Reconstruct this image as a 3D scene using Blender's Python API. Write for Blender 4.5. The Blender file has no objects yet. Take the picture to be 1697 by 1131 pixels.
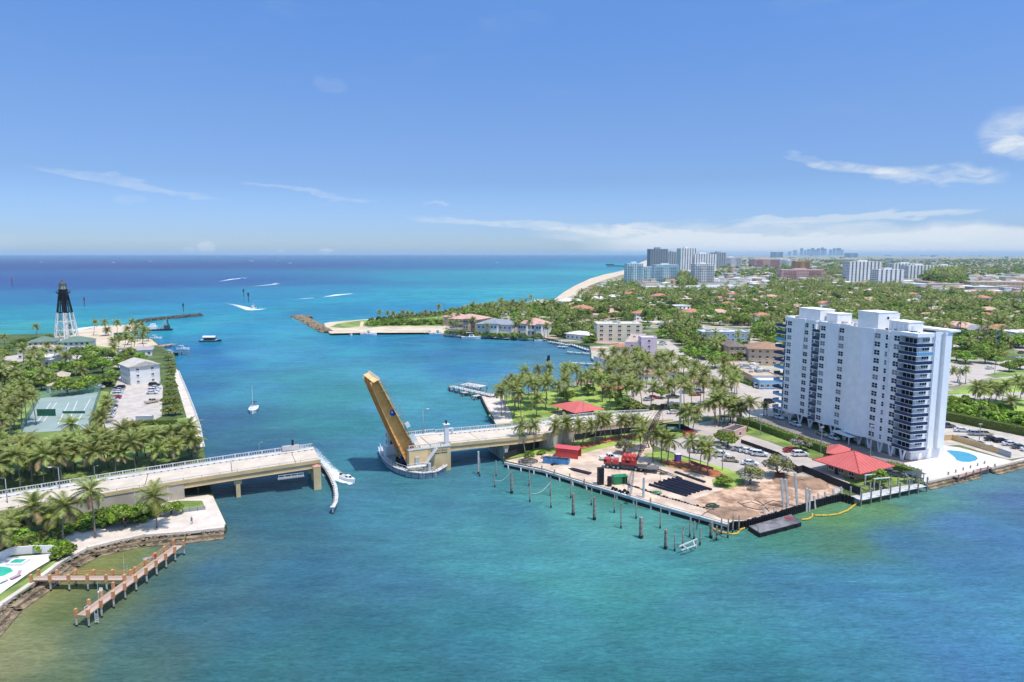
import bpy, bmesh, math, random
import numpy as np
from mathutils import Vector, Matrix
random.seed(7)
rnd = random.Random(11)
SC = bpy.context.scene
COL = SC.collection
# ------------------------------------------------------------------ camera
CAM_H = 60.0
LENS_PX, CXP, CYP = 1131.0, 848.5, 565.5
PITCH = math.atan(144.5 / LENS_PX)
cam = bpy.data.cameras.new('camera')
cam.sensor_width = 36.0
cam.lens = 36.0 * LENS_PX / 1697.0
cam.clip_start = 0.5
cam.clip_end = 150000.0
camo = bpy.data.objects.new('camera', cam)
camo.location = (0, 0, CAM_H)
camo.rotation_euler = (math.pi / 2 - PITCH, 0, 0)
COL.objects.link(camo)
SC.camera = camo
# ------------------------------------------------------------------ light
SUN_EL, SUN_AZ = math.radians(70), math.radians(134)      # azimuth clockwise from +Y
sl = bpy.data.lights.new('sun', 'SUN')
sl.energy = 2.28
sl.angle = math.radians(0.53)
sl.color = (1.0, 0.955, 0.89)
so = bpy.data.objects.new('sun', sl)
sd = Vector((math.sin(SUN_AZ) * math.cos(SUN_EL), math.cos(SUN_AZ) * math.cos(SUN_EL), math.sin(SUN_EL)))
so.rotation_euler = sd.to_track_quat('Z', 'Y').to_euler()
so.location = sd * 400
COL.objects.link(so)
SC.view_settings.view_transform = 'Standard'
SC.view_settings.look = 'None'
SC.view_settings.gamma = 1.0
SC.view_settings.use_curve_mapping = False
SC.view_settings.exposure = 1.0
SC.cycles.max_bounces = 6
SC.cycles.diffuse_bounces = 3
SC.cycles.glossy_bounces = 2
SC.cycles.transmission_bounces = 2
SC.cycles.transparent_max_bounces = 6
SC.cycles.volume_bounces = 0
SC.cycles.use_denoising = True
try:
 SC.cycles.use_light_tree = False
except Exception:
 pass
world = bpy.data.worlds.new('World')
SC.world = world
world.use_nodes = True
class NG:
 """small helper to write node graphs"""
 def __init__(self, tree):
  self.t = tree
  self.n = tree.nodes
  self.l = tree.links
 def add(self, typ, **kw):
  nd = self.n.new(typ)
  for k, v in kw.items():
   setattr(nd, k, v)
  return nd
 def put(self, sock, v):
  if isinstance(v, bpy.types.NodeSocket):
   self.l.new(v, sock)
  elif v is not None:
   sock.default_value = v
 def m(self, op, a, b=None, c=None, clamp=False):
  nd = self.add('ShaderNodeMath', operation=op, use_clamp=clamp)
  for i, v in enumerate((a, b, c)):
   self.put(nd.inputs[i], v)
  return nd.outputs[0]
 def mixc(self, f, a, b, mode='MIX'):
  nd = self.add('ShaderNodeMix', data_type='RGBA', blend_type=mode)
  self.put(nd.inputs[0], f)
  self.put(nd.inputs[6], a)
  self.put(nd.inputs[7], b)
  return nd.outputs[2]
 def noise(self, vec, scale, detail=3, rough=0.55, dist=0.0):
  nd = self.add('ShaderNodeTexNoise')
  if vec is not None:
   self.l.new(vec, nd.inputs['Vector'])
  nd.inputs['Scale'].default_value = scale
  nd.inputs['Detail'].default_value = detail
  nd.inputs['Roughness'].default_value = rough
  nd.inputs['Distortion'].default_value = dist
  return nd.outputs[0], nd.outputs[1]
 def sstep(self, v, a, b):
  nd = self.add('ShaderNodeMapRange', interpolation_type='SMOOTHSTEP')
  self.put(nd.inputs[0], v)
  nd.inputs[1].default_value = a
  nd.inputs[2].default_value = b
  nd.inputs[3].default_value = 0
  nd.inputs[4].default_value = 1
  return nd.outputs[0]
 def mapping(self, vec, scale=(1, 1, 1), rot=(0, 0, 0)):
  nd = self.add('ShaderNodeMapping')
  self.l.new(vec, nd.inputs[0])
  nd.inputs['Scale'].default_value = scale
  nd.inputs['Rotation'].default_value = rot
  return nd.outputs[0]
def lin(c):
 """'#rrggbb' or (r,g,b) 0-255 as seen -> linear rgba"""
 if isinstance(c, str):
  c = [int(c[i:i + 2], 16) for i in (1, 3, 5)]
 o = []
 for v in c[:3]:
  v /= 255.0
  o.append(v / 12.92 if v <= 0.04045 else ((v + 0.055) / 1.055) ** 2.4)
 return (o[0], o[1], o[2], 1.0)
def at(px, py, z=0.0):
 """point of the plane at height z that the photograph shows at this pixel"""
 v = py - CYP
 u = px - CXP
 Y = LENS_PX * math.cos(PITCH) - v * math.sin(PITCH)
 Z = -LENS_PX * math.sin(PITCH) - v * math.cos(PITCH)
 t = (z - CAM_H) / Z
 return Vector((u * t, Y * t, z))
def azel(px, py):
 v = py - CYP
 u = px - CXP
 Y = LENS_PX * math.cos(PITCH) - v * math.sin(PITCH)
 Z = -LENS_PX * math.sin(PITCH) - v * math.cos(PITCH)
 return math.atan2(u, Y), math.atan2(Z, math.hypot(u, Y))
# ------------------------------------------------------------------ sky
def build_sky():
 g = NG(world.node_tree)
 bg = g.n['Background']
 sky = g.add('ShaderNodeTexSky', sky_type='NISHITA')
 sky.sun_disc = False
 sky.sun_elevation = SUN_EL
 sky.sun_rotation = SUN_AZ
 sky.altitude = 0
 sky.air_density = 1.0
 sky.dust_density = 0.4
 sky.ozone_density = 1.0
 tc = g.add('ShaderNodeTexCoord')
 sep = g.add('ShaderNodeSeparateXYZ')
 g.l.new(tc.outputs['Generated'], sep.inputs[0])
 x, y, z = sep.outputs
 az = g.m('ARCTAN2', x, y)
 el = g.m('ARCSINE', z)
 comb = g.add('ShaderNodeCombineXYZ')
 g.l.new(az, comb.inputs[0])
 g.l.new(el, comb.inputs[1])
 vec = comb.outputs[0]
 st = g.mapping(vec, (7, 26, 1), (0, 0, -0.05))
 nf, nc = g.noise(st, 1.0, 7, 0.6, 0.6)
 fine, _ = g.noise(g.mapping(vec, (30, 75, 1)), 1.0, 5, 0.65, 1.2)
 wz = g.add('ShaderNodeSeparateColor')
 g.l.new(nc, wz.inputs[0])
 waz = g.m('ADD', az, g.m('MULTIPLY', g.m('SUBTRACT', wz.outputs[0], 0.5), 0.07))
 wel = g.m('ADD', el, g.m('MULTIPLY', g.m('SUBTRACT', wz.outputs[1], 0.5), 0.045))
 def streak(p0, p1, width_px, dens, soft=0.8, n0=0.30, n1=0.62):
  a0, e0 = azel(*p0)
  a1, e1 = azel(*p1)
  cx, cy = (a0 + a1) / 2, (e0 + e1) / 2
  hl = math.hypot(a1 - a0, e1 - e0) / 2
  ang = math.atan2(e1 - e0, a1 - a0)
  hw = width_px / LENS_PX / 2
  dx = g.m('SUBTRACT', waz, cx)
  dy = g.m('SUBTRACT', wel, cy)
  u = g.m('ADD', g.m('MULTIPLY', dx, math.cos(ang) / hl), g.m('MULTIPLY', dy, math.sin(ang) / hl))
  v = g.m('ADD', g.m('MULTIPLY', dx, -math.sin(ang) / hw), g.m('MULTIPLY', dy, math.cos(ang) / hw))
  d = g.m('ADD', g.m('POWER', g.m('ABSOLUTE', u), 4.0), g.m('MULTIPLY', v, v))
  mk = g.m('SUBTRACT', 1.0, g.sstep(d, 1 - soft, 1.15))
  nn = g.sstep(g.m('ADD', g.m('MULTIPLY', nf, 0.5), g.m('MULTIPLY', fine, 0.5)), n0, n1)
  return g.m('MULTIPLY', g.m('MULTIPLY', mk, nn), dens)
 parts = [
  streak((1330, 270), (1500, 290), 18, 0.60),
  streak((1440, 290), (1670, 288), 34, 0.72, 0.95),
  streak((1290, 248), (1360, 272), 22, 0.25),
  streak((1610, 225), (1800, 200), 56, 0.6, 0.95),
  streak((1640, 245), (1800, 235), 30, 0.5),
  streak((660, 362), (1250, 392), 18, 0.55),
  streak((880, 388), (1700, 384), 34, 0.62, 0.9, 0.1, 0.6),
  streak((1200, 372), (1640, 352), 13, 0.55, 0.8, 0.1, 0.5),
  streak((950, 408), (2100, 404), 44, 0.9, 0.85, 0.0, 0.35),
  streak((20, 272), (380, 328), 9, 0.30),
  streak((390, 296), (630, 336), 8, 0.30),
  streak((690, 328), (750, 342), 8, 0.35),
  streak((520, 135), (585, 150), 22, 0.08),
  streak((180, 330), (240, 326), 10, 0.2),
  streak((-200, 392), (500, 398), 12, 0.05, 0.9, 0.0, 0.6),
 ]
 tot = parts[0]
 for p in parts[1:]:
  tot = g.m('ADD', tot, p)
 # a thin generic cirrus veil everywhere above
 veil = g.m('MULTIPLY', g.sstep(nf, 0.52, 0.80), g.m('MULTIPLY', g.sstep(el, 0.0, 0.9), 0.25))
 tot = g.m('ADD', tot, veil, clamp=True)
 # small cumulus heads standing on the sea horizon
 def puff(px, py, w, h, dens):
  a0, e0 = azel(px, py)
  n3, _ = g.noise(g.mapping(vec, (150, 230, 1)), 1.0, 4, 0.6)
  dx = g.m('DIVIDE', g.m('SUBTRACT', az, a0), w / LENS_PX / 2)
  dy = g.m('DIVIDE', g.m('SUBTRACT', el, e0), h / LENS_PX / 2)
  d = g.m('ADD', g.m('MULTIPLY', dx, dx), g.m('MULTIPLY', dy, dy))
  d = g.m('ADD', d, g.m('MULTIPLY', g.m('SUBTRACT', n3, 0.5), 2.6))
  return g.m('MULTIPLY', g.m('SUBTRACT', 1.0, g.sstep(d, 0.55, 1.0)), dens)
 cum = g.m('ADD', puff(342, 411, 26, 22, 0.45), puff(312, 415, 20, 12, 0.3))
 cum = g.m('ADD', cum, puff(541, 417, 24, 11, 0.6))
 cum = g.m('ADD', cum, puff(466, 417, 12, 8, 0.3))
 cum = g.m('ADD', cum, puff(14, 405, 26, 30, 0.08))
 tot = g.m('ADD', tot, cum, clamp=True)
 # blue of the photograph: slight saturation on the physical sky
 hs = g.add('ShaderNodeHueSaturation')
 g.l.new(sky.outputs[0], hs.inputs['Color'])
 hs.inputs['Hue'].default_value = SKY_HUE
 hs.inputs['Saturation'].default_value = SKY_SAT
 hs.inputs['Value'].default_value = SKY_VAL
 ramp = g.add('ShaderNodeValToRGB')
 g.l.new(g.m('MULTIPLY', el, 2.0), ramp.inputs[0])
 cr = ramp.color_ramp
 K = [(0.0, (0.219, 0.299, 0.497)), (0.07, (0.201, 0.272, 0.485)), (0.21, (0.219, 0.265, 0.395)), (0.38, (0.299, 0.326, 0.431)), (0.66, (0.351, 0.407, 0.523)), (1.0, (1.0, 0.93, 0.85))]
 cr.elements[0].position, cr.elements[0].color = K[0][0], (*K[0][1], 1)
 cr.elements[1].position, cr.elements[1].color = K[-1][0], (*K[-1][1], 1)
 for p_, c_ in K[1:-1]:
  cr.elements.new(p_).color = (*c_, 1)
 tint = g.mixc(1.0, hs.outputs[0], ramp.outputs[0], 'MULTIPLY')
 col = g.mixc(tot, tint, (2.5, 2.74, 3.0, 1))
 g.l.new(col, bg.inputs[0])
 bg.inputs[1].default_value = SKY_STRENGTH
SKY_HUE, SKY_SAT, SKY_VAL, SKY_STRENGTH = 0.5, 1.2, 1.12, 0.15
build_sky()
# ------------------------------------------------------------------ object helpers
def tag(o, label=None, cat=None, group=None, kind=None):
 if label: o['label'] = label
 if cat: o['category'] = cat
 if group: o['group'] = group
 if kind: o['kind'] = kind
 return o
def link(o, parent=None):
 COL.objects.link(o)
 if parent is not None:
  o.parent = parent
 return o
def thing(name, label, cat, loc=(0, 0, 0), rz=0.0, group=None):
 o = bpy.data.objects.new(name, None)
 o.empty_display_size = 0.3
 o.location = loc
 o.rotation_euler = (0, 0, rz)
 link(o)
 return tag(o, label, cat, group)
def inst(name, mesh, parent=None, loc=(0, 0, 0), rot=(0, 0, 0), scale=None):
 o = bpy.data.objects.new(name, mesh)
 o.location = loc
 o.rotation_euler = rot
 if scale is not None:
  o.scale = scale if hasattr(scale, '__len__') else (scale,) * 3
 return link(o, parent)
KIDS = {}
def children(o):
 return [c for c in COL.objects if c.parent == o]
def copy_tree(root, kids, loc, rz, label, scale=None, group=None, rot=None):
 """kids: list of (child, [grandchildren])"""
 r = root.copy()
 link(r)
 r.location = loc
 r.rotation_euler = rot if rot else (0, 0, rz)
 if scale is not None:
  r.scale = scale if hasattr(scale, '__len__') else (scale,) * 3
 if label: r['label'] = label
 if group: r['group'] = group
 for c, gs in kids:
  n = c.copy()
  COL.objects.link(n)
  n.parent = r
  for gch in gs:
   k = gch.copy()
   COL.objects.link(k)
   k.parent = n
 return r
class MB:
 """collects faces, then links them as one mesh object"""
 def __init__(self):
  self.v, self.f, self.mi, self.mats = [], [], [], []
  self.cur = 0
 def mat(self, m):
  if m not in self.mats:
   self.mats.append(m)
  self.cur = self.mats.index(m)
  return self
 def face(self, pts):
  b = len(self.v)
  self.v.extend([tuple(p) for p in pts])
  self.f.append(tuple(range(b, b + len(pts))))
  self.mi.append(self.cur)
 def _add(self, vs, fs):
  b = len(self.v)
  self.v.extend([tuple(p) for p in vs])
  for f in fs:
   self.f.append(tuple(b + i for i in f))
   self.mi.append(self.cur)
 def box(self, x0, x1, y0, y1, z0, z1):
  self._add([(x0, y0, z0), (x1, y0, z0), (x1, y1, z0), (x0, y1, z0), (x0, y0, z1), (x1, y0, z1), (x1, y1, z1), (x0, y1, z1)],
                  [(3, 2, 1, 0), (4, 5, 6, 7), (0, 1, 5, 4), (1, 2, 6, 5), (2, 3, 7, 6), (3, 0, 4, 7)])
  return self
 def bar(self, a, b, w, h=None):
  """rectangular bar from a to b"""
  h = h or w
  a, b = Vector(a), Vector(b)
  d = (b - a)
  if d.length < 1e-6:
   return self
  d.normalize()
  up = Vector((0, 0, 1)) if abs(d.z) < 0.95 else Vector((1, 0, 0))
  s = d.cross(up).normalized()
  u = s.cross(d).normalized()
  vs = []
  for p in (a, b):
   for (i, j) in ((-1, -1), (1, -1), (1, 1), (-1, 1)):
    vs.append(p + s * (i * w / 2) + u * (j * h / 2))
  self._add(vs, [(0, 1, 2, 3), (7, 6, 5, 4), (0, 4, 5, 1), (1, 5, 6, 2), (2, 6, 7, 3), (3, 7, 4, 0)])
  return self
 def tube(self, pts, rads, n=6, cap=True):
  pts = [Vector(p) for p in pts]
  if not hasattr(rads, '__len__'):
   rads = [rads] * len(pts)
  rings = []
  vs = []
  for i, p in enumerate(pts):
   d = (pts[min(i + 1, len(pts) - 1)] - pts[max(i - 1, 0)]).normalized()
   up = Vector((0, 0, 1)) if abs(d.z) < 0.9 else Vector((1, 0, 0))
   s = d.cross(up).normalized()
   u = s.cross(d).normalized()
   rings.append([len(vs) + k for k in range(n)])
   for k in range(n):
    a = 2 * math.pi * k / n
    vs.append(p + (s * math.cos(a) + u * math.sin(a)) * rads[i])
  fs = []
  for i in range(len(pts) - 1):
   for k in range(n):
    fs.append((rings[i][k], rings[i][(k + 1) % n], rings[i + 1][(k + 1) % n], rings[i + 1][k]))
  if cap:
   fs.append(tuple(reversed(rings[0])))
   fs.append(tuple(rings[-1]))
  self._add(vs, fs)
  return self
 def prism(self, poly, z0, z1, bottom=False):
  n = len(poly)
  area = sum(poly[i][0] * poly[(i + 1) % n][1] - poly[(i + 1) % n][0] * poly[i][1] for i in range(n))
  if area < 0:
   poly = list(reversed(poly))
  vs = [(p[0], p[1], z0) for p in poly] + [(p[0], p[1], z1) for p in poly]
  fs = [tuple(range(n, 2 * n))]
  if bottom:
   fs.append(tuple(reversed(range(n))))
  for i in range(n):
   j = (i + 1) % n
   fs.append((i, j, n + j, n + i))
  self._add(vs, fs)
  return self
 def hip(self, x0, x1, y0, y1, z0, z1, inset=None, ov=0.0):
  """hip roof over a rectangle"""
  x0 -= ov; x1 += ov; y0 -= ov; y1 += ov
  w, d = x1 - x0, y1 - y0
  i = min(w, d) / 2 if inset is None else inset
  if w >= d:
   r0, r1 = (x0 + i, (y0 + y1) / 2, z1), (x1 - i, (y0 + y1) / 2, z1)
   fs = [(0, 1, 5, 4), (1, 2, 5), (2, 3, 4, 5), (3, 0, 4), (3, 2, 1, 0)]
  else:
   r0, r1 = ((x0 + x1) / 2, y0 + i, z1), ((x0 + x1) / 2, y1 - i, z1)
   fs = [(0, 1, 4), (1, 2, 5, 4), (2, 3, 5), (3, 0, 4, 5), (3, 2, 1, 0)]
  self._add([(x0, y0, z0), (x1, y0, z0), (x1, y1, z0), (x0, y1, z0), r0, r1], fs)
  return self
 def gable(self, x0, x1, y0, y1, z0, z1):
  """gable roof, ridge along y"""
  m = (x0 + x1) / 2
  self._add([(x0, y0, z0), (x1, y0, z0), (x1, y1, z0), (x0, y1, z0), (m, y0, z1), (m, y1, z1)],
                  [(0, 4, 5, 3), (1, 2, 5, 4), (0, 1, 4), (2, 3, 5), (3, 2, 1, 0)])
  return self
 def lathe(self, prof, n=16, c=(0, 0, 0), a0=0.0):
  vs, fs = [], []
  for r, z in prof:
   for k in range(n):
    a = a0 + 2 * math.pi * k / n
    vs.append((c[0] + r * math.cos(a), c[1] + r * math.sin(a), c[2] + z))
  for i in range(len(prof) - 1):
   for k in range(n):
    j = (k + 1) % n
    fs.append((i * n + k, i * n + j, (i + 1) * n + j, (i + 1) * n + k))
  fs.append(tuple(range((len(prof) - 1) * n, len(prof) * n)))
  self._add(vs, fs)
  return self
 def mesh(self, name, m=None, smooth=False):
  me = bpy.data.meshes.new(name)
  me.from_pydata(self.v, [], self.f)
  mats = self.mats or ([m] if m else [])
  for mm in mats:
   me.materials.append(mm)
  if len(mats) > 1:
   me.polygons.foreach_set('material_index', self.mi)
  if smooth:
   me.polygons.foreach_set('use_smooth', [True] * len(self.f))
  me.update()
  return me
 def build(self, name, m=None, parent=None, loc=(0, 0, 0), rz=0.0, smooth=False):
  return inst(name, self.mesh(name, m, smooth), parent, loc, (0, 0, rz))
def poly_sheet(name, pix, z, m, label=None, kind='structure', skirt=None, world_pts=None, parent=None, thick=0.0):
 """a flat polygon on the ground; its outline is given where the photo shows it"""
 pts = world_pts if world_pts else [at(p[0], p[1], z) for p in pix]
 bm = bmesh.new()
 vs = [bm.verts.new((p[0], p[1], z)) for p in pts]
 f = bm.faces.new(vs)
 f.normal_update()
 if f.normal.z < 0:
  f.normal_flip()
 if skirt is not None:
  lo = [bm.verts.new((p[0], p[1], skirt)) for p in pts]
  n = len(pts)
  for i in range(n):
   q = bm.faces.new((vs[i], vs[(i + 1) % n], lo[(i + 1) % n], lo[i]))
  bm.normal_update()
 bmesh.ops.triangulate(bm, faces=[x for x in bm.faces if len(x.verts) > 4])
 me = bpy.data.meshes.new(name)
 bm.to_mesh(me)
 bm.free()
 me.materials.append(m)
 o = inst(name, me, parent)
 if kind and parent is None: o['kind'] = kind
 if label: o['label'] = label
 return o
def inpoly(x, y, poly):
 c = False
 n = len(poly)
 j = n - 1
 for i in range(n):
  xi, yi = poly[i][0], poly[i][1]
  xj, yj = poly[j][0], poly[j][1]
  if (yi > y) != (yj > y) and x < (xj - xi) * (y - yi) / (yj - yi) + xi:
   c = not c
  j = i
 return c
# ------------------------------------------------------------------ materials
MATS = {}
def mat(name, color, rough=0.7, var=0.12, scale=0.6, metal=0.0, spec=0.4, dark=None, bump=0.0, bscale=8.0, coords='Object', fine=True):
 """plain surface with mottling; color as linear tuple or '#hex' albedo"""
 if name in MATS:
  return MATS[name]
 m = bpy.data.materials.new(name)
 m.use_nodes = True
 g = NG(m.node_tree)
 b = g.n['Principled BSDF']
 c = lin(color) if isinstance(color, str) else (color[0], color[1], color[2], 1)
 if var > 0:
  tc = g.add('ShaderNodeTexCoord')
  vec = tc.outputs[coords]
  f, _ = g.noise(vec, scale, 5, 0.6)
  lo = tuple(max(0, v * (1 - 1.6 * var)) for v in c[:3]) + (1,)
  hi = tuple(min(1, v * (1 + 1.2 * var)) for v in c[:3]) + (1,)
  if dark is not None:
   lo = lin(dark) if isinstance(dark, str) else (*dark, 1)
  fac = g.sstep(f, 0.33, 0.68)
  col = g.mixc(fac, lo, hi)
  if fine:
   f2, _ = g.noise(vec, scale * 9, 3, 0.7)
   col = g.mixc(g.m('MULTIPLY', g.sstep(f2, 0.45, 0.75), 0.35), col, lo)
  g.l.new(col, b.inputs['Base Color'])
  if bump > 0:
   fb, _ = g.noise(vec, bscale, 3, 0.6)
   bn = g.add('ShaderNodeBump')
   bn.inputs['Strength'].default_value = bump
   bn.inputs['Distance'].default_value = 0.1
   g.l.new(fb, bn.inputs['Height'])
   g.l.new(bn.outputs[0], b.inputs['Normal'])
 else:
  b.inputs['Base Color'].default_value = c
 b.inputs['Roughness'].default_value = rough
 b.inputs['Metallic'].default_value = metal
 b.inputs['Specular IOR Level'].default_value = spec
 MATS[name] = m
 return m
def clear(m, a):
 m.node_tree.nodes['Principled BSDF'].inputs['Alpha'].default_value = a
 return m
def glass_mat(name, c, rough=0.12):
 m = mat(name, c, rough, 0, spec=0.35)
 return m
def leaf_mat(name, c1, c2, trans=0.25):
 if name in MATS:
  return MATS[name]
 m = bpy.data.materials.new(name)
 m.use_nodes = True
 g = NG(m.node_tree)
 b = g.n['Principled BSDF']
 gm = g.add('ShaderNodeNewGeometry')
 oi = g.add('ShaderNodeObjectInfo')
 r = gm.outputs['Random Per Island']
 col = g.mixc(r, (*c1, 1), (*c2, 1))
 hs = g.add('ShaderNodeHueSaturation')
 g.l.new(col, hs.inputs['Color'])
 g.l.new(g.m('ADD', 0.485, g.m('MULTIPLY', oi.outputs['Random'], 0.03)), hs.inputs['Hue'])
 g.l.new(g.m('ADD', 0.75, g.m('MULTIPLY', oi.outputs['Random'], 0.5)), hs.inputs['Value'])
 g.l.new(hs.outputs[0], b.inputs['Base Color'])
 b.inputs['Roughness'].default_value = 0.55
 b.inputs['Specular IOR Level'].default_value = 0.3
 if trans > 0:
  tr = g.add('ShaderNodeBsdfTranslucent')
  g.l.new(g.mixc(0.5, hs.outputs[0], (0.25, 0.32, 0.02, 1)), tr.inputs[0])
  mx = g.add('ShaderNodeMixShader')
  mx.inputs[0].default_value = trans
  g.l.new(b.outputs[0], mx.inputs[1])
  g.l.new(tr.outputs[0], mx.inputs[2])
  g.l.new(mx.outputs[0], g.n['Material Output'].inputs[0])
 MATS[name] = m
 return m
# ------------------------------------------------------------------ water
WATER_PTS = [  # pixel in the photograph, colour of the sea there (depth and bottom)
 (-300, 424, 88, 138, 185), (0, 424, 88, 138, 185), (400, 424, 86, 138, 185), (800, 424, 88, 160, 200), (1050, 424, 100, 185, 215),
 (0, 440, 68, 112, 172), (300, 440, 66, 112, 172), (500, 440, 74, 125, 180), (700, 440, 80, 145, 195), (850, 440, 78, 155, 200), (1000, 440, 105, 190, 215),
 (0, 465, 58, 118, 180), (200, 470, 60, 120, 182), (400, 465, 66, 128, 185), (560, 465, 76, 145, 195), (700, 462, 102, 178, 206), (900, 458, 118, 180, 206), (980, 455, 120, 200, 215),
 (0, 495, 50, 142, 190), (200, 495, 52, 140, 190), (350, 495, 70, 150, 200), (480, 490, 82, 165, 205), (600, 495, 90, 178, 208), (760, 490, 95, 185, 210), (900, 485, 110, 195, 212),
 (0, 520, 62, 164, 194), (150, 520, 66, 166, 194), (300, 512, 70, 165, 205), (420, 515, 84, 172, 205), (560, 515, 82, 160, 200), (700, 508, 84, 165, 205), (820, 502, 100, 185, 210),
 (0, 545, 90, 182, 194), (120, 540, 86, 180, 194), (310, 540, 88, 178, 205), (400, 545, 78, 165, 205), (480, 550, 90, 175, 208),
 (300, 580, 60, 140, 190), (350, 600, 58, 130, 185), (430, 590, 80, 165, 200), (520, 580, 78, 165, 195), (600, 570, 78, 155, 200), (700, 570, 82, 150, 192), (800, 575, 82, 145, 188), (900, 580, 92, 146, 182), (950, 600, 92, 142, 175),
 (330, 640, 50, 115, 168), (420, 640, 62, 145, 180), (500, 630, 62, 150, 170), (570, 650, 55, 142, 158), (650, 620, 75, 160, 190), (760, 610, 66, 135, 182), (880, 630, 85, 150, 188), (780, 640, 72, 155, 185),
 (350, 700, 48, 108, 148), (440, 720, 50, 112, 145), (560, 700, 46, 128, 150), (700, 670, 68, 155, 182), (770, 690, 60, 145, 175),
 (330, 760, 48, 105, 145), (450, 760, 50, 108, 148), (600, 760, 56, 132, 162), (760, 760, 60, 130, 160), (800, 800, 62, 132, 160), (840, 790, 55, 125, 140),
 (420, 850, 46, 100, 128), (480, 870, 48, 105, 135), (600, 850, 58, 128, 160), (720, 840, 62, 132, 162), (850, 850, 62, 138, 160), (950, 840, 78, 162, 165), (1050, 870, 80, 162, 165), (1000, 820, 60, 130, 125),
 (300, 910, 66, 112, 125), (350, 950, 52, 108, 138), (500, 950, 50, 110, 145), (650, 950, 58, 128, 158), (800, 950, 62, 138, 162), (950, 950, 66, 148, 165), (1100, 950, 66, 150, 165),
 (200, 922, 116, 134, 90), (140, 950, 116, 132, 86), (90, 960, 122, 132, 88), (40, 1000, 124, 132, 96), (0, 1040, 134, 146, 112), (100, 1010, 102, 122, 88), (240, 930, 105, 128, 95),
 (180, 985, 88, 118, 98), (280, 960, 62, 108, 122), (60, 1080, 122, 138, 108), (0, 1100, 128, 140, 112), (140, 1060, 82, 114, 104), (220, 1060, 60, 106, 120), (320, 1020, 54, 106, 135), (200, 1110, 62, 108, 116), (100, 1130, 88, 116, 98), (-80, 1100, 124, 128, 90),
 (450, 1040, 50, 112, 140), (600, 1060, 46, 112, 138), (800, 1040, 48, 120, 146), (950, 1030, 54, 132, 150), (1100, 1040, 54, 132, 150), (1200, 980, 60, 134, 156), (400, 1120, 48, 108, 130), (700, 1120, 44, 108, 132), (1000, 1120, 46, 118, 138), (1250, 1100, 48, 120, 145),
 (1200, 900, 66, 140, 145), (1300, 890, 66, 135, 125), (1380, 860, 90, 148, 110), (1450, 840, 92, 146, 112), (1400, 900, 72, 128, 118), (1520, 830, 80, 145, 145), (1600, 800, 85, 145, 165), (1680, 780, 80, 130, 155),
 (1300, 960, 62, 130, 165), (1400, 980, 60, 130, 170), (1500, 900, 66, 130, 170), (1500, 970, 66, 138, 178), (1600, 870, 74, 135, 185), (1600, 950, 66, 132, 182), (1690, 830, 72, 118, 165), (1690, 900, 68, 130, 180), (1560, 1040, 62, 130, 172), (1400, 1080, 56, 128, 160), (1660, 1080, 62, 130, 178), (1800, 1000, 66, 132, 180),
]
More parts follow.
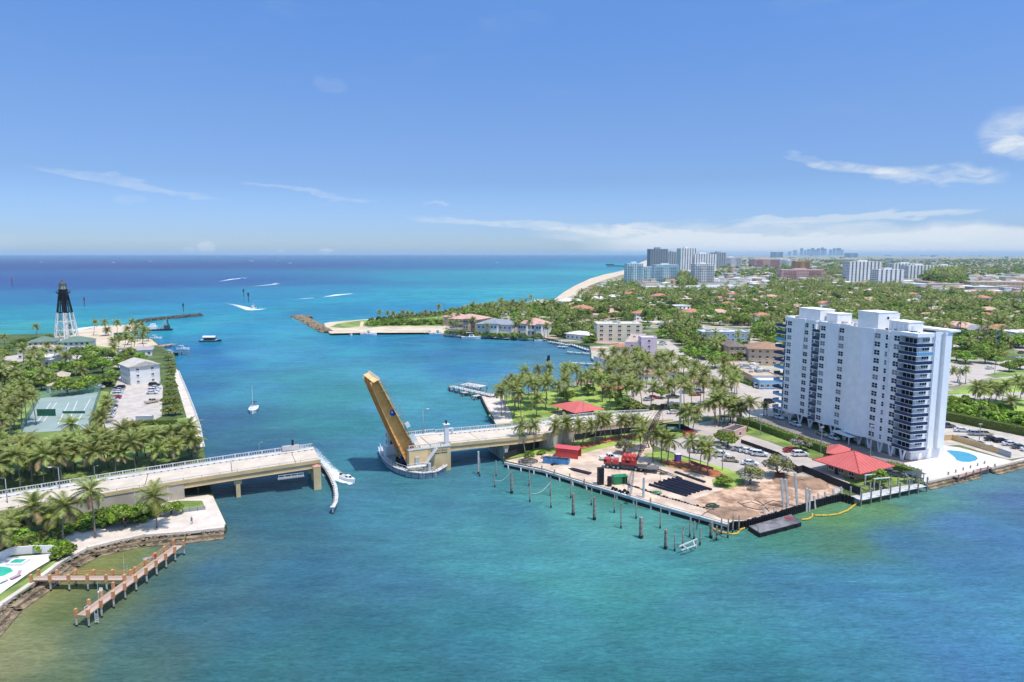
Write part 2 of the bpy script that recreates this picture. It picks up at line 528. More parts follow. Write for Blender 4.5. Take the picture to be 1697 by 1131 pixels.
def build_water():
 pts = []
 for px, py, r, gg, b in WATER_PTS:
  p = at(px, py, 0)
  rr = math.hypot(p.x, p.y)
  if py >= 540:
   k = min(1.0, (py - 540) / 110)
   r, gg, b = r + 28 * k, gg + 17 * k, b + 13 * k
  K = [(424, (.27, .28, .34)), (440, (.19, .16, .23)), (500, (.085, .08, .11)), (600, (.03, .02, .035)), (700, (.012, .01, .03)), (1200, (.012, .01, .03))]
  add = K[-1][1]
  for (ya, aa), (yb, ab) in zip(K, K[1:]):
   if ya <= py <= yb:
    f = (py - ya) / (yb - ya)
    add = [u * (1 - f) + v * f for u, v in zip(aa, ab)]
    break
  c3 = [max(0.004, (v - a_) / q) for v, a_, q in zip(lin((r, gg, b))[:3], add, (1.70, 1.70, 1.86))]
  pts.append((math.log(rr), math.atan2(p.x, p.y), c3))
 A = np.array([[p[0], p[1]] for p in pts])
 Cc = np.array([p[2] for p in pts])
 rad = [12.0]
 while rad[-1] < 62000:
  k = 1.022 if rad[-1] < 900 else 1.05
  rad.append(rad[-1] * k)
 nr, na = len(rad), 300
 az = np.concatenate([np.linspace(-math.pi, -0.85, 24, endpoint=False), np.linspace(-0.85, 0.85, na - 48), np.linspace(0.85, math.pi, 25)[1:]])
 na = len(az)
 R, T = np.meshgrid(np.array(rad), az, indexing='ij')
 X, Y = R * np.sin(T), R * np.cos(T)
 V = np.stack([X, Y, np.zeros_like(X)], -1).reshape(-1, 3)
 q = np.stack([np.log(R), np.clip(T, -0.85, 0.85)], -1).reshape(-1, 2)
 d2 = ((q[:, None, 0] - A[None, :, 0]) * 0.9) ** 2 + (q[:, None, 1] - A[None, :, 1]) ** 2
 # inverse distance with local support so that colours stay local
 w = 1.0 / (d2 + 0.0004) ** 1.9
 col = (w @ Cc) / w.sum(1)[:, None]
 idx = np.arange(nr * na).reshape(nr, na)
 a, b, c, d = idx[:-1, :-1], idx[1:, :-1], idx[1:, 1:], idx[:-1, 1:]
 F = np.stack([a, d, c, b], -1).reshape(-1, 4)
 me = bpy.data.meshes.new('water')
 cen = len(V)
 V = np.vstack([V, [[0, 0, 0]]])
 col = np.vstack([col, col[:1]])
 fan = [(cen, int(idx[0, k + 1]), int(idx[0, k])) for k in range(na - 1)]
 me.from_pydata(V.tolist(), [], F.tolist() + fan)
 at_ = me.attributes.new('bottom', 'FLOAT_COLOR', 'POINT')
 at_.data.foreach_set('color', np.hstack([col, np.ones((len(col), 1))]).astype(np.float32).ravel())
 m = bpy.data.materials.new('sea_water')
 m.use_nodes = True
 g = NG(m.node_tree)
 bs = g.n['Principled BSDF']
 ca = g.add('ShaderNodeAttribute', attribute_name='bottom')
 geo = g.add('ShaderNodeNewGeometry')
 pos = geo.outputs['Position']
 # seabed patches: weed, sand and currents (soft, tens of metres)
 n1, _ = g.noise(g.mapping(pos, (0.030, 0.038, 1), (0, 0, 0.5)), 1.0, 6, 0.62, 0.8)
 n2, _ = g.noise(g.mapping(pos, (0.006, 0.010, 1), (0, 0, -0.4)), 1.0, 4, 0.6, 0.5)
 n3, _ = g.noise(g.mapping(pos, (0.16, 0.22, 1), (0, 0, 0.3)), 1.0, 4, 0.6, 0.5)
 f = g.m('ADD', g.m('MULTIPLY', g.m('SUBTRACT', n1, 0.5), WN1), 1.0)
 f = g.m('MULTIPLY', f, g.m('ADD', g.m('MULTIPLY', g.m('SUBTRACT', n2, 0.5), 0.42), 1.0))
 f = g.m('MULTIPLY', f, g.m('ADD', g.m('MULTIPLY', g.m('SUBTRACT', n3, 0.5), 0.34), 1.0))
 # light and dark of the ripples painted into the water colour, besides the bump
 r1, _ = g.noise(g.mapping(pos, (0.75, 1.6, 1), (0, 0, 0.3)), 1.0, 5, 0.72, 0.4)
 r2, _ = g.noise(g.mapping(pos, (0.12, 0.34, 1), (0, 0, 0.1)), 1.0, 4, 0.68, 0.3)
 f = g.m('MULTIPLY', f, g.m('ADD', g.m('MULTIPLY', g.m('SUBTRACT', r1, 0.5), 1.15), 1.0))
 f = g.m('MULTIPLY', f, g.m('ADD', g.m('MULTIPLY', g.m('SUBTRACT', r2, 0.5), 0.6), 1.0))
 mul = g.add('ShaderNodeMix', data_type='RGBA', blend_type='MULTIPLY')
 mul.inputs[0].default_value = 1.0
 # tidal streaks drawn out along the channel
 sk, _ = g.noise(g.mapping(pos, (0.014, 0.11, 1), (0, 0, 0.95)), 1.0, 4, 0.6, 1.2)
 f = g.m('MULTIPLY', f, g.m('ADD', g.m('MULTIPLY', g.m('SUBTRACT', sk, 0.5), 0.45), 1.0))
 cc = g.add('ShaderNodeCombineColor')
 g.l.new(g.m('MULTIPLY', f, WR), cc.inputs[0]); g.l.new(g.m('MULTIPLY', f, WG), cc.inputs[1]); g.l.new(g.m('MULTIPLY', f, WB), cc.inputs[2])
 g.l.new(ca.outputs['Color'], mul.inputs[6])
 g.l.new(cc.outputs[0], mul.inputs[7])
 hue = g.add('ShaderNodeHueSaturation')
 g.l.new(mul.outputs[2], hue.inputs['Color'])
 nh, _ = g.noise(g.mapping(pos, (0.022, 0.026, 1), (0, 0, 1.1)), 1.0, 5, 0.6, 1.0)
 g.l.new(g.m('ADD', 0.5, g.m('MULTIPLY', g.m('SUBTRACT', 0.5, nh), 0.11)), hue.inputs['Hue'])
 g.l.new(hue.outputs[0], bs.inputs['Base Color'])
 bs.inputs['Roughness'].default_value = 0.22
 bs.inputs['IOR'].default_value = 1.33
 bs.inputs['Specular IOR Level'].default_value = 0.04
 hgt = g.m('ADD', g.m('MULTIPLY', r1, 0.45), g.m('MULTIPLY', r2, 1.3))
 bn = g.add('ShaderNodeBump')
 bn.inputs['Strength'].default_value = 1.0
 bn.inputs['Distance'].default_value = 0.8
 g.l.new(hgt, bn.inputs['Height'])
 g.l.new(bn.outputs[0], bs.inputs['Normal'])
 me.materials.append(m)
 o = inst('water', me)
 o['kind'] = 'structure'
 return o
WN1 = 0.62
WR, WG, WB = 1.0, 1.0, 1.0
build_water()
# ------------------------------------------------------------------ ground materials
M_CONC = mat('concrete_pale', '#b9aea2', 0.85, 0.10, 0.35, bump=0.2)
M_ASPH = mat('asphalt_sunbleached', '#b0a499', 0.9, 0.07, 0.15, bump=0.1)
M_ASPH2 = mat('asphalt_grey', '#8d8680', 0.9, 0.10, 0.2)
M_DRIVE = mat('dark_driveway', '#857b76', 0.9, 0.12, 0.3)
M_DIRT = mat('construction_dirt', '#c8b09a', 0.95, 0.15, 0.22, bump=0.6, bscale=2)
M_DIRT2 = mat('brown_fill', '#93765f', 0.95, 0.2, 0.3, bump=0.8, bscale=2)
M_SAND = mat('beach_sand', '#c9b59b', 0.95, 0.10, 0.08)
M_SAND2 = mat('white_sand', '#cdbfb0', 0.95, 0.09, 0.3, bump=0.2)
M_GRASS = mat('lawn', '#7d8c46', 0.95, 0.28, 0.12, bump=0.3, dark='#5d7034')
M_GRASS2 = mat('bright_lawn', '#8b9c48', 0.95, 0.25, 0.10, dark='#6f8338')
M_MULCH = mat('orange_mulch', '#a2603a', 0.95, 0.25, 0.8)
M_PLAZA = mat('white_pool_deck', '#cfc8c0', 0.8, 0.08, 0.5)
M_ROCK = mat('seawall_rock', '#7b6d57', 0.95, 0.4, 0.9, bump=1.0, bscale=1.6, dark='#3b3324')
M_ROCK2 = mat('jetty_rock', '#8d7b62', 0.95, 0.25, 0.5, dark='#5b4d3c')
M_ROCKD = mat('dark_jetty_rock', '#54504c', 0.95, 0.3, 0.5, dark='#2c2a2a')
M_UNDER = mat('undergrowth', '#4f5a2c', 0.95, 0.4, 0.12, dark='#3a4a20')
M_WHITE = mat('white_paint', '#d8d8d6', 0.6, 0.05, 0.5)
M_WHITEP = mat('white_marking', '#d5d2cc', 0.7, 0)
M_YEL = mat('yellow_marking', '#b98a2e', 0.7, 0)
def build_ground_mat():
 m = bpy.data.materials.new('city_ground')
 m.use_nodes = True
 g = NG(m.node_tree)
 b = g.n['Principled BSDF']
 geo = g.add('ShaderNodeNewGeometry')
 p = geo.outputs['Position']
 a, _ = g.noise(g.mapping(p, (0.045, 0.045, 1)), 1.0, 4, 0.6)
 c, _ = g.noise(g.mapping(p, (0.004, 0.004, 1)), 1.0, 5, 0.6)
 d = g.add('ShaderNodeTexVoronoi', feature='F1')
 g.l.new(g.mapping(p, (0.055, 0.055, 1), (0, 0, 0.3)), d.inputs['Vector'])
 d.inputs['Scale'].default_value = 1.0
 green = g.mixc(g.sstep(a, 0.35, 0.65), lin('#4f5f33'), lin('#757f4c'))
 dry = g.mixc(g.sstep(a, 0.4, 0.6), lin('#8f8a72'), lin('#bdb3a4'))
 sp = g.add('ShaderNodeSeparateColor')
 g.l.new(d.outputs['Color'], sp.inputs[0])
 isroof = g.m('MULTIPLY', g.sstep(sp.outputs[0], 0.60, 0.62), g.m('SUBTRACT', 1.0, g.sstep(d.outputs['Distance'], 0.42, 0.46)))
 base = g.mixc(g.m('MULTIPLY', g.sstep(g.m('ADD', g.m('MULTIPLY', c, 0.6), g.m('MULTIPLY', a, 0.4)), 0.44, 0.56), 0.8), green, dry)
 roofc = g.mixc(sp.outputs[1], lin('#c9c2ba'), lin('#a98470'))
 col = g.mixc(isroof, base, roofc)
 g.l.new(col, b.inputs['Base Color'])
 b.inputs['Roughness'].default_value = 0.95
 b.inputs['Specular IOR Level'].default_value = 0.1
 return m
M_CITY = build_ground_mat()
M_SEAWALL = mat('seawall_concrete', '#8f8578', 0.9, 0.2, 0.6, dark='#5f574c')
LEFT_LAND = [(-500, 1500), (-60, 1068), (0, 1003), (55, 966), (103, 930), (143, 909), (191, 897), (239, 887), (310, 882), (372, 875), (376, 871), (353, 821), (347, 804), (338, 743),
             (327, 694), (321, 678), (310, 649), (296, 616), (291, 601), (289, 587), (262, 570), (250, 560), (228, 560), (192, 562), (190, 553), (215, 551), (222, 545), (232, 538),
             (200, 540), (165, 542), (130, 550), (90, 553), (50, 554), (-30, 556), (-300, 562), (-1400, 600), (-3200, 1000)]
RIGHT_INNER = [(545, 552), (600, 550), (660, 549), (700, 549), (735, 551), (780, 553), (850, 557), (903, 560), (937, 567), (977, 573), (980, 586), (980, 594), (990, 602), (965, 625), (943, 639),
               (900, 647), (860, 653), (820, 650), (797, 657), (808, 680), (820, 699), (824, 715), (830, 735), (832, 755), (838, 765), (900, 778), (988, 805), (1099, 838), (1207, 868),
               (1238, 864), (1291, 849), (1371, 825), (1393, 820), (1415, 826), (1500, 806), (1530, 800), (1697, 762), (1950, 705), (2600, 600), (4200, 500)]
COAST = [(1086, 423.3), (1082, 426), (1074, 431), (1060, 437), (1046, 443), (1038, 449), (1010, 454), (985, 462), (960, 473), (940, 485), (922, 498), (880, 501), (800, 509), (740, 516), (720, 520),
         (640, 528), (560, 534), (541, 536)]
def build_land():
 poly_sheet('left_bank_ground', LEFT_LAND, 1.4, M_UNDER, skirt=-3)
 w = [at(p[0], p[1], 1.4) for p in RIGHT_INNER]
 w += [Vector((60000, 9000, 1.4)), Vector((60000, 46000, 1.4)), Vector((11000, 46000, 1.4))]
 w += [at(p[0], p[1], 1.4) for p in COAST]
 poly_sheet('right_bank_ground', None, 1.4, M_CITY, skirt=-3, world_pts=w)
 # beaches
 bea = [(1090, 423.6), (1079, 427), (1071, 431.5), (1056, 437.5), (1040, 443.5), (1032, 449.5), (1004, 454.5), (978, 462), (953, 473.5), (932, 486), (914, 500),
           (925, 500), (944, 492), (958, 485), (976, 474), (1002, 464), (1028, 456.5), (1044, 450), (1060, 446), (1080, 437), (1092, 424)]
 poly_sheet('beach', bea, 1.44, M_SAND)
 poly_sheet('inlet_beach', [(537, 536), (560, 533), (640, 527), (720, 518.5), (742, 515), (760, 520), (738, 536), (738, 552), (700, 551.5), (600, 552), (548, 553), (541, 546)], 1.46, M_SAND)
 poly_sheet('left_beach', [(262, 572), (250, 562), (228, 562), (190, 566), (188, 552), (217, 550), (232, 537), (200, 539), (165, 541), (128, 549), (120, 556), (85, 558), (90, 575), (150, 572), (200, 578), (240, 575)], 1.46, M_SAND)
 poly_sheet('dune_vegetation', [(546, 542), (562, 536), (600, 531), (640, 529), (700, 522), (738, 518), (758, 521), (740, 536), (735, 541), (640, 541), (612, 543), (600, 541), (570, 544)], 1.50, M_GRASS)
 poly_sheet('beach_path', [(595, 545), (598, 533), (603, 533), (601, 545)], 1.53, M_SAND)
 # left bank sheets
 poly_sheet('left_lawn', [(20, 700), (60, 650), (120, 640), (180, 650), (182, 700), (215, 705), (300, 693), (320, 690), (336, 745), (200, 800), (60, 822), (-40, 835), (-60, 700)], 1.44, M_GRASS)
 poly_sheet('lawn_by_lighthouse', [(150, 570), (175, 565), (200, 580), (190, 600), (160, 598), (145, 585)], 1.45, M_GRASS)
 poly_sheet('car_park', [(208, 600), (225, 596), (270, 640), (268, 690), (255, 697), (205, 708), (190, 716), (160, 700), (176, 665), (190, 640), (200, 622)], 1.47, M_CONC)
 poly_sheet('promenade_path', [(292, 612), (297, 616), (311, 649), (322, 678), (328, 694), (338, 740), (329, 742), (310, 694), (300, 660), (289, 625)], 1.47, M_SAND2)
 poly_sheet('access_lane', [(-40, 640), (0, 640), (20, 652), (30, 672), (24, 690), (0, 705), (-60, 730)], 1.48, M_CONC)
 poly_sheet('village_street', [(60, 585), (110, 588), (190, 592), (210, 600), (200, 610), (150, 600), (60, 600), (0, 604), (0, 592)], 1.48, M_CONC)
 poly_sheet('sand_lot', [(73, 890), (110, 884), (165, 868), (230, 852), (300, 822), (345, 820), (353, 823), (374, 868), (371, 873), (310, 880), (239, 885), (191, 895), (143, 907), (112, 925), (95, 905)], 1.50, M_SAND2)
 poly_sheet('dry_grass_patch', [(295, 830), (335, 830), (340, 842), (300, 850), (288, 845)], 1.53, M_GRASS)
 poly_sheet('slope_strip', [(110, 925), (143, 908), (103, 932), (60, 964), (40, 980), (0, 1002), (0, 985), (60, 950), (88, 930)], 1.49, M_GRASS)
 # right bank sheets
 road = mat('road_pale', '#b5a99d', 0.9, 0.06, 0.2)
 poly_sheet('riverside_park_lawn', [(810, 690), (818, 665), (860, 655), (945, 641), (980, 640), (1010, 640), (1040, 660), (1030, 685), (1000, 690), (905, 699), (826, 704)], 1.46, M_GRASS2)
 poly_sheet('upper_park_lawn', [(975, 625), (1060, 600), (1130, 620), (1120, 650), (1040, 655), (990, 645)], 1.45, M_GRASS)
 poly_sheet('promenade', [(797, 657), (820, 650), (835, 655), (838, 668), (846, 682), (850, 700), (822, 703), (808, 680)], 1.50, M_SAND2)
 poly_sheet('park_path', [(908, 702), (912, 690), (925, 682), (945, 672), (952, 675), (930, 687), (922, 702)], 1.50, M_SAND2)
 poly_sheet('hotel_car_park', [(1050, 640), (1090, 632), (1180, 640), (1215, 620), (1240, 640), (1240, 655), (1205, 672), (1120, 672), (1060, 678), (1030, 668)], 1.49, road)
 poly_sheet('side_street', [(1092, 568), (1110, 566), (1140, 590), (1205, 592), (1250, 618), (1300, 634), (1420, 640), (1400, 690), (1260, 692), (1215, 690), (1205, 640), (1170, 610), (1130, 595)], 1.51, road)
 bay = [(1060, 728), (1100, 712), (1180, 697), (1240, 690), (1245, 706), (1300, 733), (1380, 765), (1420, 790), (1394, 815), (1300, 800), (1250, 790), (1230, 785), (1180, 770), (1100, 745)]
 poly_sheet('riverside_car_park', bay, 1.48, M_ASPH)
 poly_sheet('construction_yard', [(838, 764), (900, 750), (960, 750), (1000, 742), (1045, 728), (1075, 733), (1085, 752), (1110, 770), (1180, 790), (1240, 792), (1262, 772), (1318, 783), (1392, 816), (1371, 824), (1291, 848), (1238, 863), (1207, 867), (1099, 837), (988, 804), (900, 777)], 1.52, M_DIRT)
 poly_sheet('brown_fill_patch', [(1195, 812), (1260, 800), (1340, 790), (1385, 805), (1380, 818), (1290, 846), (1238, 861), (1205, 862), (1170, 845), (1150, 828)], 1.55, mat('mixed_fill', '#bfa085', 0.95, 0.2, 0.3, bump=0.9, bscale=1.5, dark='#84644e'))
 poly_sheet('verge_by_fence', [(842, 760), (870, 745), (905, 742), (950, 733), (1000, 722), (1066, 716), (1130, 706), (1150, 712), (1140, 722), (1100, 727), (1060, 733), (1000, 742), (950, 756), (900, 751)], 1.57, M_GRASS2)
 poly_sheet('mulch_strip', [(960, 736), (1000, 726), (1066, 718), (1066, 724), (1000, 735), (965, 745)], 1.60, M_MULCH)
 poly_sheet('planting_strip', [(1066, 752), (1100, 748), (1140, 760), (1200, 775), (1240, 790), (1220, 800), (1160, 785), (1100, 772)], 1.58, M_GRASS2)
 poly_sheet('mulch_bed', [(1085, 762), (1130, 764), (1190, 780), (1215, 795), (1180, 790), (1110, 773)], 1.62, M_MULCH)
 poly_sheet('tree_island', [(1180, 795), (1200, 790), (1235, 795), (1232, 803), (1205, 811), (1182, 804)], 1.62, M_GRASS2)
 poly_sheet('hedge_verge', [(1228, 706), (1250, 706), (1320, 735), (1375, 757), (1420, 775), (1480, 785), (1530, 800), (1500, 805), (1435, 812), (1400, 796), (1395, 780), (1345, 760), (1275, 732), (1225, 716)], 1.56, M_GRASS)
 poly_sheet('tower_driveway', [(1235, 695), (1290, 688), (1500, 768), (1530, 795), (1500, 786), (1400, 757), (1300, 722)], 1.53, M_DRIVE)
 poly_sheet('pool_terrace', [(1498, 768), (1558, 757), (1562, 738), (1590, 742), (1680, 765), (1530, 797), (1515, 790)], 1.60, M_PLAZA)
 poly_sheet('tower_car_park', [(1555, 700), (1640, 712), (1750, 732), (1780, 750), (1697, 758), (1670, 762), (1590, 738), (1550, 740)], 1.52, M_CONC)
 poly_sheet('meadow', [(1560, 655), (1600, 640), (1697, 622), (1800, 620), (1850, 740), (1697, 725), (1565, 695)], 1.46, M_GRASS2)
 poly_sheet('field_path', [(1560, 655), (1697, 650), (1750, 660), (1697, 662), (1560, 668)], 1.50, road)
 poly_sheet('boulevard', [(1540, 600), (1600, 602), (1697, 596), (1900, 580), (1900, 600), (1697, 615), (1625, 630), (1580, 640), (1540, 640)], 1.50, road)
 poly_sheet('boulevard_island', [(1630, 622), (1680, 612), (1697, 612), (1697, 620), (1650, 626)], 1.53, M_GRASS)
 poly_sheet('canal', [(1500, 474), (1520, 466), (1530, 470), (1580, 478), (1640, 482), (1700, 486), (1700, 492), (1640, 489), (1580, 483), (1520, 478)], 1.56, bpy.data.materials['sea_water'])
build_land()
# ------------------------------------------------------------------ rocks (jetties, shore revetment)
def rock_meshes():
 out = []
 for k in range(6):
  bm = bmesh.new()
  bmesh.ops.create_icosphere(bm, subdivisions=1, radius=1.0)
  r = random.Random(50 + k)
  for v in bm.verts:
   v.co *= r.uniform(0.72, 1.15)
   v.co.z *= 0.7
  me = bpy.data.meshes.new('rock_shape')
  bm.to_mesh(me)
  bm.free()
  out.append(me)
 return out
ROCKS = rock_meshes()
def add_rocks(mb, spots):
 for (x, y, z, s, k, a) in spots:
  me = ROCKS[k]
  ca, sa = math.cos(a), math.sin(a)
  vs = [(x + s * (v.co.x * ca - v.co.y * sa), y + s * (v.co.x * sa + v.co.y * ca), z + s * v.co.z) for v in me.vertices]
  mb._add(vs, [tuple(p.vertices) for p in me.polygons])
def jetty(name, label, pix, wid, n, m, smin, smax, top=1.6):
 r = random.Random(len(pix) * 7 + n)
 P = [at(p[0], p[1], 0.5) for p in pix]
 L = [0]
 for i in range(1, len(P)): L.append(L[-1] + (P[i] - P[i - 1]).length)
 base = P[0]
 t = thing(name, label, 'jetty', (base.x, base.y, 0))
 big, rest = [], []
 for i in range(n):
  s = r.uniform(0, L[-1])
  k = max(j for j in range(len(L)) if L[j] <= s)
  k = min(k, len(P) - 2)
  f = (s - L[k]) / (L[k + 1] - L[k])
  c = P[k].lerp(P[k + 1], f)
  d = (P[k + 1] - P[k]).normalized()
  q = r.uniform(-1, 1)
  nrm = Vector((-d.y, d.x, 0))
  x = c + nrm * (q * wid / 2)
  z = top * (1 - abs(q) ** 1.6) - 0.1
  rest.append((x.x - base.x, x.y - base.y, z, r.uniform(smin, smax), r.randrange(6), r.uniform(0, 6.28)))
 core = MB()
 for i in range(len(P) - 1):
  d = (P[i + 1] - P[i]).normalized()
  nn = Vector((-d.y, d.x, 0)) * (wid / 2)
  a0, a1, b0, b1 = P[i] - nn - base, P[i] + nn - base, P[i + 1] - nn - base, P[i + 1] + nn - base
  m0, m1 = P[i] - base, P[i + 1] - base
  core.face([(a0.x, a0.y, -0.4), (b0.x, b0.y, -0.4), (m1.x, m1.y, top), (m0.x, m0.y, top)])
  core.face([(b1.x, b1.y, -0.4), (a1.x, a1.y, -0.4), (m0.x, m0.y, top), (m1.x, m1.y, top)])
 core.build('core', m, t)
 rest.sort(key=lambda q: q[1])
 for q in rest[:60]:
  mb = MB()
  o = inst('boulder', ROCKS_M[m.name][q[4]], t, (q[0], q[1], q[2]), (0, 0, q[5]), q[3])
 mb = MB()
 add_rocks(mb, rest[60:])
 o = mb.build('boulder_pile', m, t)
 o['kind'] = 'stuff'
ROCKS_M = {}
for mm in (M_ROCK2, M_ROCKD, M_ROCK):
 lst = []
 for me in ROCKS:
  c = me.copy()
  c.materials.append(mm)
  lst.append(c)
 ROCKS_M[mm.name] = lst
jetty('rock_jetty', 'straight brown boulder jetty running out from the sandy inlet beach', [(497, 525.5), (545, 551)], 11, 420, M_ROCK2, 1.0, 1.9)
jetty('rock_jetty', 'low dark rock breakwater curving out beyond the lighthouse beach', [(228, 534), (250, 530.5), (285, 527), (333, 522.5)], 9, 420, M_ROCKD, 0.9, 2.0)
jetty('rock_jetty', 'short rock arm at the seaward tip of the brown boulder jetty', [(484, 525), (499, 524.5), (515, 527)], 6, 90, M_ROCK2, 0.8, 1.5)
def revetment(label, pix, depth, drop, n, smin, smax):
 """rubble bank: boulders along the waterline"""
 r = random.Random(n)
 P = [at(p[0], p[1], 1.3) for p in pix]
 c0 = P[0]
 t = thing('rubble_bank', label, 'seawall', (c0.x, c0.y, 0))
 L = [0]
 for i in range(1, len(P)): L.append(L[-1] + (P[i] - P[i - 1]).length)
 spots = []
 for i in range(n):
  s = r.uniform(0, L[-1])
  k = min(max(j for j in range(len(L)) if L[j] <= s), len(P) - 2)
  f = (s - L[k]) / (L[k + 1] - L[k])
  c = P[k].lerp(P[k + 1], f)
  d = (P[k + 1] - P[k]).normalized()
  nrm = Vector((d.y, -d.x, 0))
  q = r.random()
  x = c + nrm * (q * depth)
  spots.append((x.x - c0.x, x.y - c0.y, 1.2 - q * drop, r.uniform(smin, smax), r.randrange(6), r.uniform(0, 6.28)))
 for q in spots[:150]:
  inst('boulder', ROCKS_M[M_ROCK.name][q[4]], t, (q[0], q[1], q[2]), (0, 0, q[5]), q[3])
 mb = MB()
 add_rocks(mb, spots[150:])
 o = mb.build('rubble', M_ROCK, t)
 o['kind'] = 'stuff'
 # terrace ledges
 for (dd, zz, mm, ww) in ((0.1, 1.62, M_SAND2, 0.9), (depth * 0.55, 0.75, M_ROCK2, 1.2), (depth * 0.95, 0.2, M_ROCK2, 1.4)):
  mb = MB()
  for i in range(len(P) - 1):
   d = (P[i + 1] - P[i]).normalized()
   nrm = Vector((d.y, -d.x, 0))
   a, b = P[i] + nrm * dd - c0, P[i + 1] + nrm * dd - c0
   mb.bar((a.x, a.y, zz - 0.3), (b.x, b.y, zz - 0.3), ww, 0.6)
  mb.build('ledge', mm, t)
revetment('curved stepped rubble sea wall below the sandy lot at lower left', [(-60, 1068), (0, 1003), (55, 966), (103, 930), (143, 909), (191, 897), (239, 887), (310, 882), (372, 875)], 2.8, 1.25, 700, 0.22, 0.5)
revetment('rubble bank under the white pool terrace of the tall tower', [(1530, 800), (1615, 781)], 1.6, 1.2, 160, 0.2, 0.5)
revetment('rubble bank right of the small terrace jetty at the right edge', [(1640, 776), (1697, 762), (1800, 739)], 1.8, 1.2, 160, 0.25, 0.55)
# ------------------------------------------------------------------ vegetation
M_FROND = leaf_mat('palm_frond', (0.121, 0.157, 0.038), (0.362, 0.377, 0.107), 0.3)
M_FRONDY = leaf_mat('palm_frond_yellow', (0.16, 0.19, 0.03), (0.34, 0.31, 0.07), 0.25)
M_FRONDB = leaf_mat('palm_frond_dry', (0.20, 0.13, 0.06), (0.36, 0.25, 0.14), 0.1)
M_LEAF = leaf_mat('leaf_green', (0.086, 0.157, 0.021), (0.259, 0.342, 0.050), 0.28)
M_LEAFB = leaf_mat('leaf_bright', (0.129, 0.243, 0.021), (0.345, 0.484, 0.050), 0.3)
M_LEAFD = leaf_mat('leaf_dark', (0.055, 0.095, 0.017), (0.164, 0.214, 0.046), 0.2)
M_LEAFO = leaf_mat('leaf_olive', (0.147, 0.164, 0.031), (0.362, 0.328, 0.085), 0.25)
M_LEAFS = leaf_mat('leaf_silver', (0.20, 0.20, 0.14), (0.38, 0.37, 0.28), 0.1)
M_BARK = mat('palm_bark', '#8f8275', 0.9, 0.2, 1.5)
M_BARK2 = mat('tree_bark', '#6d6055', 0.9, 0.2, 1.5)
def frond(mb, az, el0, L, droop, w=0.62, n=9, tw=0.0, base=(0, 0, 0), m=None):
 """one feather frond: arched rachis with leaflets on both sides"""
 mb.mat(m or M_FROND)
 pts = []
 x = 0.0
 z = 0.0
 e = el0
 seg = L / n
 for i in range(n + 1):
  pts.append((x, z, e))
  x += math.cos(e) * seg
  z += math.sin(e) * seg
  e -= droop / n * (0.6 + 0.8 * i / n)
 ca, sa = math.cos(az), math.sin(az)
 def W(r, side, h):
  return (base[0] + r * ca - side * sa, base[1] + r * sa + side * ca, base[2] + h)
 prof = [0.25, 0.62, 0.88, 1.0, 1.0, 0.95, 0.82, 0.62, 0.4, 0.12]
 for i in range(n):
  x0, z0, e0 = pts[i]
  x1, z1, e1 = pts[i + 1]
  mb.face([W(x0, -0.045, z0), W(x0, 0.045, z0), W(x1, 0.03, z1), W(x1, -0.03, z1)])
  for sgn in (-1, 1):
   for q in (0.0, 0.5):
    xa, za = x0 + (x1 - x0) * q, z0 + (z1 - z0) * q
    wb = seg * 0.55
    ll = w * (prof[i] * (1 - q) + prof[i + 1] * q) * 1.25
    sw = ll * 0.55
    dz = -ll * 0.42
    mb.face([W(xa, 0, za), W(xa + wb * math.cos(e0), 0, za + wb * math.sin(e0)),
                         W(xa + sw * math.cos(e0) + 0.05, sgn * ll * 0.95, za + sw * math.sin(e0) * 0.6 + dz)])
def frond_mesh(k, m):
 mb = MB()
 r = random.Random(k)
 frond(mb, 0, 0, r.uniform(3.2, 3.7), [1.0, 1.25, 1.5][k % 3], w=0.8, m=m)
 return mb.mesh('frond', None)
def palm_variant(k, height, separate=False, wind=0.0, low=False):
 """(root, kids) of a coconut palm whose parts are linked; used as a prototype for copies"""
 r = random.Random(900 + k)
 lean = r.uniform(0.02, 0.13) * height
 la = r.uniform(0, 6.28)
 pts = []
 for i in range(6):
  t = i / 5
  pts.append((lean * math.cos(la) * t * t, lean * math.sin(la) * t * t, height * t))
 trunk = MB().tube(pts, [0.24, 0.17, 0.145, 0.13, 0.125, 0.14], 6).mesh('trunk', M_BARK, True)
 top = pts[-1]
 nf = 19 if low else 24
 specs = []
 for i in range(nf):
  t = i / (nf - 1)
  el = math.radians(78 - 118 * t ** 0.9 + r.uniform(-8, 8))
  az = i * 2.399 + r.uniform(-0.25, 0.25)
  L = r.uniform(3.6, 4.4) * (0.85 if t < 0.12 else 1.0)
  droop = r.uniform(0.9, 1.35) if t < 0.8 else 0.7
  m = M_FROND
  if t > 0.80: m = M_FRONDY if r.random() < 0.6 else M_FRONDB
  elif r.random() < 0.08: m = M_FRONDY
  specs.append((az, el, L, droop, m))
 return trunk, top, specs
PALM_PROTO = []
def make_palm_protos():
 for k in range(7):
  trunk, top, specs = palm_variant(k, 8.2)
  mb = MB()
  for (az, el, L, dr, m) in specs:
   frond(mb, az, el, L, dr, w=0.85, m=m)
  mb.mat(M_FRONDB).lathe([(0.14, -0.6), (0.3, -0.2), (0.26, 0.25)], 6)
  crown = mb.mesh('crown')
  PALM_PROTO.append((trunk, top, crown, specs))
make_palm_protos()
FRONDS = {}
for _m in (M_FROND, M_FRONDY, M_FRONDB):
 for _k in range(3):
  FRONDS[(_m.name, _k)] = frond_mesh(_k, _m)
M_HEART = MB().lathe([(0.14, -0.6), (0.3, -0.2), (0.26, 0.25)], 6).mesh('crownshaft', M_FRONDB)
NPALM = [0]
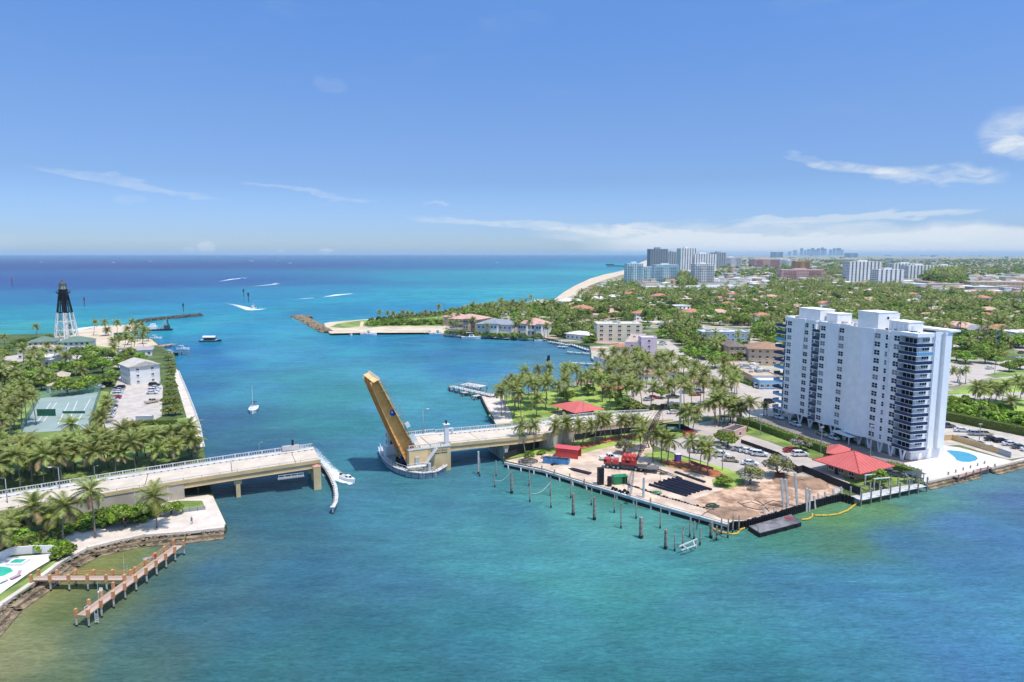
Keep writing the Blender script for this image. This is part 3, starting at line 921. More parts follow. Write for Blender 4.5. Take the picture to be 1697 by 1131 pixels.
def palm(x, y, z, h, label, group, k=None, rz=None, tilt=(0, 0), s=None, detail=False, cs=1.0):
 """one coconut palm standing at x, y"""
 NPALM[0] += 1
 k = rnd.randrange(7) if k is None else k
 trunk, top, crown, specs = PALM_PROTO[k]
 rz = rnd.uniform(0, 6.28) if rz is None else rz
 t = thing('palm_tree', label, 'palm tree', (x, y, z), rz, group)
 sc = h / 8.2
 t.rotation_euler = (tilt[0] + rnd.gauss(0, .05), tilt[1] + rnd.gauss(0, .05), rz)
 inst('trunk', trunk, t, scale=(1, 1, sc))
 loc = (top[0], top[1], top[2] * sc)
 f = cs * rnd.uniform(0.85, 1.08)
 if not detail:
  inst('crown', crown, t, loc, scale=f)
 else:
  inst('crownshaft', M_HEART, t, loc, scale=f)
  for i, (az, el, L, dr, m) in enumerate(specs):
   me = FRONDS[(m.name, i % 3)]
   o = inst('frond', me, t, loc, (0, 0, 0), f * L / 3.45)
   o.rotation_euler = Matrix.Rotation(az, 3, 'Z').__matmul__(Matrix.Rotation(-el, 3, 'Y')).to_euler()
 return t
def palm_px(base, crown, label, group, detail=False, z=1.5, cs=1.0):
 """palm whose foot and crown centre are where the photo shows them (same distance from the camera)"""
 b = at(base[0], base[1], z)
 v = crown[1] - CYP
 u = crown[0] - CXP
 Y = LENS_PX * math.cos(PITCH) - v * math.sin(PITCH)
 Z = -LENS_PX * math.sin(PITCH) - v * math.cos(PITCH)
 t = b.y / Y
 cx, cz = u * t, CAM_H + Z * t
 h = max(4.0, cz - z)
 tilt = math.atan2(cx - b.x, h)
 p = palm(b.x, b.y, z, h / math.cos(tilt), label, group, detail=detail, cs=cs)
 rz = p.rotation_euler.z
 M = Matrix.Rotation(tilt, 3, 'Y') @ Matrix.Rotation(rz, 3, 'Z')
 p.rotation_euler = M.to_euler()
 return p
def scatter(poly_px, n, dmin, z=1.5, seed=1, avoid=()):
 r = random.Random(seed)
 W = [at(p[0], p[1], z) for p in poly_px]
 W = [(p.x, p.y) for p in W]
 AV = [[(q.x, q.y) for q in (at(p[0], p[1], z) for p in a)] for a in avoid]
 x0, x1 = min(p[0] for p in W), max(p[0] for p in W)
 y0, y1 = min(p[1] for p in W), max(p[1] for p in W)
 out = []
 for _ in range(n * 60):
  if len(out) >= n: break
  x, y = r.uniform(x0, x1), r.uniform(y0, y1)
  if not inpoly(x, y, W): continue
  if any(inpoly(x, y, a) for a in AV): continue
  if any((x - a) ** 2 + (y - b) ** 2 < dmin * dmin for a, b in out): continue
  out.append((x, y))
 return out
# ---- broadleaf trees
def crown_mesh(name, seed, rx, rz, nclump, nleaf, ls, m, m2=None, flat=0.5, core=True):
 r = np.random.RandomState(seed)
 V, F, MI = [], [], []
 n = 0
 cl = []
 for i in range(nclump):
  a = i * 2.399 + r.uniform(-0.4, 0.4)
  q = math.sqrt((i + 0.5) / nclump)
  rad = q * rx * 0.78
  h = rz * (1.0 - 0.75 * q ** 2) * r.uniform(0.55, 1.0)
  cl.append((rad * math.cos(a), rad * math.sin(a), h, rx * r.uniform(0.26, 0.42)))
 for ci, (cx, cy, cz, cr) in enumerate(cl):
  k = nleaf
  d = r.normal(size=(k, 3))
  d[:, 2] = np.abs(d[:, 2]) * 0.9 - 0.25
  d /= np.linalg.norm(d, axis=1)[:, None]
  rr = cr * r.uniform(0.72, 1.08, size=(k, 1))
  c = d * rr * np.array([1, 1, 0.72]) + np.array([cx, cy, cz])
  # leaf patch facing outward with a wobble
  nrm = d + r.normal(size=(k, 3)) * 0.45
  nrm /= np.linalg.norm(nrm, axis=1)[:, None]
  t = np.cross(nrm, r.normal(size=(k, 3)))
  t /= np.linalg.norm(t, axis=1)[:, None]
  b = np.cross(nrm, t)
  s = ls * r.uniform(0.6, 1.25, size=(k, 1))
  for j, (u, v) in enumerate(((-1, -0.5), (0.1, -1), (1, 0.3), (-0.2, 1))):
   V.append(c + t * s * u * 0.6 + b * s * v * 0.6)
  quad = np.stack([np.arange(k) + n + j * k for j in range(4)], -1)
  F.extend(quad.tolist())
  MI.extend([1 if (m2 is not None and ci % 3 == 0) else 0] * k)
  n += 4 * k
 V = [tuple(p) for arr in V for p in arr]
 if core:
  for (cx, cy, cz, cr) in cl:
   bm = bmesh.new()
   bmesh.ops.create_icosphere(bm, subdivisions=1, radius=cr * 0.74)
   base = len(V)
   for v in bm.verts:
    f = 1 + 0.18 * math.sin(v.index * 5.1 + seed)
    V.append((cx + v.co.x * f, cy + v.co.y * f, cz + v.co.z * 0.7 * f))
   F.extend([[base + v.index for v in f.verts] for f in bm.faces])
   MI.extend([0] * len(bm.faces))
   bm.free()
 me = bpy.data.meshes.new(name)
 me.from_pydata(V, [], F)
 me.materials.append(m)
 if m2 is not None:
  me.materials.append(m2)
  me.polygons.foreach_set('material_index', MI)
 me.update()
 return me
def trunk_mesh(seed, h, r0, spread, m=None):
 r = random.Random(seed)
 mb = MB()
 mb.tube([(0, 0, -0.1), (r.uniform(-.1, .1), r.uniform(-.1, .1), h * 0.35), (0.1, 0.0, h * 0.5)], [r0, r0 * 0.75, r0 * 0.6], 6)
 for i in range(4):
  a = i * 1.6 + r.uniform(-.3, .3)
  s = spread * r.uniform(0.7, 1.0)
  mb.tube([(0, 0, h * 0.32), (s * 0.45 * math.cos(a), s * 0.45 * math.sin(a), h * 0.6), (s * math.cos(a), s * math.sin(a), h)], [r0 * 0.6, r0 * 0.4, r0 * 0.15], 5)
 return mb.mesh('trunk', m or M_BARK2, True)
TREES = {}
def tree_kind(key, m, m2, rx, rz, nclump, nleaf, ls, h0, r0=0.28, nvar=3):
 TREES[key] = []
 for k in range(nvar):
  c = crown_mesh('crown', hash(key) % 1 + len(TREES) * 31 + k * 7, rx, rz, nclump, nleaf, ls, m, m2)
  t = trunk_mesh(len(TREES) * 17 + k, h0 + rz * 0.45, r0, rx * 0.55)
  TREES[key].append((t, c, h0))
tree_kind('green', M_LEAF, M_LEAFB, 4.6, 3.4, 16, 80, 0.62, 2.2)
tree_kind('bright', M_LEAFB, M_LEAF, 4.2, 3.0, 14, 80, 0.60, 2.0)
tree_kind('dark', M_LEAFD, M_LEAF, 4.6, 4.2, 16, 80, 0.62, 2.4)
tree_kind('olive', M_LEAFO, M_LEAF, 4.2, 3.4, 14, 80, 0.58, 2.2)
tree_kind('silver', M_LEAFS, M_LEAFO, 3.4, 3.0, 16, 100, 0.36, 1.6, 0.2, 2)
tree_kind('shrub', M_LEAF, M_LEAFB, 1.5, 1.5, 8, 50, 0.34, 0.0, 0.08, 3)
tree_kind('shrubd', M_LEAFD, M_LEAFO, 1.5, 1.4, 8, 50, 0.34, 0.0, 0.08, 2)
def tree(x, y, z, key, label, cat='tree', group=None, s=1.0, name=None, sz=None):
 t, c, h0 = rnd.choice(TREES[key])
 nm = name or ('broadleaf_tree' if not key.startswith('shrub') else 'shrub')
 o = thing(nm, label, cat, (x, y, z), rnd.uniform(0, 6.28), group)
 o.scale = (s, s, s * (sz or rnd.uniform(0.85, 1.15)))
 if not key.startswith('shrub'):
  inst('trunk', t, o)
  inst('crown', c, o, (0, 0, h0))
 else:
  inst('stem', t, o, scale=(1, 1, 0.8))
  inst('foliage', c, o, (0, 0, 0.1))
 return o
def tree_px(px, py, key, label, s=1.0, z=1.5, **kw):
 p = at(px, py, z)
 return tree(p.x, p.y, z, key, label, s=s, **kw)
def hedge(pix, w, h, label, m=None, z=1.5, cat='hedge'):
 """clipped hedge: a leafy block along a line"""
 P = [at(p[0], p[1], z) for p in pix]
 c0 = P[0]
 t = thing('hedge', label, cat, (c0.x, c0.y, z))
 r = np.random.RandomState(len(pix) * 3 + int(abs(c0.x)))
 V, F = [], []
 core = MB()
 for i in range(len(P) - 1):
  a, b = P[i] - c0, P[i + 1] - c0
  d = (b - a)
  L = d.length
  d.normalize()
  nn = Vector((-d.y, d.x, 0))
  core.bar((a.x, a.y, h * 0.47), (b.x, b.y, h * 0.47), w * 0.86, h * 0.9)
  k = int(L * (w + 2 * h) * 5.5)
  u = r.uniform(0, L, k)
  q = r.uniform(-h, w + h, k)
  side = np.where(q < 0, -w / 2, np.where(q > w, w / 2, q - w / 2))
  zz = np.where(q < 0, h + q, np.where(q > w, h - (q - w), h))
  side = side + r.normal(size=k) * 0.07
  zz = zz + r.normal(size=k) * 0.08
  c = np.stack([a.x + d.x * u + nn.x * side, a.y + d.y * u + nn.y * side, zz], -1)
  t1 = r.normal(size=(k, 3)); t1 /= np.linalg.norm(t1, axis=1)[:, None]
  t2 = np.cross(t1, r.normal(size=(k, 3))); t2 /= np.linalg.norm(t2, axis=1)[:, None]
  base = len(V)
  for j, (uu, vv) in enumerate(((-1, -.5), (.2, -1), (1, .4), (-.2, 1))):
   V.extend((c + t1 * 0.17 * uu + t2 * 0.17 * vv).tolist())
  F.extend(np.stack([np.arange(k) + base + j * k for j in range(4)], -1).tolist())
 me = bpy.data.meshes.new('foliage')
 me.from_pydata(V, [], F)
 me.materials.append(m or M_LEAF)
 inst('foliage', me, t)
 core.build('stems', m or M_LEAFD, t)
 return t
def bush_row(pix, n, key, label, group, s=(0.8, 1.3), jitter=1.0, z=1.5, seed=3):
 r = random.Random(seed)
 P = [at(p[0], p[1], z) for p in pix]
 L = [0]
 for i in range(1, len(P)): L.append(L[-1] + (P[i] - P[i - 1]).length)
 for i in range(n):
  q = L[-1] * (i + 0.5) / n
  k = min(max(j for j in range(len(L)) if L[j] <= q), len(P) - 2)
  c = P[k].lerp(P[k + 1], (q - L[k]) / (L[k + 1] - L[k]))
  tree(c.x + r.uniform(-jitter, jitter), c.y + r.uniform(-jitter, jitter), z, key, label, 'shrub', group, r.uniform(*s))
# ---- left bank: the dense palm grove above the bridge road
GROVE = [(-60, 785), (20, 772), (110, 766), (190, 760), (260, 752), (332, 748), (336, 768), (260, 776), (180, 788), (90, 806), (0, 822), (-70, 838)]
for i, (x, y) in enumerate(scatter(GROVE, 62, 2.9, seed=5)):
 palm(x, y, 1.4, rnd.uniform(5.6, 9.4), 'coconut palm in the dense grove between the tennis court and the bridge road', 'palms in the grove above the bridge road', detail=i < 14, cs=1.05)
for i, (x, y) in enumerate(scatter([(-60, 830), (-60, 690), (30, 700), (20, 750), (-20, 800)], 10, 3.5, seed=6)):
 palm(x, y, 1.4, rnd.uniform(7, 9), 'coconut palm among cars and lawn at the left edge beside the tennis court', 'palms at the left edge', cs=1.0)
for b, c, lab in (((157.5, 892), (156, 812), 'tall coconut palm on the sandy lot with star-shaped shadow, centre of three'), ((260, 875), (259, 823), 'coconut palm standing nearest the sandy point under the bridge'),
                  ((104, 902), (102, 842), 'coconut palm with yellowing fronds at the left end of the sandy lot'), ((52, 886), (50, 838), 'short coconut palm between the road and the pool garden'),
                  ((74, 880), (75, 855), 'low young palm beside the orange soil bank'), ((20, 905), (18, 868), 'leaning palm above the white pool wall at the left edge'), ((-8, 930), (-6, 880), 'palm at the very left edge above the pool')):
 palm_px(b, c, lab, None, detail=True, cs=1.05)
for (px, py, key, s, lab) in ((208, 874, 'bright', 0.82, 'round green tree with pale forked trunk on the sandy lot'), (186, 868, 'green', 0.6, 'dense green tree behind the tall palm on the sandy lot'),
                              (284, 853, 'bright', 0.62, 'small round tree next to the dry grass patch'), (240, 860, 'green', 0.55, 'low green tree between the two palms of the sandy lot'), (140, 872, 'green', 0.5, 'low tree left of the tall palm'),
                              (36, 905, 'green', 0.6, 'dark leafy tree above the pool wall'), (165, 866, 'dark', 0.55, 'dark shrubby tree below the road railing')):
 tree_px(px, py, key, lab, s=s)
bush_row([(95, 893), (130, 880), (170, 872), (230, 865), (262, 852)], 16, 'shrub', 'leafy shrub in the row between the road and the sandy lot', 'shrubs below the bridge road', (0.8, 1.5))
bush_row([(0, 918), (40, 908), (85, 898)], 12, 'shrubd', 'dark leafy shrub behind the curved white pool wall', 'shrubs behind the pool wall', (0.9, 1.7), 1.6)
bush_row([(-40, 880), (30, 865), (60, 868)], 10, 'shrub', 'green shrub under the palms left of the sandy lot', 'shrubs under the left palms', (1.0, 1.9), 2.0)
bush_row([(62, 918), (84, 908), (105, 915), (100, 930)], 7, 'shrub', 'bright green clipped bush at the end of the pool wall', 'bright bushes beside the pool wall', (1.0, 1.4), 0.8)
# promenade side bushes / sea grapes right of the car park
for (px, py, s) in ((282, 610, 0.75), (284, 622, 0.8), (283, 634, 0.8), (284, 648, 0.85), (284, 662, 0.85), (288, 676, 0.9), (291, 688, 0.9), (280, 688, 0.8), (276, 670, 0.7), (279, 598, 0.7)):
 tree_px(px, py, 'olive', 'clipped olive-green tree in the row between the car park and the promenade', s=s * 0.75, group='trees along the left promenade')
tree_px(322, 745, 'green', 'green bush at the corner of the grove by the left bridge abutment', s=0.6)
tree_px(308, 722, 'olive', 'olive fan-leaved tree beside the promenade end', s=0.7)
# big round trees in the left village
for (px, py, key, s) in ((128, 622, 'bright', 1.25), (150, 612, 'green', 1.0), (100, 618, 'bright', 1.05), (62, 640, 'bright', 1.2), (84, 646, 'green', 1.0), (40, 640, 'green', 0.95), (145, 650, 'bright', 1.15), (112, 655, 'green', 1.0),
                         (170, 618, 'green', 0.9), (196, 612, 'green', 0.8), (205, 604, 'green', 0.8), (150, 590, 'green', 0.9), (128, 598, 'dark', 0.9), (232, 600, 'green', 0.7), (20, 618, 'green', 0.9), (30, 655, 'dark', 0.9), (108, 595, 'bright', 0.7), (178, 600, 'dark', 0.8), (60, 625, 'green', 0.9), (5, 600, 'olive', 0.9), (8, 640, 'dark', 0.9), (215, 592, 'olive', 0.8), (180, 640, 'dark', 0.7), (186, 630, 'green', 0.7)):
 tree_px(px, py, key, 'broad round tree among the white cottages south of the lighthouse', s=s * 1.2, group='round trees among the cottages')
for i, (px, py) in enumerate([(24, 575), (34, 572), (46, 570), (58, 568), (70, 566), (82, 565), (40, 580), (60, 578), (16, 582), (78, 572)]):
 tree_px(px, py, 'dark', 'wind-clipped dark shrub tree between the sea and the cottages', s=0.62, group='shore trees left of the lighthouse')
pv = [((61, 560), (61, 541)), ((112, 560), (113, 540)), ((155, 556), (158, 534)), ((175, 557), (175, 534)), ((194, 559), (195, 534)), ((180, 556), (179, 547)), ((8, 580), (8, 558)), ((222, 560), (219, 533)), ((230, 562), (234, 538)), ((212, 572), (214, 545)), ((222, 576), (226, 552)), ((236, 570), (240, 545)), ((206, 580), (208, 556)),
      ((188, 596), (186, 565)), ((196, 590), (198, 560)), ((192, 602), (190, 575)), ((246, 566), (244, 548)), ((238, 580), (236, 556)), ((216, 588), (218, 562)), ((228, 566), (228, 541))]
for b, c in pv:
 palm_px(b, c, 'coconut palm on the sand and lawn beside the lighthouse', 'palms beside the lighthouse', cs=1.0)
for i, (x, y) in enumerate(scatter([(-20, 600), (90, 598), (180, 612), (170, 640), (60, 655), (40, 700), (-30, 720)], 24, 4.5, seed=8)):
 palm(x, y, 1.4, rnd.uniform(6, 9), 'coconut palm between the cottages of the left village', 'palms of the left village', cs=1.05)
for b, c in (((60, 705), (55, 655)), ((44, 700), (40, 650)), ((36, 708), (34, 658)), ((24, 712), (22, 672)), ((10, 712), (12, 680)), ((172, 702), (170, 672)), ((166, 716), (164, 690)), ((176, 690), (176, 662)), ((178, 722), (168, 690)), ((10, 735), (8, 697)), ((126, 738), (124, 702))):
 palm_px(b, c, 'coconut palm with yellow fronds beside the tennis court fence', 'palms around the tennis court')
hedge([(207, 707), (250, 704), (293, 703)], 1.6, 1.6, 'clipped dark green hedge along the end of the left car park')
hedge([(150, 745), (160, 718), (172, 690), (180, 672)], 1.0, 1.5, 'green hedge along the right side of the tennis court')
hedge([(190, 560), (220, 562)], 1.4, 1.3, 'low hedge by the lighthouse beach')
# ---- right bank
PARK_AV = [[(940, 700), (935, 672), (985, 660), (1010, 680), (990, 700)], [(905, 706), (925, 680), (955, 668), (960, 676), (925, 706)]]
for i, (x, y) in enumerate(scatter([(866, 652), (940, 640), (990, 640), (1060, 655), (1100, 668), (1020, 682), (930, 694), (880, 697), (850, 690)], 34, 4.6, seed=12, avoid=PARK_AV)):
 palm(x, y, 1.4, rnd.uniform(7.2, 11.2), 'tall coconut palm on the bright lawn of the riverside park', 'palms of the riverside park', detail=i < 8)
for i, (x, y) in enumerate(scatter([(822, 672), (850, 660), (862, 680), (880, 697), (835, 700)], 8, 3.2, seed=13)):
 palm(x, y, 1.4, rnd.uniform(7.2, 11.2), 'tall coconut palm at the promenade corner of the riverside park', 'palms at the promenade corner', detail=i < 4)
for i, (x, y) in enumerate(scatter([(975, 630), (1010, 605), (1090, 612), (1180, 625), (1225, 640), (1200, 660), (1120, 655), (1050, 648), (990, 640)], 52, 4.2, seed=14)):
 palm(x, y, 1.4, rnd.uniform(6.8, 11), 'coconut palm in the thick palm belt behind the car park of the riverside park', 'palms behind the park car park')
for i, (x, y) in enumerate(scatter([(1050, 676), (1120, 670), (1205, 666), (1225, 650), (1232, 660), (1200, 680), (1120, 684)], 14, 4.0, seed=15)):
 palm(x, y, 1.4, rnd.uniform(8, 10.5), 'coconut palm on the verge between the road and the park car park', 'palms along the road verge')
row = [((871, 754), (863, 706)), ((884, 747), (888, 704)), ((908, 747), (915, 702)), ((933, 736), (932, 699)), ((938, 740), (938, 700)), ((949, 739), (953, 702)), ((962, 739), (979, 703)), ((983, 739), (991, 694)), ((993, 735), (996, 697)), ((1004, 731), (999, 697)), ((1013, 730), (1013, 692)),
       ((1031, 730), (1026, 695)), ((1034, 727), (1036, 699)), ((1047, 728), (1047, 694)), ((1062, 724), (1060, 697)), ((1080, 722), (1072, 702))]
for i, (b, c) in enumerate(row):
 palm_px(b, c, 'slender coconut palm in the row between the ramp wall and the construction yard', 'palm row along the bridge ramp', detail=i < 6, cs=0.88)
yard = [((1096, 767), (1096, 722)), ((1106, 770), (1109, 728)), ((1082, 766), (1081, 716)), ((1142, 776), (1142, 731)), ((1160, 780), (1162, 734)), ((1172, 786), (1176, 741)), ((1062, 750), (1059, 716)), ((1076, 742), (1066, 712))]
for b, c in yard:
 palm_px(b, c, 'yellow-green coconut palm on the mulch strip behind the crane', 'palms on the mulch strip behind the crane', detail=True, cs=0.95)
cor = [((1133, 712), (1134, 682)), ((1140, 716), (1142, 681)), ((1147, 716), (1154, 684)), ((1184, 704), (1186, 664)), ((1192, 706), (1194, 660)), ((1200, 702), (1202, 655)), ((1206, 706), (1210, 668)), ((1214, 708), (1214, 676)), ((1229, 712), (1227, 674)), ((1238, 716), (1247, 668)), ((1188, 700), (1180, 668)), ((1221, 710), (1220, 678)), ((1196, 696), (1190, 650)), ((1210, 700), (1216, 664))]
for i, (b, c) in enumerate(cor):
 palm_px(b, c, 'coconut palm at the car park entrance corner near the crossing', 'palms at the car park entrance', detail=i < 3)
for b, c in (((1266, 690), (1265, 671)), ((1271, 690), (1272, 671))):
 palm_px(b, c, 'small palm standing on the paved corner left of the tall tower', 'two small palms left of the tower', cs=0.6)
for (px, py, key, s, lab) in ((1195, 735, 'olive', 0.62, 'rounder of two dense olive trees at the car park, rear one'), (1206, 742, 'olive', 0.78, 'large dense olive tree in the middle of the car park, front one'),
                              (1289, 790, 'silver', 1.25, 'large silver-leaved tree by the yard gate'), (1243, 803, 'silver', 1.05, 'silver-leaved tree on the dirt, nearest the water'), (1327, 747, 'silver', 1.0, 'silver-leaved tree against the tower hedge'),
                              (1034, 752, 'silver', 0.85, 'grey leafless-looking tree behind the pickup truck'), (1199, 806, 'bright', 0.55, 'small bright green tree on the grassy island in the dirt'), (1457, 806, 'green', 0.62, 'small round tree on the lawn in front of the red-roofed pavilion'),
                              (1096, 660, 'bright', 0.7, 'bright green round tree in the upper park'), (1000, 632, 'bright', 0.95, 'bright green tree behind the red park pavilion'), (1010, 650, 'green', 0.8, 'green tree right behind the park pavilion'), (1035, 680, 'dark', 0.8, 'dark tree right of the park pavilion'), (1050, 683, 'olive', 0.8, 'olive tree between pavilion and road'),
                              (975, 655, 'green', 0.7, 'green tree left behind the park pavilion'), (940, 668, 'green', 0.8, 'green tree on the lawn left of the park pavilion'), (1020, 668, 'green', 0.7, 'green tree touching the park pavilion roof')):
 tree_px(px, py, key, lab, s=s)
bush_row([(1044, 680), (1060, 678), (1100, 679), (1140, 676), (1170, 674)], 16, 'shrubd', 'low dark shrub along the verge of the park car park', 'verge shrubs of the park car park', (0.8, 1.3))
bush_row([(974, 690), (985, 694), (1000, 690)], 6, 'shrubd', 'rounded shrub in front of the park pavilion', 'shrubs at the park pavilion', (0.8, 1.3))
bush_row([(905, 752), (880, 758), (870, 762)], 5, 'shrub', 'scrubby bush behind the blue skip', 'bushes behind the blue skip', (0.7, 1.1))
hedge([(1222, 702), (1245, 706), (1300, 727), (1360, 748), (1432, 773)], 2.4, 2.4, 'long clipped hedge between the public car park and the tower driveway')
hedge([(1468, 777), (1495, 783), (1523, 792)], 2.2, 2.0, 'clipped hedge between the red-roofed pavilion and the pool terrace')
hedge([(1560, 694), (1600, 702), (1697, 722), (1800, 745)], 2.6, 3.0, 'long dark hedge behind the tower car park at the right edge')
hedge([(1205, 625), (1225, 632), (1245, 640)], 1.6, 1.4, 'low hedge beside the salmon restaurant on the side street')
bush_row([(1570, 690), (1600, 692), (1640, 700), (1680, 706), (1740, 715)], 20, 'shrub', 'large sea grape bush behind the tower car park hedge', 'sea grape bushes at the right edge', (2.2, 3.4), 3.5)
bush_row([(1565, 678), (1590, 676), (1620, 684), (1650, 690)], 12, 'shrub', 'sea grape bush in front of the palms on the meadow', 'sea grapes on the meadow', (2.2, 3.0), 3.0)
for b, c in (((1614, 678), (1616, 640)), ((1632, 676), (1630, 645)), ((1644, 672), (1642, 640)), ((1660, 670), (1665, 638)), ((1676, 668), (1686, 630)), ((1690, 664), (1694, 634)), ((1625, 664), (1620, 648)), ((1650, 664), (1655, 642)), ((1704, 672), (1702, 640)), ((1638, 664), (1648, 646))):
 palm_px(b, c, 'wind-blown palm in the clump on the meadow right of the tower', 'palm clump on the meadow')
palm_px((1668, 692), (1679, 664), 'single leaning palm alone on the bright meadow at the right edge', None)
for b, c in (((1592, 638), (1582, 612)), ((1600, 636), (1602, 612)), ((1586, 634), (1590, 615))):
 palm_px(b, c, 'sabal palm in the group on the boulevard corner', 'sabal palms on the boulevard corner', cs=0.75)
for (px, py, s, key) in ((1600, 603, 1.2, 'green'), (1632, 602, 1.3, 'green'), (1585, 598, 1.1, 'olive'), (1654, 598, 1.0, 'olive'), (1672, 616, 0.9, 'green'), (1690, 612, 1.0, 'green'), (1650, 604, 0.8, 'green'), (1618, 590, 1.2, 'green')):
 tree_px(px, py, key, 'spreading street tree beside the wide boulevard right of the tower', s=s, group='street trees by the boulevard')
# point with the beach, villas
for i, px in enumerate((629, 643, 651, 662, 667, 674, 685, 698, 706, 715)):
 palm_px((px, 533 + (i % 3)), (px + rnd.uniform(-1, 1), 517 + (i % 4) * 1.5), 'dark coconut palm on the dune strip behind the inlet beach', 'palms on the dune behind the beach', cs=0.9)
for b, c in (((727, 532), (727, 508)), ((746, 546), (747, 520)), ((761, 548), (760, 520)), ((722, 536), (730, 520)), ((787, 522), (788, 508)), ((797, 524), (796, 506)), ((805, 520), (805, 505)), ((812, 524), (812, 504)), ((825, 520), (824, 504)), ((836, 522), (836, 505)), ((850, 522), (851, 500)), ((862, 524), (862, 506)), ((845, 528), (845, 510))):
 palm_px(b, c, 'tall palm among the waterfront villas on the point', 'palms among the waterfront villas')
for (px, py, s) in ((848, 546, .9), (770, 552, .6), (852, 530, .9), (866, 540, 1.0), (915, 545, 1.1), (935, 540, 1.1), (905, 528, 1.0), (780, 538, .7), (842, 552, .6), (930, 552, .9), (880, 530, 1.0), (895, 520, 1.0), (945, 556, .9), (960, 550, 1.0), (975, 566, .6), (955, 530, 1.1), (920, 524, 1.0), (940, 515, 1.0)):
 tree_px(px, py, rnd.choice(['green', 'green', 'dark']), 'dense green tree between the waterfront villas and the office blocks', s=s, group='trees between the villas')
bush_row([(612, 540), (640, 539), (700, 538), (733, 537)], 22, 'shrub', 'sea grape shrub in the green dune belt behind the inlet beach', 'dune shrubs behind the beach', (2.0, 3.2), 3.0)
bush_row([(615, 534), (650, 530), (700, 526), (738, 522)], 18, 'shrubd', 'dark shrub on the seaward side of the dune belt', 'seaward dune shrubs', (2.0, 3.0), 3.0)
for i, (px, py) in enumerate([(750, 556), (757, 556.5), (781, 558), (786, 558.5), (806, 559.5), (852, 560), (860, 561), (878, 561), (902, 561.5), (908, 562)]):
 palm_px((px, py), (px + (i % 3) - 1, py - 20 - (i % 4) * 3), 'palm in the waterfront garden directly before the villas', 'palms before the villas', cs=.95)
bush_row([(740, 553.5), (780, 557), (850, 560.5), (905, 562.5)], 26, 'shrub', 'garden shrub at the foot of the waterfront villas', 'villa garden shrubs', (1.2, 2.2), 2.0)
# ------------------------------------------------------------------ bridge
BA = math.radians(24)
BE = Vector((math.cos(BA), math.sin(BA), 0))
BN = Vector((-BE.y, BE.x, 0))
BO = Vector((-49.4, 170.9, 0))
M_TAN = mat('tan_paint', '#cdb083', 0.8, 0.08, 0.25)
M_TANP = mat('tan_concrete', '#c8b186', 0.85, 0.10, 0.2, bump=0.1)
M_LEAFT = mat('ochre_steel', '#fbaa5a', 0.6, 0.10, 0.4)
M_LEAFT2 = mat('pale_ochre_steel', '#ecc486', 0.6, 0.10, 0.4)
M_DECK = mat('bridge_concrete', '#c8b9a6', 0.85, 0.07, 0.3)
M_WHCONC = mat('white_concrete', '#bfbcb8', 0.8, 0.10, 0.5)
M_GREY = mat('grey_metal', '#8d9396', 0.5, 0.05, 1.0)
M_DARK = mat('black_metal', '#17171a', 0.5, 0.1, 1.0)
M_JOINT = mat('expansion_joint', '#4a4642', 0.9, 0)
M_TIMB = mat('fender_timber', '#aeb2b8', 0.85, 0.15, 0.8)
M_TIMBD = mat('dark_timber', '#5b5652', 0.9, 0.2, 0.8)
M_PURP = mat('purple_machinery', '#23204a', 0.5, 0)
def BW(s, t, z=0.0):
 return BO + BE * s + BN * t + Vector((0, 0, z))
def zdeck(s):
 K = [(-130, 1.6), (-100, 2.3), (-80, 3.3), (-60, 4.4), (-40, 5.5), (-20, 6.3), (0, 6.9), (24, 7.2), (40, 7.0), (55, 6.6)]
 for i in range(len(K) - 1):
  if K[i][0] <= s <= K[i + 1][0]:
   f = (s - K[i][0]) / (K[i + 1][0] - K[i][0])
   return K[i][1] * (1 - f) + K[i + 1][1] * f
 return K[0][1] if s < -130 else K[-1][1]
def rail_panel_mesh(L):
 mb = MB().mat(M_WHCONC)
 mb.box(-0.16, 0.16, -0.14, 0.14, 0, 1.12)
 mb.box(0.16, L - 0.16, -0.1, 0.1, 0.94, 1.10)
 mb.box(0.16, L - 0.16, -0.1, 0.1, 0.0, 0.16)
 n = 5
 for i in range(1, n):
  x = 0.16 + (L - 0.32) * i / n
  mb.box(x - 0.05, x + 0.05, -0.06, 0.06, 0.16, 0.94)
 return mb.mesh('railing_panel')
RAILP = rail_panel_mesh(3.0)
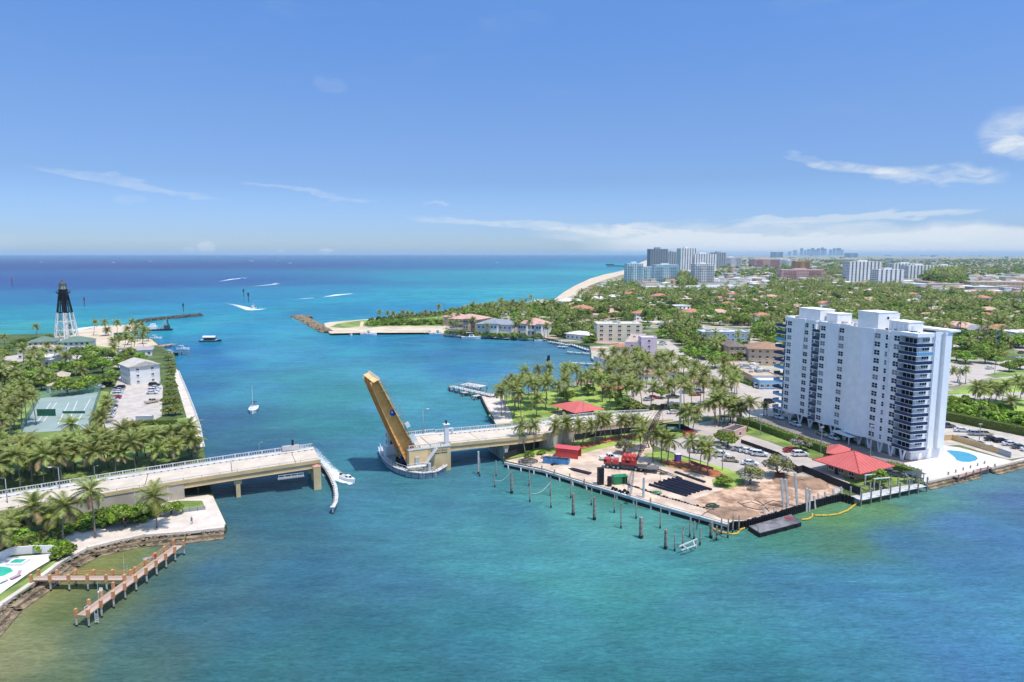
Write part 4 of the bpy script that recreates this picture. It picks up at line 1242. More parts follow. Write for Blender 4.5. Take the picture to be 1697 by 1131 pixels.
def span(name, label, near, width, gird=1.15, wall_to=None, joints=3, far_rail=True, solid_wall=False):
 """near: world points of the near deck edge (left to right)"""
 o = near[0]
 t = thing(name, label, 'bridge', (o.x, o.y, 0))
 dirs = []
 for i in range(len(near)):
  a, b = near[max(i - 1, 0)], near[min(i + 1, len(near) - 1)]
  d = Vector((b.x - a.x, b.y - a.y, 0)).normalized()
  dirs.append(d)
 nr = [p - Vector((o.x, o.y, 0)) for p in near]
 N = [Vector((-d.y, d.x, 0)) for d in dirs]
 def strip(nm, t0, t1, z0, z1, m, i0=0, i1=None):
  mb = MB()
  i1 = len(nr) - 1 if i1 is None else i1
  for i in range(i0, i1):
   a0, a1 = nr[i] + N[i] * t0, nr[i] + N[i] * t1
   b0, b1 = nr[i + 1] + N[i + 1] * t0, nr[i + 1] + N[i + 1] * t1
   q = [a0, b0, b1, a1]
   lo = [Vector((p.x, p.y, p.z + z0)) for p in q]
   hi = [Vector((p.x, p.y, p.z + z1)) for p in q]
   mb._add(lo + hi, [(3, 2, 1, 0), (4, 5, 6, 7), (0, 1, 5, 4), (2, 3, 7, 6)] + ([(3, 0, 4, 7)] if i == i0 else []) + ([(1, 2, 6, 5)] if i == i1 - 1 else []))
  return mb.build(nm, m, t)
 strip('deck_slab', 0, width, -0.45, -0.02, M_TANP)
 strip('road_surface', 0.5, width - 2.2, -0.02, 0.0, M_DECK)
 strip('sidewalk', width - 2.2, width - 0.1, -0.02, 0.2, M_WHCONC)
 strip('parapet', 0.0, 0.42, -0.02, 0.42, M_TANP)
 if solid_wall:
  mb = MB()
  for i in range(len(nr) - 1):
   for tt, sg in ((0.15, 1), (width - 0.15, -1)):
    a, b = nr[i] + N[i] * tt, nr[i + 1] + N[i + 1] * tt
    mb.face([(a.x, a.y, 1.3), (b.x, b.y, 1.3), (b.x, b.y, b.z - 0.45), (a.x, a.y, a.z - 0.45)])
  a, b = nr[0] + N[0] * 0.15, nr[0] + N[0] * (width - 0.15)
  mb.face([(b.x, b.y, 1.3), (a.x, a.y, 1.3), (a.x, a.y, a.z - 0.45), (b.x, b.y, b.z - 0.45)])
  mb.build('retaining_wall', mat('ramp_wall_panels', '#b3a597', 0.9, 0.10, 0.2), t)
  # cast joints of the wall panels
  for i in range(len(nr) - 1):
   for k in range(2):
    f = (k + 0.5) / 2
    a = (nr[i] + N[i] * 0.12).lerp(nr[i + 1] + N[i + 1] * 0.12, f)
    MB().box(-0.12, 0.12, -0.06, 0.04, 1.3, a.z - 0.4).build('wall_rib', M_WHCONC, t, (a.x, a.y, 0), math.atan2(dirs[i].y, dirs[i].x))
 else:
  for tt in (0.25, 3.2, 6.4, 9.6, width - 0.7):
   strip('girder', tt, tt + 0.45, -0.45 - gird, -0.45, M_TAN)
  strip('bottom_flange', 0.08, 0.85, -0.55 - gird, -0.45 - gird, M_TANP)
 # far balustrade as repeated panels
 P = [nr[i] + N[i] * (width - 0.25) for i in range(len(nr))]
 acc = 0.0
 for i in range(len(P) - 1):
  seg = (P[i + 1] - P[i])
  L = math.hypot(seg.x, seg.y)
  rz = math.atan2(seg.y, seg.x)
  n = max(1, round(L / 3.0))
  for k in range(n):
   q = P[i].lerp(P[i + 1], k / n)
   pr = inst('railing_panel', RAILP, t, (q.x, q.y, q.z + 0.2), (0, -math.atan2(seg.z, L), rz), (L / n / 3.0, 1, 1))
 # near side: slim rail on short posts
 mb = MB()
 for i in range(len(nr) - 1):
  a, b = nr[i] + N[i] * 0.2, nr[i + 1] + N[i + 1] * 0.2
  mb.bar((a.x, a.y, a.z + 0.85), (b.x, b.y, b.z + 0.85), 0.07)
  n = max(1, round((b - a).length / 4.5))
  for k in range(n):
   q = a.lerp(b, k / n)
   mb.box(q.x - 0.05, q.x + 0.05, q.y - 0.05, q.y + 0.05, q.z + 0.4, q.z + 0.9)
 mb.build('guard_rail', M_GREY, t)
 # drain openings under the balustrade: small dark slots
 mb = MB()
 for i in range(len(nr) - 1):
  a, b = nr[i] + N[i] * (width - 2.22), nr[i + 1] + N[i + 1] * (width - 2.22)
  n = max(1, round((b - a).length / 1.6))
  for k in range(n):
   q = a.lerp(b, (k + .5) / n)
   mb.box(q.x - 0.28, q.x + 0.28, q.y - 0.05, q.y + 0.05, q.z + 0.01, q.z + 0.19)
 o = mb.build('drain_slots', M_JOINT, t)
 o['kind'] = 'stuff'
 for k in range(joints):
  f = (k + 0.6) / joints * (len(nr) - 1)
  i = int(f)
  f -= i
  a = (nr[i] + N[i] * 0.5).lerp(nr[i + 1] + N[i + 1] * 0.5, f)
  b = (nr[i] + N[i] * (width - 2.3)).lerp(nr[i + 1] + N[i + 1] * (width - 2.3), f)
  MB().bar((a.x, a.y, a.z + 0.004), (b.x, b.y, b.z + 0.004), 0.14, 0.012).build('expansion_joint', M_JOINT, t)
 return t
W_DECK = 13.5
near_l = [BW(s, 0, zdeck(s)) for s in (-32, -20, -10, 0)]
span('bridge_span', 'left fixed span of the drawbridge ending in mid channel', near_l, W_DECK, joints=2)
near_ll = [BW(s, 0, zdeck(s)) for s in (-130, -110, -90, -75, -60, -46, -32)]
span('bridge_ramp', 'left approach ramp between the palm grove and the sandy lot', near_ll, W_DECK, joints=4, solid_wall=True)
near_r = [BW(s, 0, zdeck(s)) for s in (35.2, 46, 58)] + [at(908, 720.5, 6.1)]
span('bridge_span', 'right fixed span of the drawbridge leading to the park', near_r, W_DECK, joints=2)
near_rr = [at(908, 720.5, 6.1), at(943, 713, 5.4), at(979, 707.5, 4.6), at(1015, 703.5, 3.8), at(1055, 700, 3.0), at(1085, 698.5, 2.3), at(1115, 697, 1.7)]
span('bridge_ramp', 'right approach ramp with pale retaining wall behind the palm row', near_rr, W_DECK, joints=3, solid_wall=True)
poly_sheet('main_road', [(1100, 701), (1180, 690), (1290, 676), (1380, 662), (1400, 640), (1300, 640), (1205, 656), (1120, 671), (1060, 685)], 1.535, MATS['road_pale'])
for a, b, m in (((1115, 690), (1290, 662), M_YEL), ((1118, 687.5), (1290, 659.5), M_YEL), ((1115, 680), (1250, 659), M_WHITEP), ((1260, 640), (1235, 622), M_YEL), ((1232, 644), (1208, 618), M_WHITEP)):
 p, q = at(a[0], a[1], 1.56), at(b[0], b[1], 1.56)
 d = (q - p).normalized()
 n = Vector((-d.y, d.x, 0)) * 0.16
 poly_sheet('road_marking', None, 1.56, m, world_pts=[p - n, q - n, q + n, p + n])
for s0, t0 in ((-100, 6.0), (-60, 6.0), (-15, 6.0)):
 pass
def bent(label, s, t0, t1, z, n=5, fill=M_TANP):
 c = BW(s, t0)
 t = thing('bridge_pier', label, 'bridge pier', (c.x, c.y, 0), BA)
 w = t1 - t0
 MB().box(-0.9, 0.9, -0.3, w + 0.3, z - 1.3, z).build('cap_beam', M_TANP, t)
 for k in range(n):
  y = w * k / (n - 1)
  MB().box(-0.5, 0.5, y - 0.45, y + 0.45, -2.5, z - 1.3).build('column', fill, t)
 return t
bent('tan concrete pier standing in the water under the left span', -20, 0.9, 12.6, zdeck(-20) - 1.62)
bent('tan concrete end pier under the tip of the left span, beside the grey fender', -1.2, 0.2, 12.6, zdeck(0) - 1.62, 3)
bent('row of concrete piles under the right span at the park shore', 52.5, 0.9, 12.6, zdeck(52) - 1.62, 8, M_WHCONC)
c = BW(-1.2, -0.2)
tt_ = thing('signal_box', 'square tan pillar at the tip of the left span with a reddish cap', 'pillar', (c.x, c.y, 0), BA)
MB().box(-0.9, 0.9, -1.6, 0.0, -2.5, 6.0).build('shaft', M_TANP, tt_)
MB().hip(-0.95, 0.95, -1.65, 0.05, 6.0, 6.5).build('cap', mat('faded_pink', '#c08d78', 0.9, 0.1, 1.0), tt_)
c = BW(-7.5, 0.5)
pm = thing('service_platform', 'grey pipe platform hung under the near side of the left span', 'platform', (c.x, c.y, 0), BA)
MB().box(-3.2, 3.2, -1.2, 0, 3.5, 3.65).build('grating', M_GREY, pm)
mb = MB()
for x in (-3, -1.5, 0, 1.5, 3): mb.bar((x, -1.15, 3.6), (x, -1.15, 4.6), 0.07)
mb.bar((-3, -1.15, 4.6), (3, -1.15, 4.6), 0.07).bar((-3, -1.15, 4.1), (3, -1.15, 4.1), 0.05)
mb.build('handrail', M_WHITE, pm)
# curved grey timber fender at the tip of the left span
fp = [(533, 768, 1.6), (541, 778, 1.6), (549, 792, 1.6), (555, 806, 1.6), (557, 820, 1.6), (556, 832, 1.6), (551, 843, 1.4)]
F = [at(a, b, c) for a, b, c in fp]
ft = thing('fender_wall', 'curved grey timber fender wall below the tip of the left span', 'fender', (F[0].x, F[0].y, 0))
for k in range(len(F) - 1):
 a, b = F[k] - Vector((F[0].x, F[0].y, 0)), F[k + 1] - Vector((F[0].x, F[0].y, 0))
 for q in range(3):
  MB().bar((a.x, a.y, 0.1 + q * 0.55), (b.x, b.y, 0.1 + q * 0.55), 0.32, 0.42).build('wale', M_TIMB if q else M_TIMBD, ft)
 MB().bar((a.x, a.y, 1.65), (b.x, b.y, 1.65), 1.1, 0.12).build('walkway', M_WHCONC, ft)
 n = max(2, int((b - a).length / 1.2))
 for j in range(n):
  p = a.lerp(b, j / n)
  MB().tube([(p.x - 0.4, p.y, -2), (p.x - 0.4, p.y, 1.9)], 0.2, 6).build('pile', M_TIMBD, ft)
# ------------------------------------------------------------------ bascule pier
c = BW(0, 0)
bp = thing('bascule_pier', 'tan drawbridge pier with blocky walls and lettering, carrying the raised leaf', 'bridge pier', (BO.x, BO.y, 0), BA)
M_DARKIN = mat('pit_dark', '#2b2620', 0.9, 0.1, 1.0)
S0, S1, T0, T1 = 23.2, 35.2, -0.4, 14.2
mb = MB()
mb.box(S0, S0 + 0.8, T0, 1.8, -2.5, 6.9)
mb.box(S0 + 0.8, S1, T0, 0.5, -2.5, 6.9)
mb.box(S0, S0 + 0.8, 12.2, T1, -2.5, 6.9)
mb.box(S0 + 0.8, S1, T1 - 0.9, T1, -2.5, 6.9)
mb.box(S1 - 0.6, S1, 0.5, T1 - 0.9, -2.5, 6.3)
mb.build('wall', M_TANP, bp)
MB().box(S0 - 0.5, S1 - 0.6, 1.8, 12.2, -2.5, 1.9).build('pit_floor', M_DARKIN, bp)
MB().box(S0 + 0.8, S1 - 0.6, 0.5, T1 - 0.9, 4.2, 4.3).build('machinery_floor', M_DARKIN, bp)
# slanted corner buttress on the near face
mb = MB()
mb._add([(S0, T0, -2), (S0 + 5.0, T0, -2), (S0 + 5.6, T0, 6.6), (S0, T0, 6.6), (S0 + 0.0, T0 - 0.9, -2), (S0 + 4.2, T0 - 0.9, -2), (S0 + 5.4, T0 - 0.12, 6.6), (S0, T0 - 0.12, 6.6)],
  [(4, 5, 6, 7), (5, 1, 2, 6), (7, 6, 2, 3), (0, 4, 7, 3)])
mb.build('buttress', M_TAN, bp)
for zz in (1.2, 2.4, 3.6, 4.8):
 MB().box(S0 + 5.65, S1 - 0.1, T0 - 0.02, T0 + 0.01, zz, zz + 0.05).build('form_line', M_TAN, bp)
MB().box(S0 - 0.15, S1 + 0.1, T0 - 0.15, 0.7, 6.9, 7.15).build('coping', M_WHCONC, bp)
MB().box(24.8, S1, 0.7, T1 - 2.2, 6.75, zdeck(30)).build('roadway', M_DECK, bp)
MB().box(24.8, S1, T1 - 2.2, T1, 6.75, zdeck(30) + 0.2).build('sidewalk', M_WHCONC, bp)
for k in range(4):
 inst('railing_panel', RAILP, bp, (S0 + 0.2 + 3 * k, T0 + 0.15, 7.15))
for k in range(3):
 inst('railing_panel', RAILP, bp, (S0 + 3.0 + 3 * k, T1 - 0.25, 7.3))
for a, b in (((30, 0.9), (30, 11.5)),):
 MB().bar((a[0], a[1], 7.21), (b[0], b[1], 7.21), 0.14, 0.012).build('expansion_joint', M_JOINT, bp)
# door, stair and gangway on the near face
MB().box(S0 + 1.6, S0 + 2.7, T0 - 0.9, T0 - 0.2, 2.9, 5.1).build('door', mat('grey_door', '#a9aaa8', 0.6, 0), bp)
gt = MB()
gt.box(S0 - 1.0, S0 + 4.2, T0 - 2.3, T0 - 1.0, 2.75, 2.88)
gt.build('gangway', M_WHITE, bp)
gr = MB()
for x in (-1, 0.3, 1.6, 2.9, 4.2): gr.bar((S0 + x, T0 - 2.28, 2.8), (S0 + x, T0 - 2.28, 3.9), 0.08)
gr.bar((S0 - 1, T0 - 2.28, 3.9), (S0 + 4.2, T0 - 2.28, 3.9), 0.09).bar((S0 - 1, T0 - 2.28, 3.35), (S0 + 4.2, T0 - 2.28, 3.35), 0.07)
gr.build('gangway_rail', M_WHITE, bp)
st = MB()
for k in range(15):
 f = k / 14
 st.box(S0 + 4.2 + 3.2 * f, S0 + 4.55 + 3.2 * f, T0 - 1.6, T0 - 0.2, 2.85 + 4.1 * f, 2.93 + 4.1 * f)
st.bar((S0 + 4.2, T0 - 1.6, 2.9), (S0 + 7.6, T0 - 1.6, 7.1), 0.12, 0.3)
st.bar((S0 + 4.2, T0 - 1.6, 3.95), (S0 + 7.6, T0 - 1.6, 8.15), 0.09)
st.bar((S0 + 4.2, T0 - 1.6, 3.4), (S0 + 7.6, T0 - 1.6, 7.6), 0.06)
st.build('stair', M_WHITE, bp)
def text_mesh(txt, size, m, bold=0.0):
 cu = bpy.data.curves.new('lettering', 'FONT')
 cu.body = txt
 cu.size = size
 cu.extrude = 0.01
 cu.offset = bold
 cu.align_x = 'LEFT'
 o = bpy.data.objects.new('tmp_text', cu)
 me = bpy.data.meshes.new_from_object(o)
 bpy.data.objects.remove(o)
 me.materials.clear()
 me.materials.append(m)
 return me
M_LETTER = mat('dark_lettering', '#241c10', 0.8, 0)
M_LETTER2 = mat('faded_lettering', '#a08a66', 0.9, 0)
for txt, z, m, sz, bd in (('Pompano Beach', 5.85, M_LETTER, 0.72, 0.0), ('Hillsboro Beach', 5.12, M_LETTER, 0.70, 0.018)):
 me = text_mesh(txt, sz, m, bd)
 w = max(v.co.x for v in me.vertices)
 o = inst('lettering', me, bp, (S0 + 6.3, T0 - 0.03, z), (math.pi / 2, 0, 0), (4.7 / w, 1, 1))
# white operator stair tower behind the leaf
ct = BW(22.2, 15.4)
tw = thing('control_tower', 'narrow white stair tower behind the foot of the raised leaf', 'tower', (ct.x, ct.y, 0), BA)
MB().box(-1.3, 1.3, -1.3, 1.3, -1, 9.8).build('shaft', M_WHITE, tw)
MB().box(-1.9, 1.9, -1.9, 1.6, 2.2, 4.6).build('lower_room', M_WHITE, tw)
MB().box(-1.5, 1.5, -1.5, 1.5, 9.8, 10.0).build('roof', M_WHCONC, tw)
for z in (7.2, 5.2): MB().box(-0.5, 0.5, -1.33, -1.29, z, z + 1.1).build('window', M_DARK, tw)
for z in (7.2, 5.2): MB().box(-1.33, -1.29, -0.4, 0.4, z, z + 1.1).build('window', M_DARK, tw)
c = BW(34.6, 1.4, 7.1)
cp = thing('control_post', 'slender white signal tower standing at the near edge of the deck', 'signal post', (c.x, c.y, c.z), BA)
MB().box(-0.55, 0.55, -0.55, 0.55, 0, 5.6).build('column', M_WHITE, cp)
MB().box(0.55, 1.9, -0.3, 0.3, 4.2, 4.45).box(1.5, 1.9, -0.3, 0.3, 2.6, 4.2).build('arm', M_WHITE, cp)
MB().box(-0.85, 0.85, -0.85, 0.85, 5.6, 5.75).build('platform', M_WHITE, cp)
MB().tube([(0, 0, 5.75), (0, 0, 6.6)], 0.22, 8).box(-0.35, 0.1, -0.2, 0.2, 6.3, 6.75).build('siren', M_DARK, cp)
# purple machinery drums in the pit
for s_, t_, z_ in ((23.2, 4.4, 2.9), (24.4, 7.4, 3.1)):
 MB().tube([(s_ - 0.9, t_, z_), (s_ + 1.6, t_, z_)], 1.15, 12).build('counterweight_drum', M_PURP, bp)
for k in range(7):
 MB().box(S0 + 0.1 + k * 0.28, S0 + 0.35 + k * 0.28, 9.5, 11.5, 2.0 + k * 0.55, 2.2 + k * 0.55).build('pit_step', M_LEAFT2, bp)
# fender around the pier foot
fp = [(630, 744), (633, 757), (643, 769), (658, 778), (676, 784), (700, 787), (722, 784.5), (737, 776), (741, 762)]
F = [at(a, b, 1.2) for a, b in fp]
o0 = Vector((F[0].x, F[0].y, 0))
ft = thing('pier_fender', 'grey wooden fender ring curving round the foot of the bascule pier', 'fender', o0)
for k in range(len(F) - 1):
 a, b = F[k] - o0, F[k + 1] - o0
 for q in range(4):
  MB().bar((a.x, a.y, -0.2 + q * 0.5), (b.x, b.y, -0.2 + q * 0.5), 0.3, 0.34).build('wale', M_TIMB, ft)
 MB().bar((a.x, a.y, 1.75), (b.x, b.y, 1.75), 1.3, 0.12).build('walkway', M_WHCONC, ft)
 mb = MB()
 n = max(2, int((b - a).length / 1.8))
 for j in range(n):
  p = a.lerp(b, j / n)
  mb.bar((p.x, p.y, 1.8), (p.x, p.y, 2.9), 0.08)
 mb.bar((a.x, a.y, 2.9), (b.x, b.y, 2.9), 0.08).bar((a.x, a.y, 2.4), (b.x, b.y, 2.4), 0.06)
 if k < 6: mb.build('handrail', M_WHITE, ft)
 for j in range(n):
  p = a.lerp(b, (j + .5) / n)
  MB().tube([(p.x, p.y, -2), (p.x, p.y, 1.9)], 0.18, 6).build('pile', M_TIMBD, ft)
for px in ((704, 786), (712, 787)):
 p = at(px[0], px[1], 0) - o0
 MB().tube([(p.x, p.y - .4, -2), (p.x, p.y - .4, 3.4)], 0.42, 8).build('dolphin_pile', M_WHCONC, ft)
# ------------------------------------------------------------------ raised leaf
A = math.radians(64)
lx = -BE * math.cos(A) + Vector((0, 0, 1)) * math.sin(A)
lz = Vector((0, 0, 1)) * math.cos(A) + BE * math.sin(A)
ly = lz.cross(lx)
org = BW(26.0, 6.9, 6.6)
leaf = thing('bascule_leaf', 'tall ochre drawbridge leaf raised steeply over the channel', 'drawbridge leaf', org)
leaf.rotation_euler = Matrix((lx, ly, lz)).transposed().to_euler()
LL = 22.7          # y: + toward the camera
MB().box(0, LL, -6.2, 6.2, -0.22, 0).build('deck_grating', mat('deck_steel', '#9b978c', 0.7, 0.1, 0.5), leaf)
MB().box(0, LL, -6.15, 6.15, -0.30, -0.225).build('soffit', M_LEAFT, leaf)
def girder(y):
 mb = MB()
 d0, d1 = 4.2, 2.5
 vs = []
 for yy in (y - 0.12, y + 0.12):
  vs += [(-2.5, yy, -0.3), (LL, yy, -0.3), (LL, yy, -d1), (8, yy, -d0 * 0.86), (-2.5, yy, -d0)]
 mb._add(vs, [(0, 1, 2, 3, 4), (9, 8, 7, 6, 5), (0, 5, 6, 1), (1, 6, 7, 2), (2, 7, 8, 3), (3, 8, 9, 4), (4, 9, 5, 0)])
 o = mb.build('main_girder', M_LEAFT, leaf)
 f = MB()
 f.bar((-2.5, y, -d0), (8, y, -d0 * 0.86), 0.6, 0.08).bar((8, y, -d0 * 0.86), (LL, y, -d1), 0.6, 0.08)
 f.build('flange', M_LEAFT2, leaf)
 sgn = 1 if y > 0 else -1
 for k in range(9):
  x = 0.6 + k * 2.65
  dd = d0 - (d0 - d1) * max(0, x) / LL
  MB().box(x, x + 0.07, min(y + sgn * 0.12, y + sgn * 0.26), max(y + sgn * 0.12, y + sgn * 0.26), -dd + 0.06, -0.32).build('stiffener', M_LEAFT, leaf)
girder(4.7)
girder(-4.7)
for k in range(8):
 x = 1.0 + k * 3.0
 dd = 1.6 - 0.5 * k / 8
 MB().box(x, x + 0.16, -4.55, 4.55, -0.3 - dd, -0.3).build('floor_beam', M_LEAFT, leaf)
for k in range(7):
 MB().box(1.0, LL, -3.9 + k * 1.3, -3.78 + k * 1.3, -0.8, -0.3).build('stringer', M_LEAFT, leaf)
for k in range(4):
 x0, x1 = 1.5 + k * 5.2, 1.5 + (k + 1) * 5.2
 z0, z1 = -3.0 + 0.3 * k, -2.7 + 0.3 * k
 zb = -2.1 + 0.1 * k
 MB().bar((x0, -4.5, zb), ((x0 + x1) / 2, 0, zb), 0.16).bar(((x0 + x1) / 2, 0, zb), (x0, 4.5, zb), 0.16).bar((x1, -4.5, zb), ((x0 + x1) / 2, 0, zb), 0.16).bar(((x0 + x1) / 2, 0, zb), (x1, 4.5, zb), 0.16).build('cross_brace', M_LEAFT2, leaf)
 MB().bar((x1, -4.5, zb + 0.1), (x1, 4.5, zb + 0.1), 0.22).build('strut', M_LEAFT, leaf)
MB().box(LL, LL + 0.15, -6.3, 6.3, -1.9, 0.05).build('end_plate', M_LEAFT2, leaf)
for k in range(9):
 MB().box(LL + 0.15, LL + 0.55, -5.8 + k * 1.35, -5.4 + k * 1.35, -0.4, 0.15).build('end_finger', M_WHCONC, leaf)
# sidewalk brackets and railing on both edges
for sgn in (1, -1):
 y0, y1 = (4.85, 6.6) if sgn > 0 else (-6.6, -4.85)
 MB().box(0.4, LL, min(sgn * 5.9, sgn * 6.5), max(sgn * 5.9, sgn * 6.5), -0.5, -0.28).build('edge_beam', M_LEAFT2, leaf)
 for k in range(9):
  x = 0.8 + k * 2.65
  MB().bar((x, sgn * 4.85, -1.1), (x, sgn * 6.7, -0.25), 0.16, 0.16).bar((x, sgn * 4.85, -0.36), (x, sgn * 6.7, -0.36), 0.16, 0.18).build('bracket', mat('cream_steel', '#d9c79a', 0.6, 0), leaf)
  MB().box(x - 0.06, x + 0.06, sgn * 6.55 - 0.06, sgn * 6.55 + 0.06, 0, 1.15).build('rail_post', M_GREY, leaf)
 mb = MB()
 for z in (0.35, 0.75, 1.12): mb.bar((0.8, sgn * 6.55, z), (LL, sgn * 6.55, z), 0.06)
 mb.build('rail', M_GREY, leaf)
MB().box(2.6, 5.0, 6.66, 6.72, -0.3, 1.1).build('sign_board', M_WHITE, leaf)
MB().box(7.2, 8.6, 6.3, 6.9, 0.2, 1.3).build('lamp_housing', M_WHITE, leaf)
sg = MB().lathe([(0.02, 0), (0.85, 0), (0.85, 0.06)], 16).mesh('sign_disc', mat('blue_sign', '#1d4fb0', 0.5, 0))
o = inst('sign_disc', sg, leaf, (12.4, 4.9, -1.0), (-math.pi / 2, 0, 0))
sg2 = MB().lathe([(0.02, 0), (0.32, 0), (0.32, 0.03)], 10).mesh('sign_emblem', M_WHITE)
inst('sign_emblem', sg2, o, (0.25, 0.1, 0.06))
MB().box(-3.4, -0.6, -4.4, 4.4, -3.6, -0.3).build('counterweight', M_TAN, leaf)
# ------------------------------------------------------------------ lamps
def lamp_mesh_parts(h, arm):
 pole = MB().tube([(0, 0, 0), (0, 0, h)], [0.13, 0.08], 6).mesh('pole', M_GREY, True)
 ar = MB().tube([(0, 0, h - 0.05), (arm * 0.5, 0, h + 0.25), (arm, 0, h + 0.3)], 0.05, 5).mesh('arm', M_GREY, True)
 hd = MB().box(arm - 0.1, arm + 0.65, -0.16, 0.16, h + 0.2, h + 0.36).mesh('lamp_head', M_WHITE)
 return pole, ar, hd
LAMP = lamp_mesh_parts(8.0, 1.4)
def lamp(x, y, z, rz, label, group=None, s=1.0, sz=1.0):
 t = thing('street_lamp', label, 'street lamp', (x, y, z), rz, group)
 t.scale = (s, s, s * sz)
 for nm, me in zip(('pole', 'arm', 'lamp_head'), LAMP):
  inst(nm, me, t)
 return t
p = BW(31.5, 13.6, 7.3); lamp(p.x, p.y, p.z, BA, 'street lamp standing behind the raised leaf on the far sidewalk', None, 0.9)
p = BW(-14, 13.2, 6.6); lamp(p.x, p.y, p.z, BA, 'short lamp on the far rail near the tip of the left span', None, 0.42)
p = BW(-52, 13.2, 5.0); lamp(p.x, p.y, p.z, BA, 'thin lamp post on the far rail of the left ramp', None, 0.42)
for base, top, lab in (((101, 829), (93, 789), 'tilted grey lamp post on the left ramp among the palms'), ((14, 850), (2, 823), 'lamp post at the left end of the ramp'), ((1128, 700), (1126, 640), 'tall light pole beside the crane boom tip')):
 pp = at(base[0], base[1], 1.6)
 lamp(pp.x, pp.y, 1.6, math.radians(200), lab, None, 1.0, 1.0 if top[1] > 700 else 1.35)
# gate box and gantry on the left span
c = BW(-6, 12.9, 6.9)
gb = thing('bridge_gate', 'white barrier gate box on the far sidewalk at the tip of the left span', 'barrier', c, BA)
MB().box(-2.2, 2.2, -0.3, 0.3, 0.2, 1.5).build('gate_wall', M_WHCONC, gb)
MB().box(0.3, 0.8, -0.25, 0.25, 1.5, 3.0).build('signal', M_DARK, gb)
for px in ((709, 711, 7.3), (697, 712, 7.3)):
 pass
# ------------------------------------------------------------------ the tall white apartment tower
M_TWALL = mat('tower_wall', '#edebe8', 0.85, 0.035, 0.5)
M_TWHITE = mat('tower_white', '#ececee', 0.8, 0.03, 0.2)
M_TROOF = mat('tower_roof', '#b6b0a8', 0.9, 0.12, 0.3)
M_WIN = glass_mat('window_glass', (0.010, 0.011, 0.013), 0.2)
M_WING = glass_mat('window_glass_blind', (0.20, 0.20, 0.19), 0.3)
M_BLUEG = glass_mat('blue_balcony_glass', (0.018, 0.036, 0.10), 0.3)
M_BLUEL = glass_mat('light_blue_glass', (0.14, 0.36, 0.55), 0.15)
M_TEALG = glass_mat('teal_balcony_glass', (0.05, 0.09, 0.12), 0.15)
def window_pair(w, h, cols, rows, m=None, frame=None):
 """frame (bars) mesh and pane mesh, in the xz plane facing -y, origin at the bottom centre"""
 f = MB()
 b = 0.09
 for i in range(cols + 1):
  x = -w / 2 + w * i / cols
  f.box(x - b / 2, x + b / 2, -0.10, 0.0, 0, h)
 for j in range(rows + 1):
  z = h * j / rows
  f.box(-w / 2 - b / 2, w / 2 + b / 2, -0.098, 0.0, z - b / 2, z + b / 2)
 f.box(-w / 2 - 0.12, w / 2 + 0.12, -0.2, 0.0, -0.14, -b / 2)
 p = MB().box(-w / 2, w / 2, -0.045, 0.0, 0, h)
 return f.mesh('window', frame or M_TWHITE), p.mesh('pane', m or M_WIN)
TWIN = {'d': window_pair(2.15, 1.5, 2, 2), 'n': window_pair(0.95, 1.45, 1, 2), 'e': window_pair(2.5, 1.0, 3, 1)}
TWINB = {'d': window_pair(2.15, 1.5, 2, 2, M_WING), 'n': window_pair(0.95, 1.45, 1, 2, M_WING), 'e': window_pair(2.5, 1.0, 3, 1, M_WING)}
def place_window(parent, pair, x, y, z, rz):
 o = inst('window', pair[0], parent, (x, y, z), (0, 0, rz))
 inst('pane', pair[1], o)
 return o
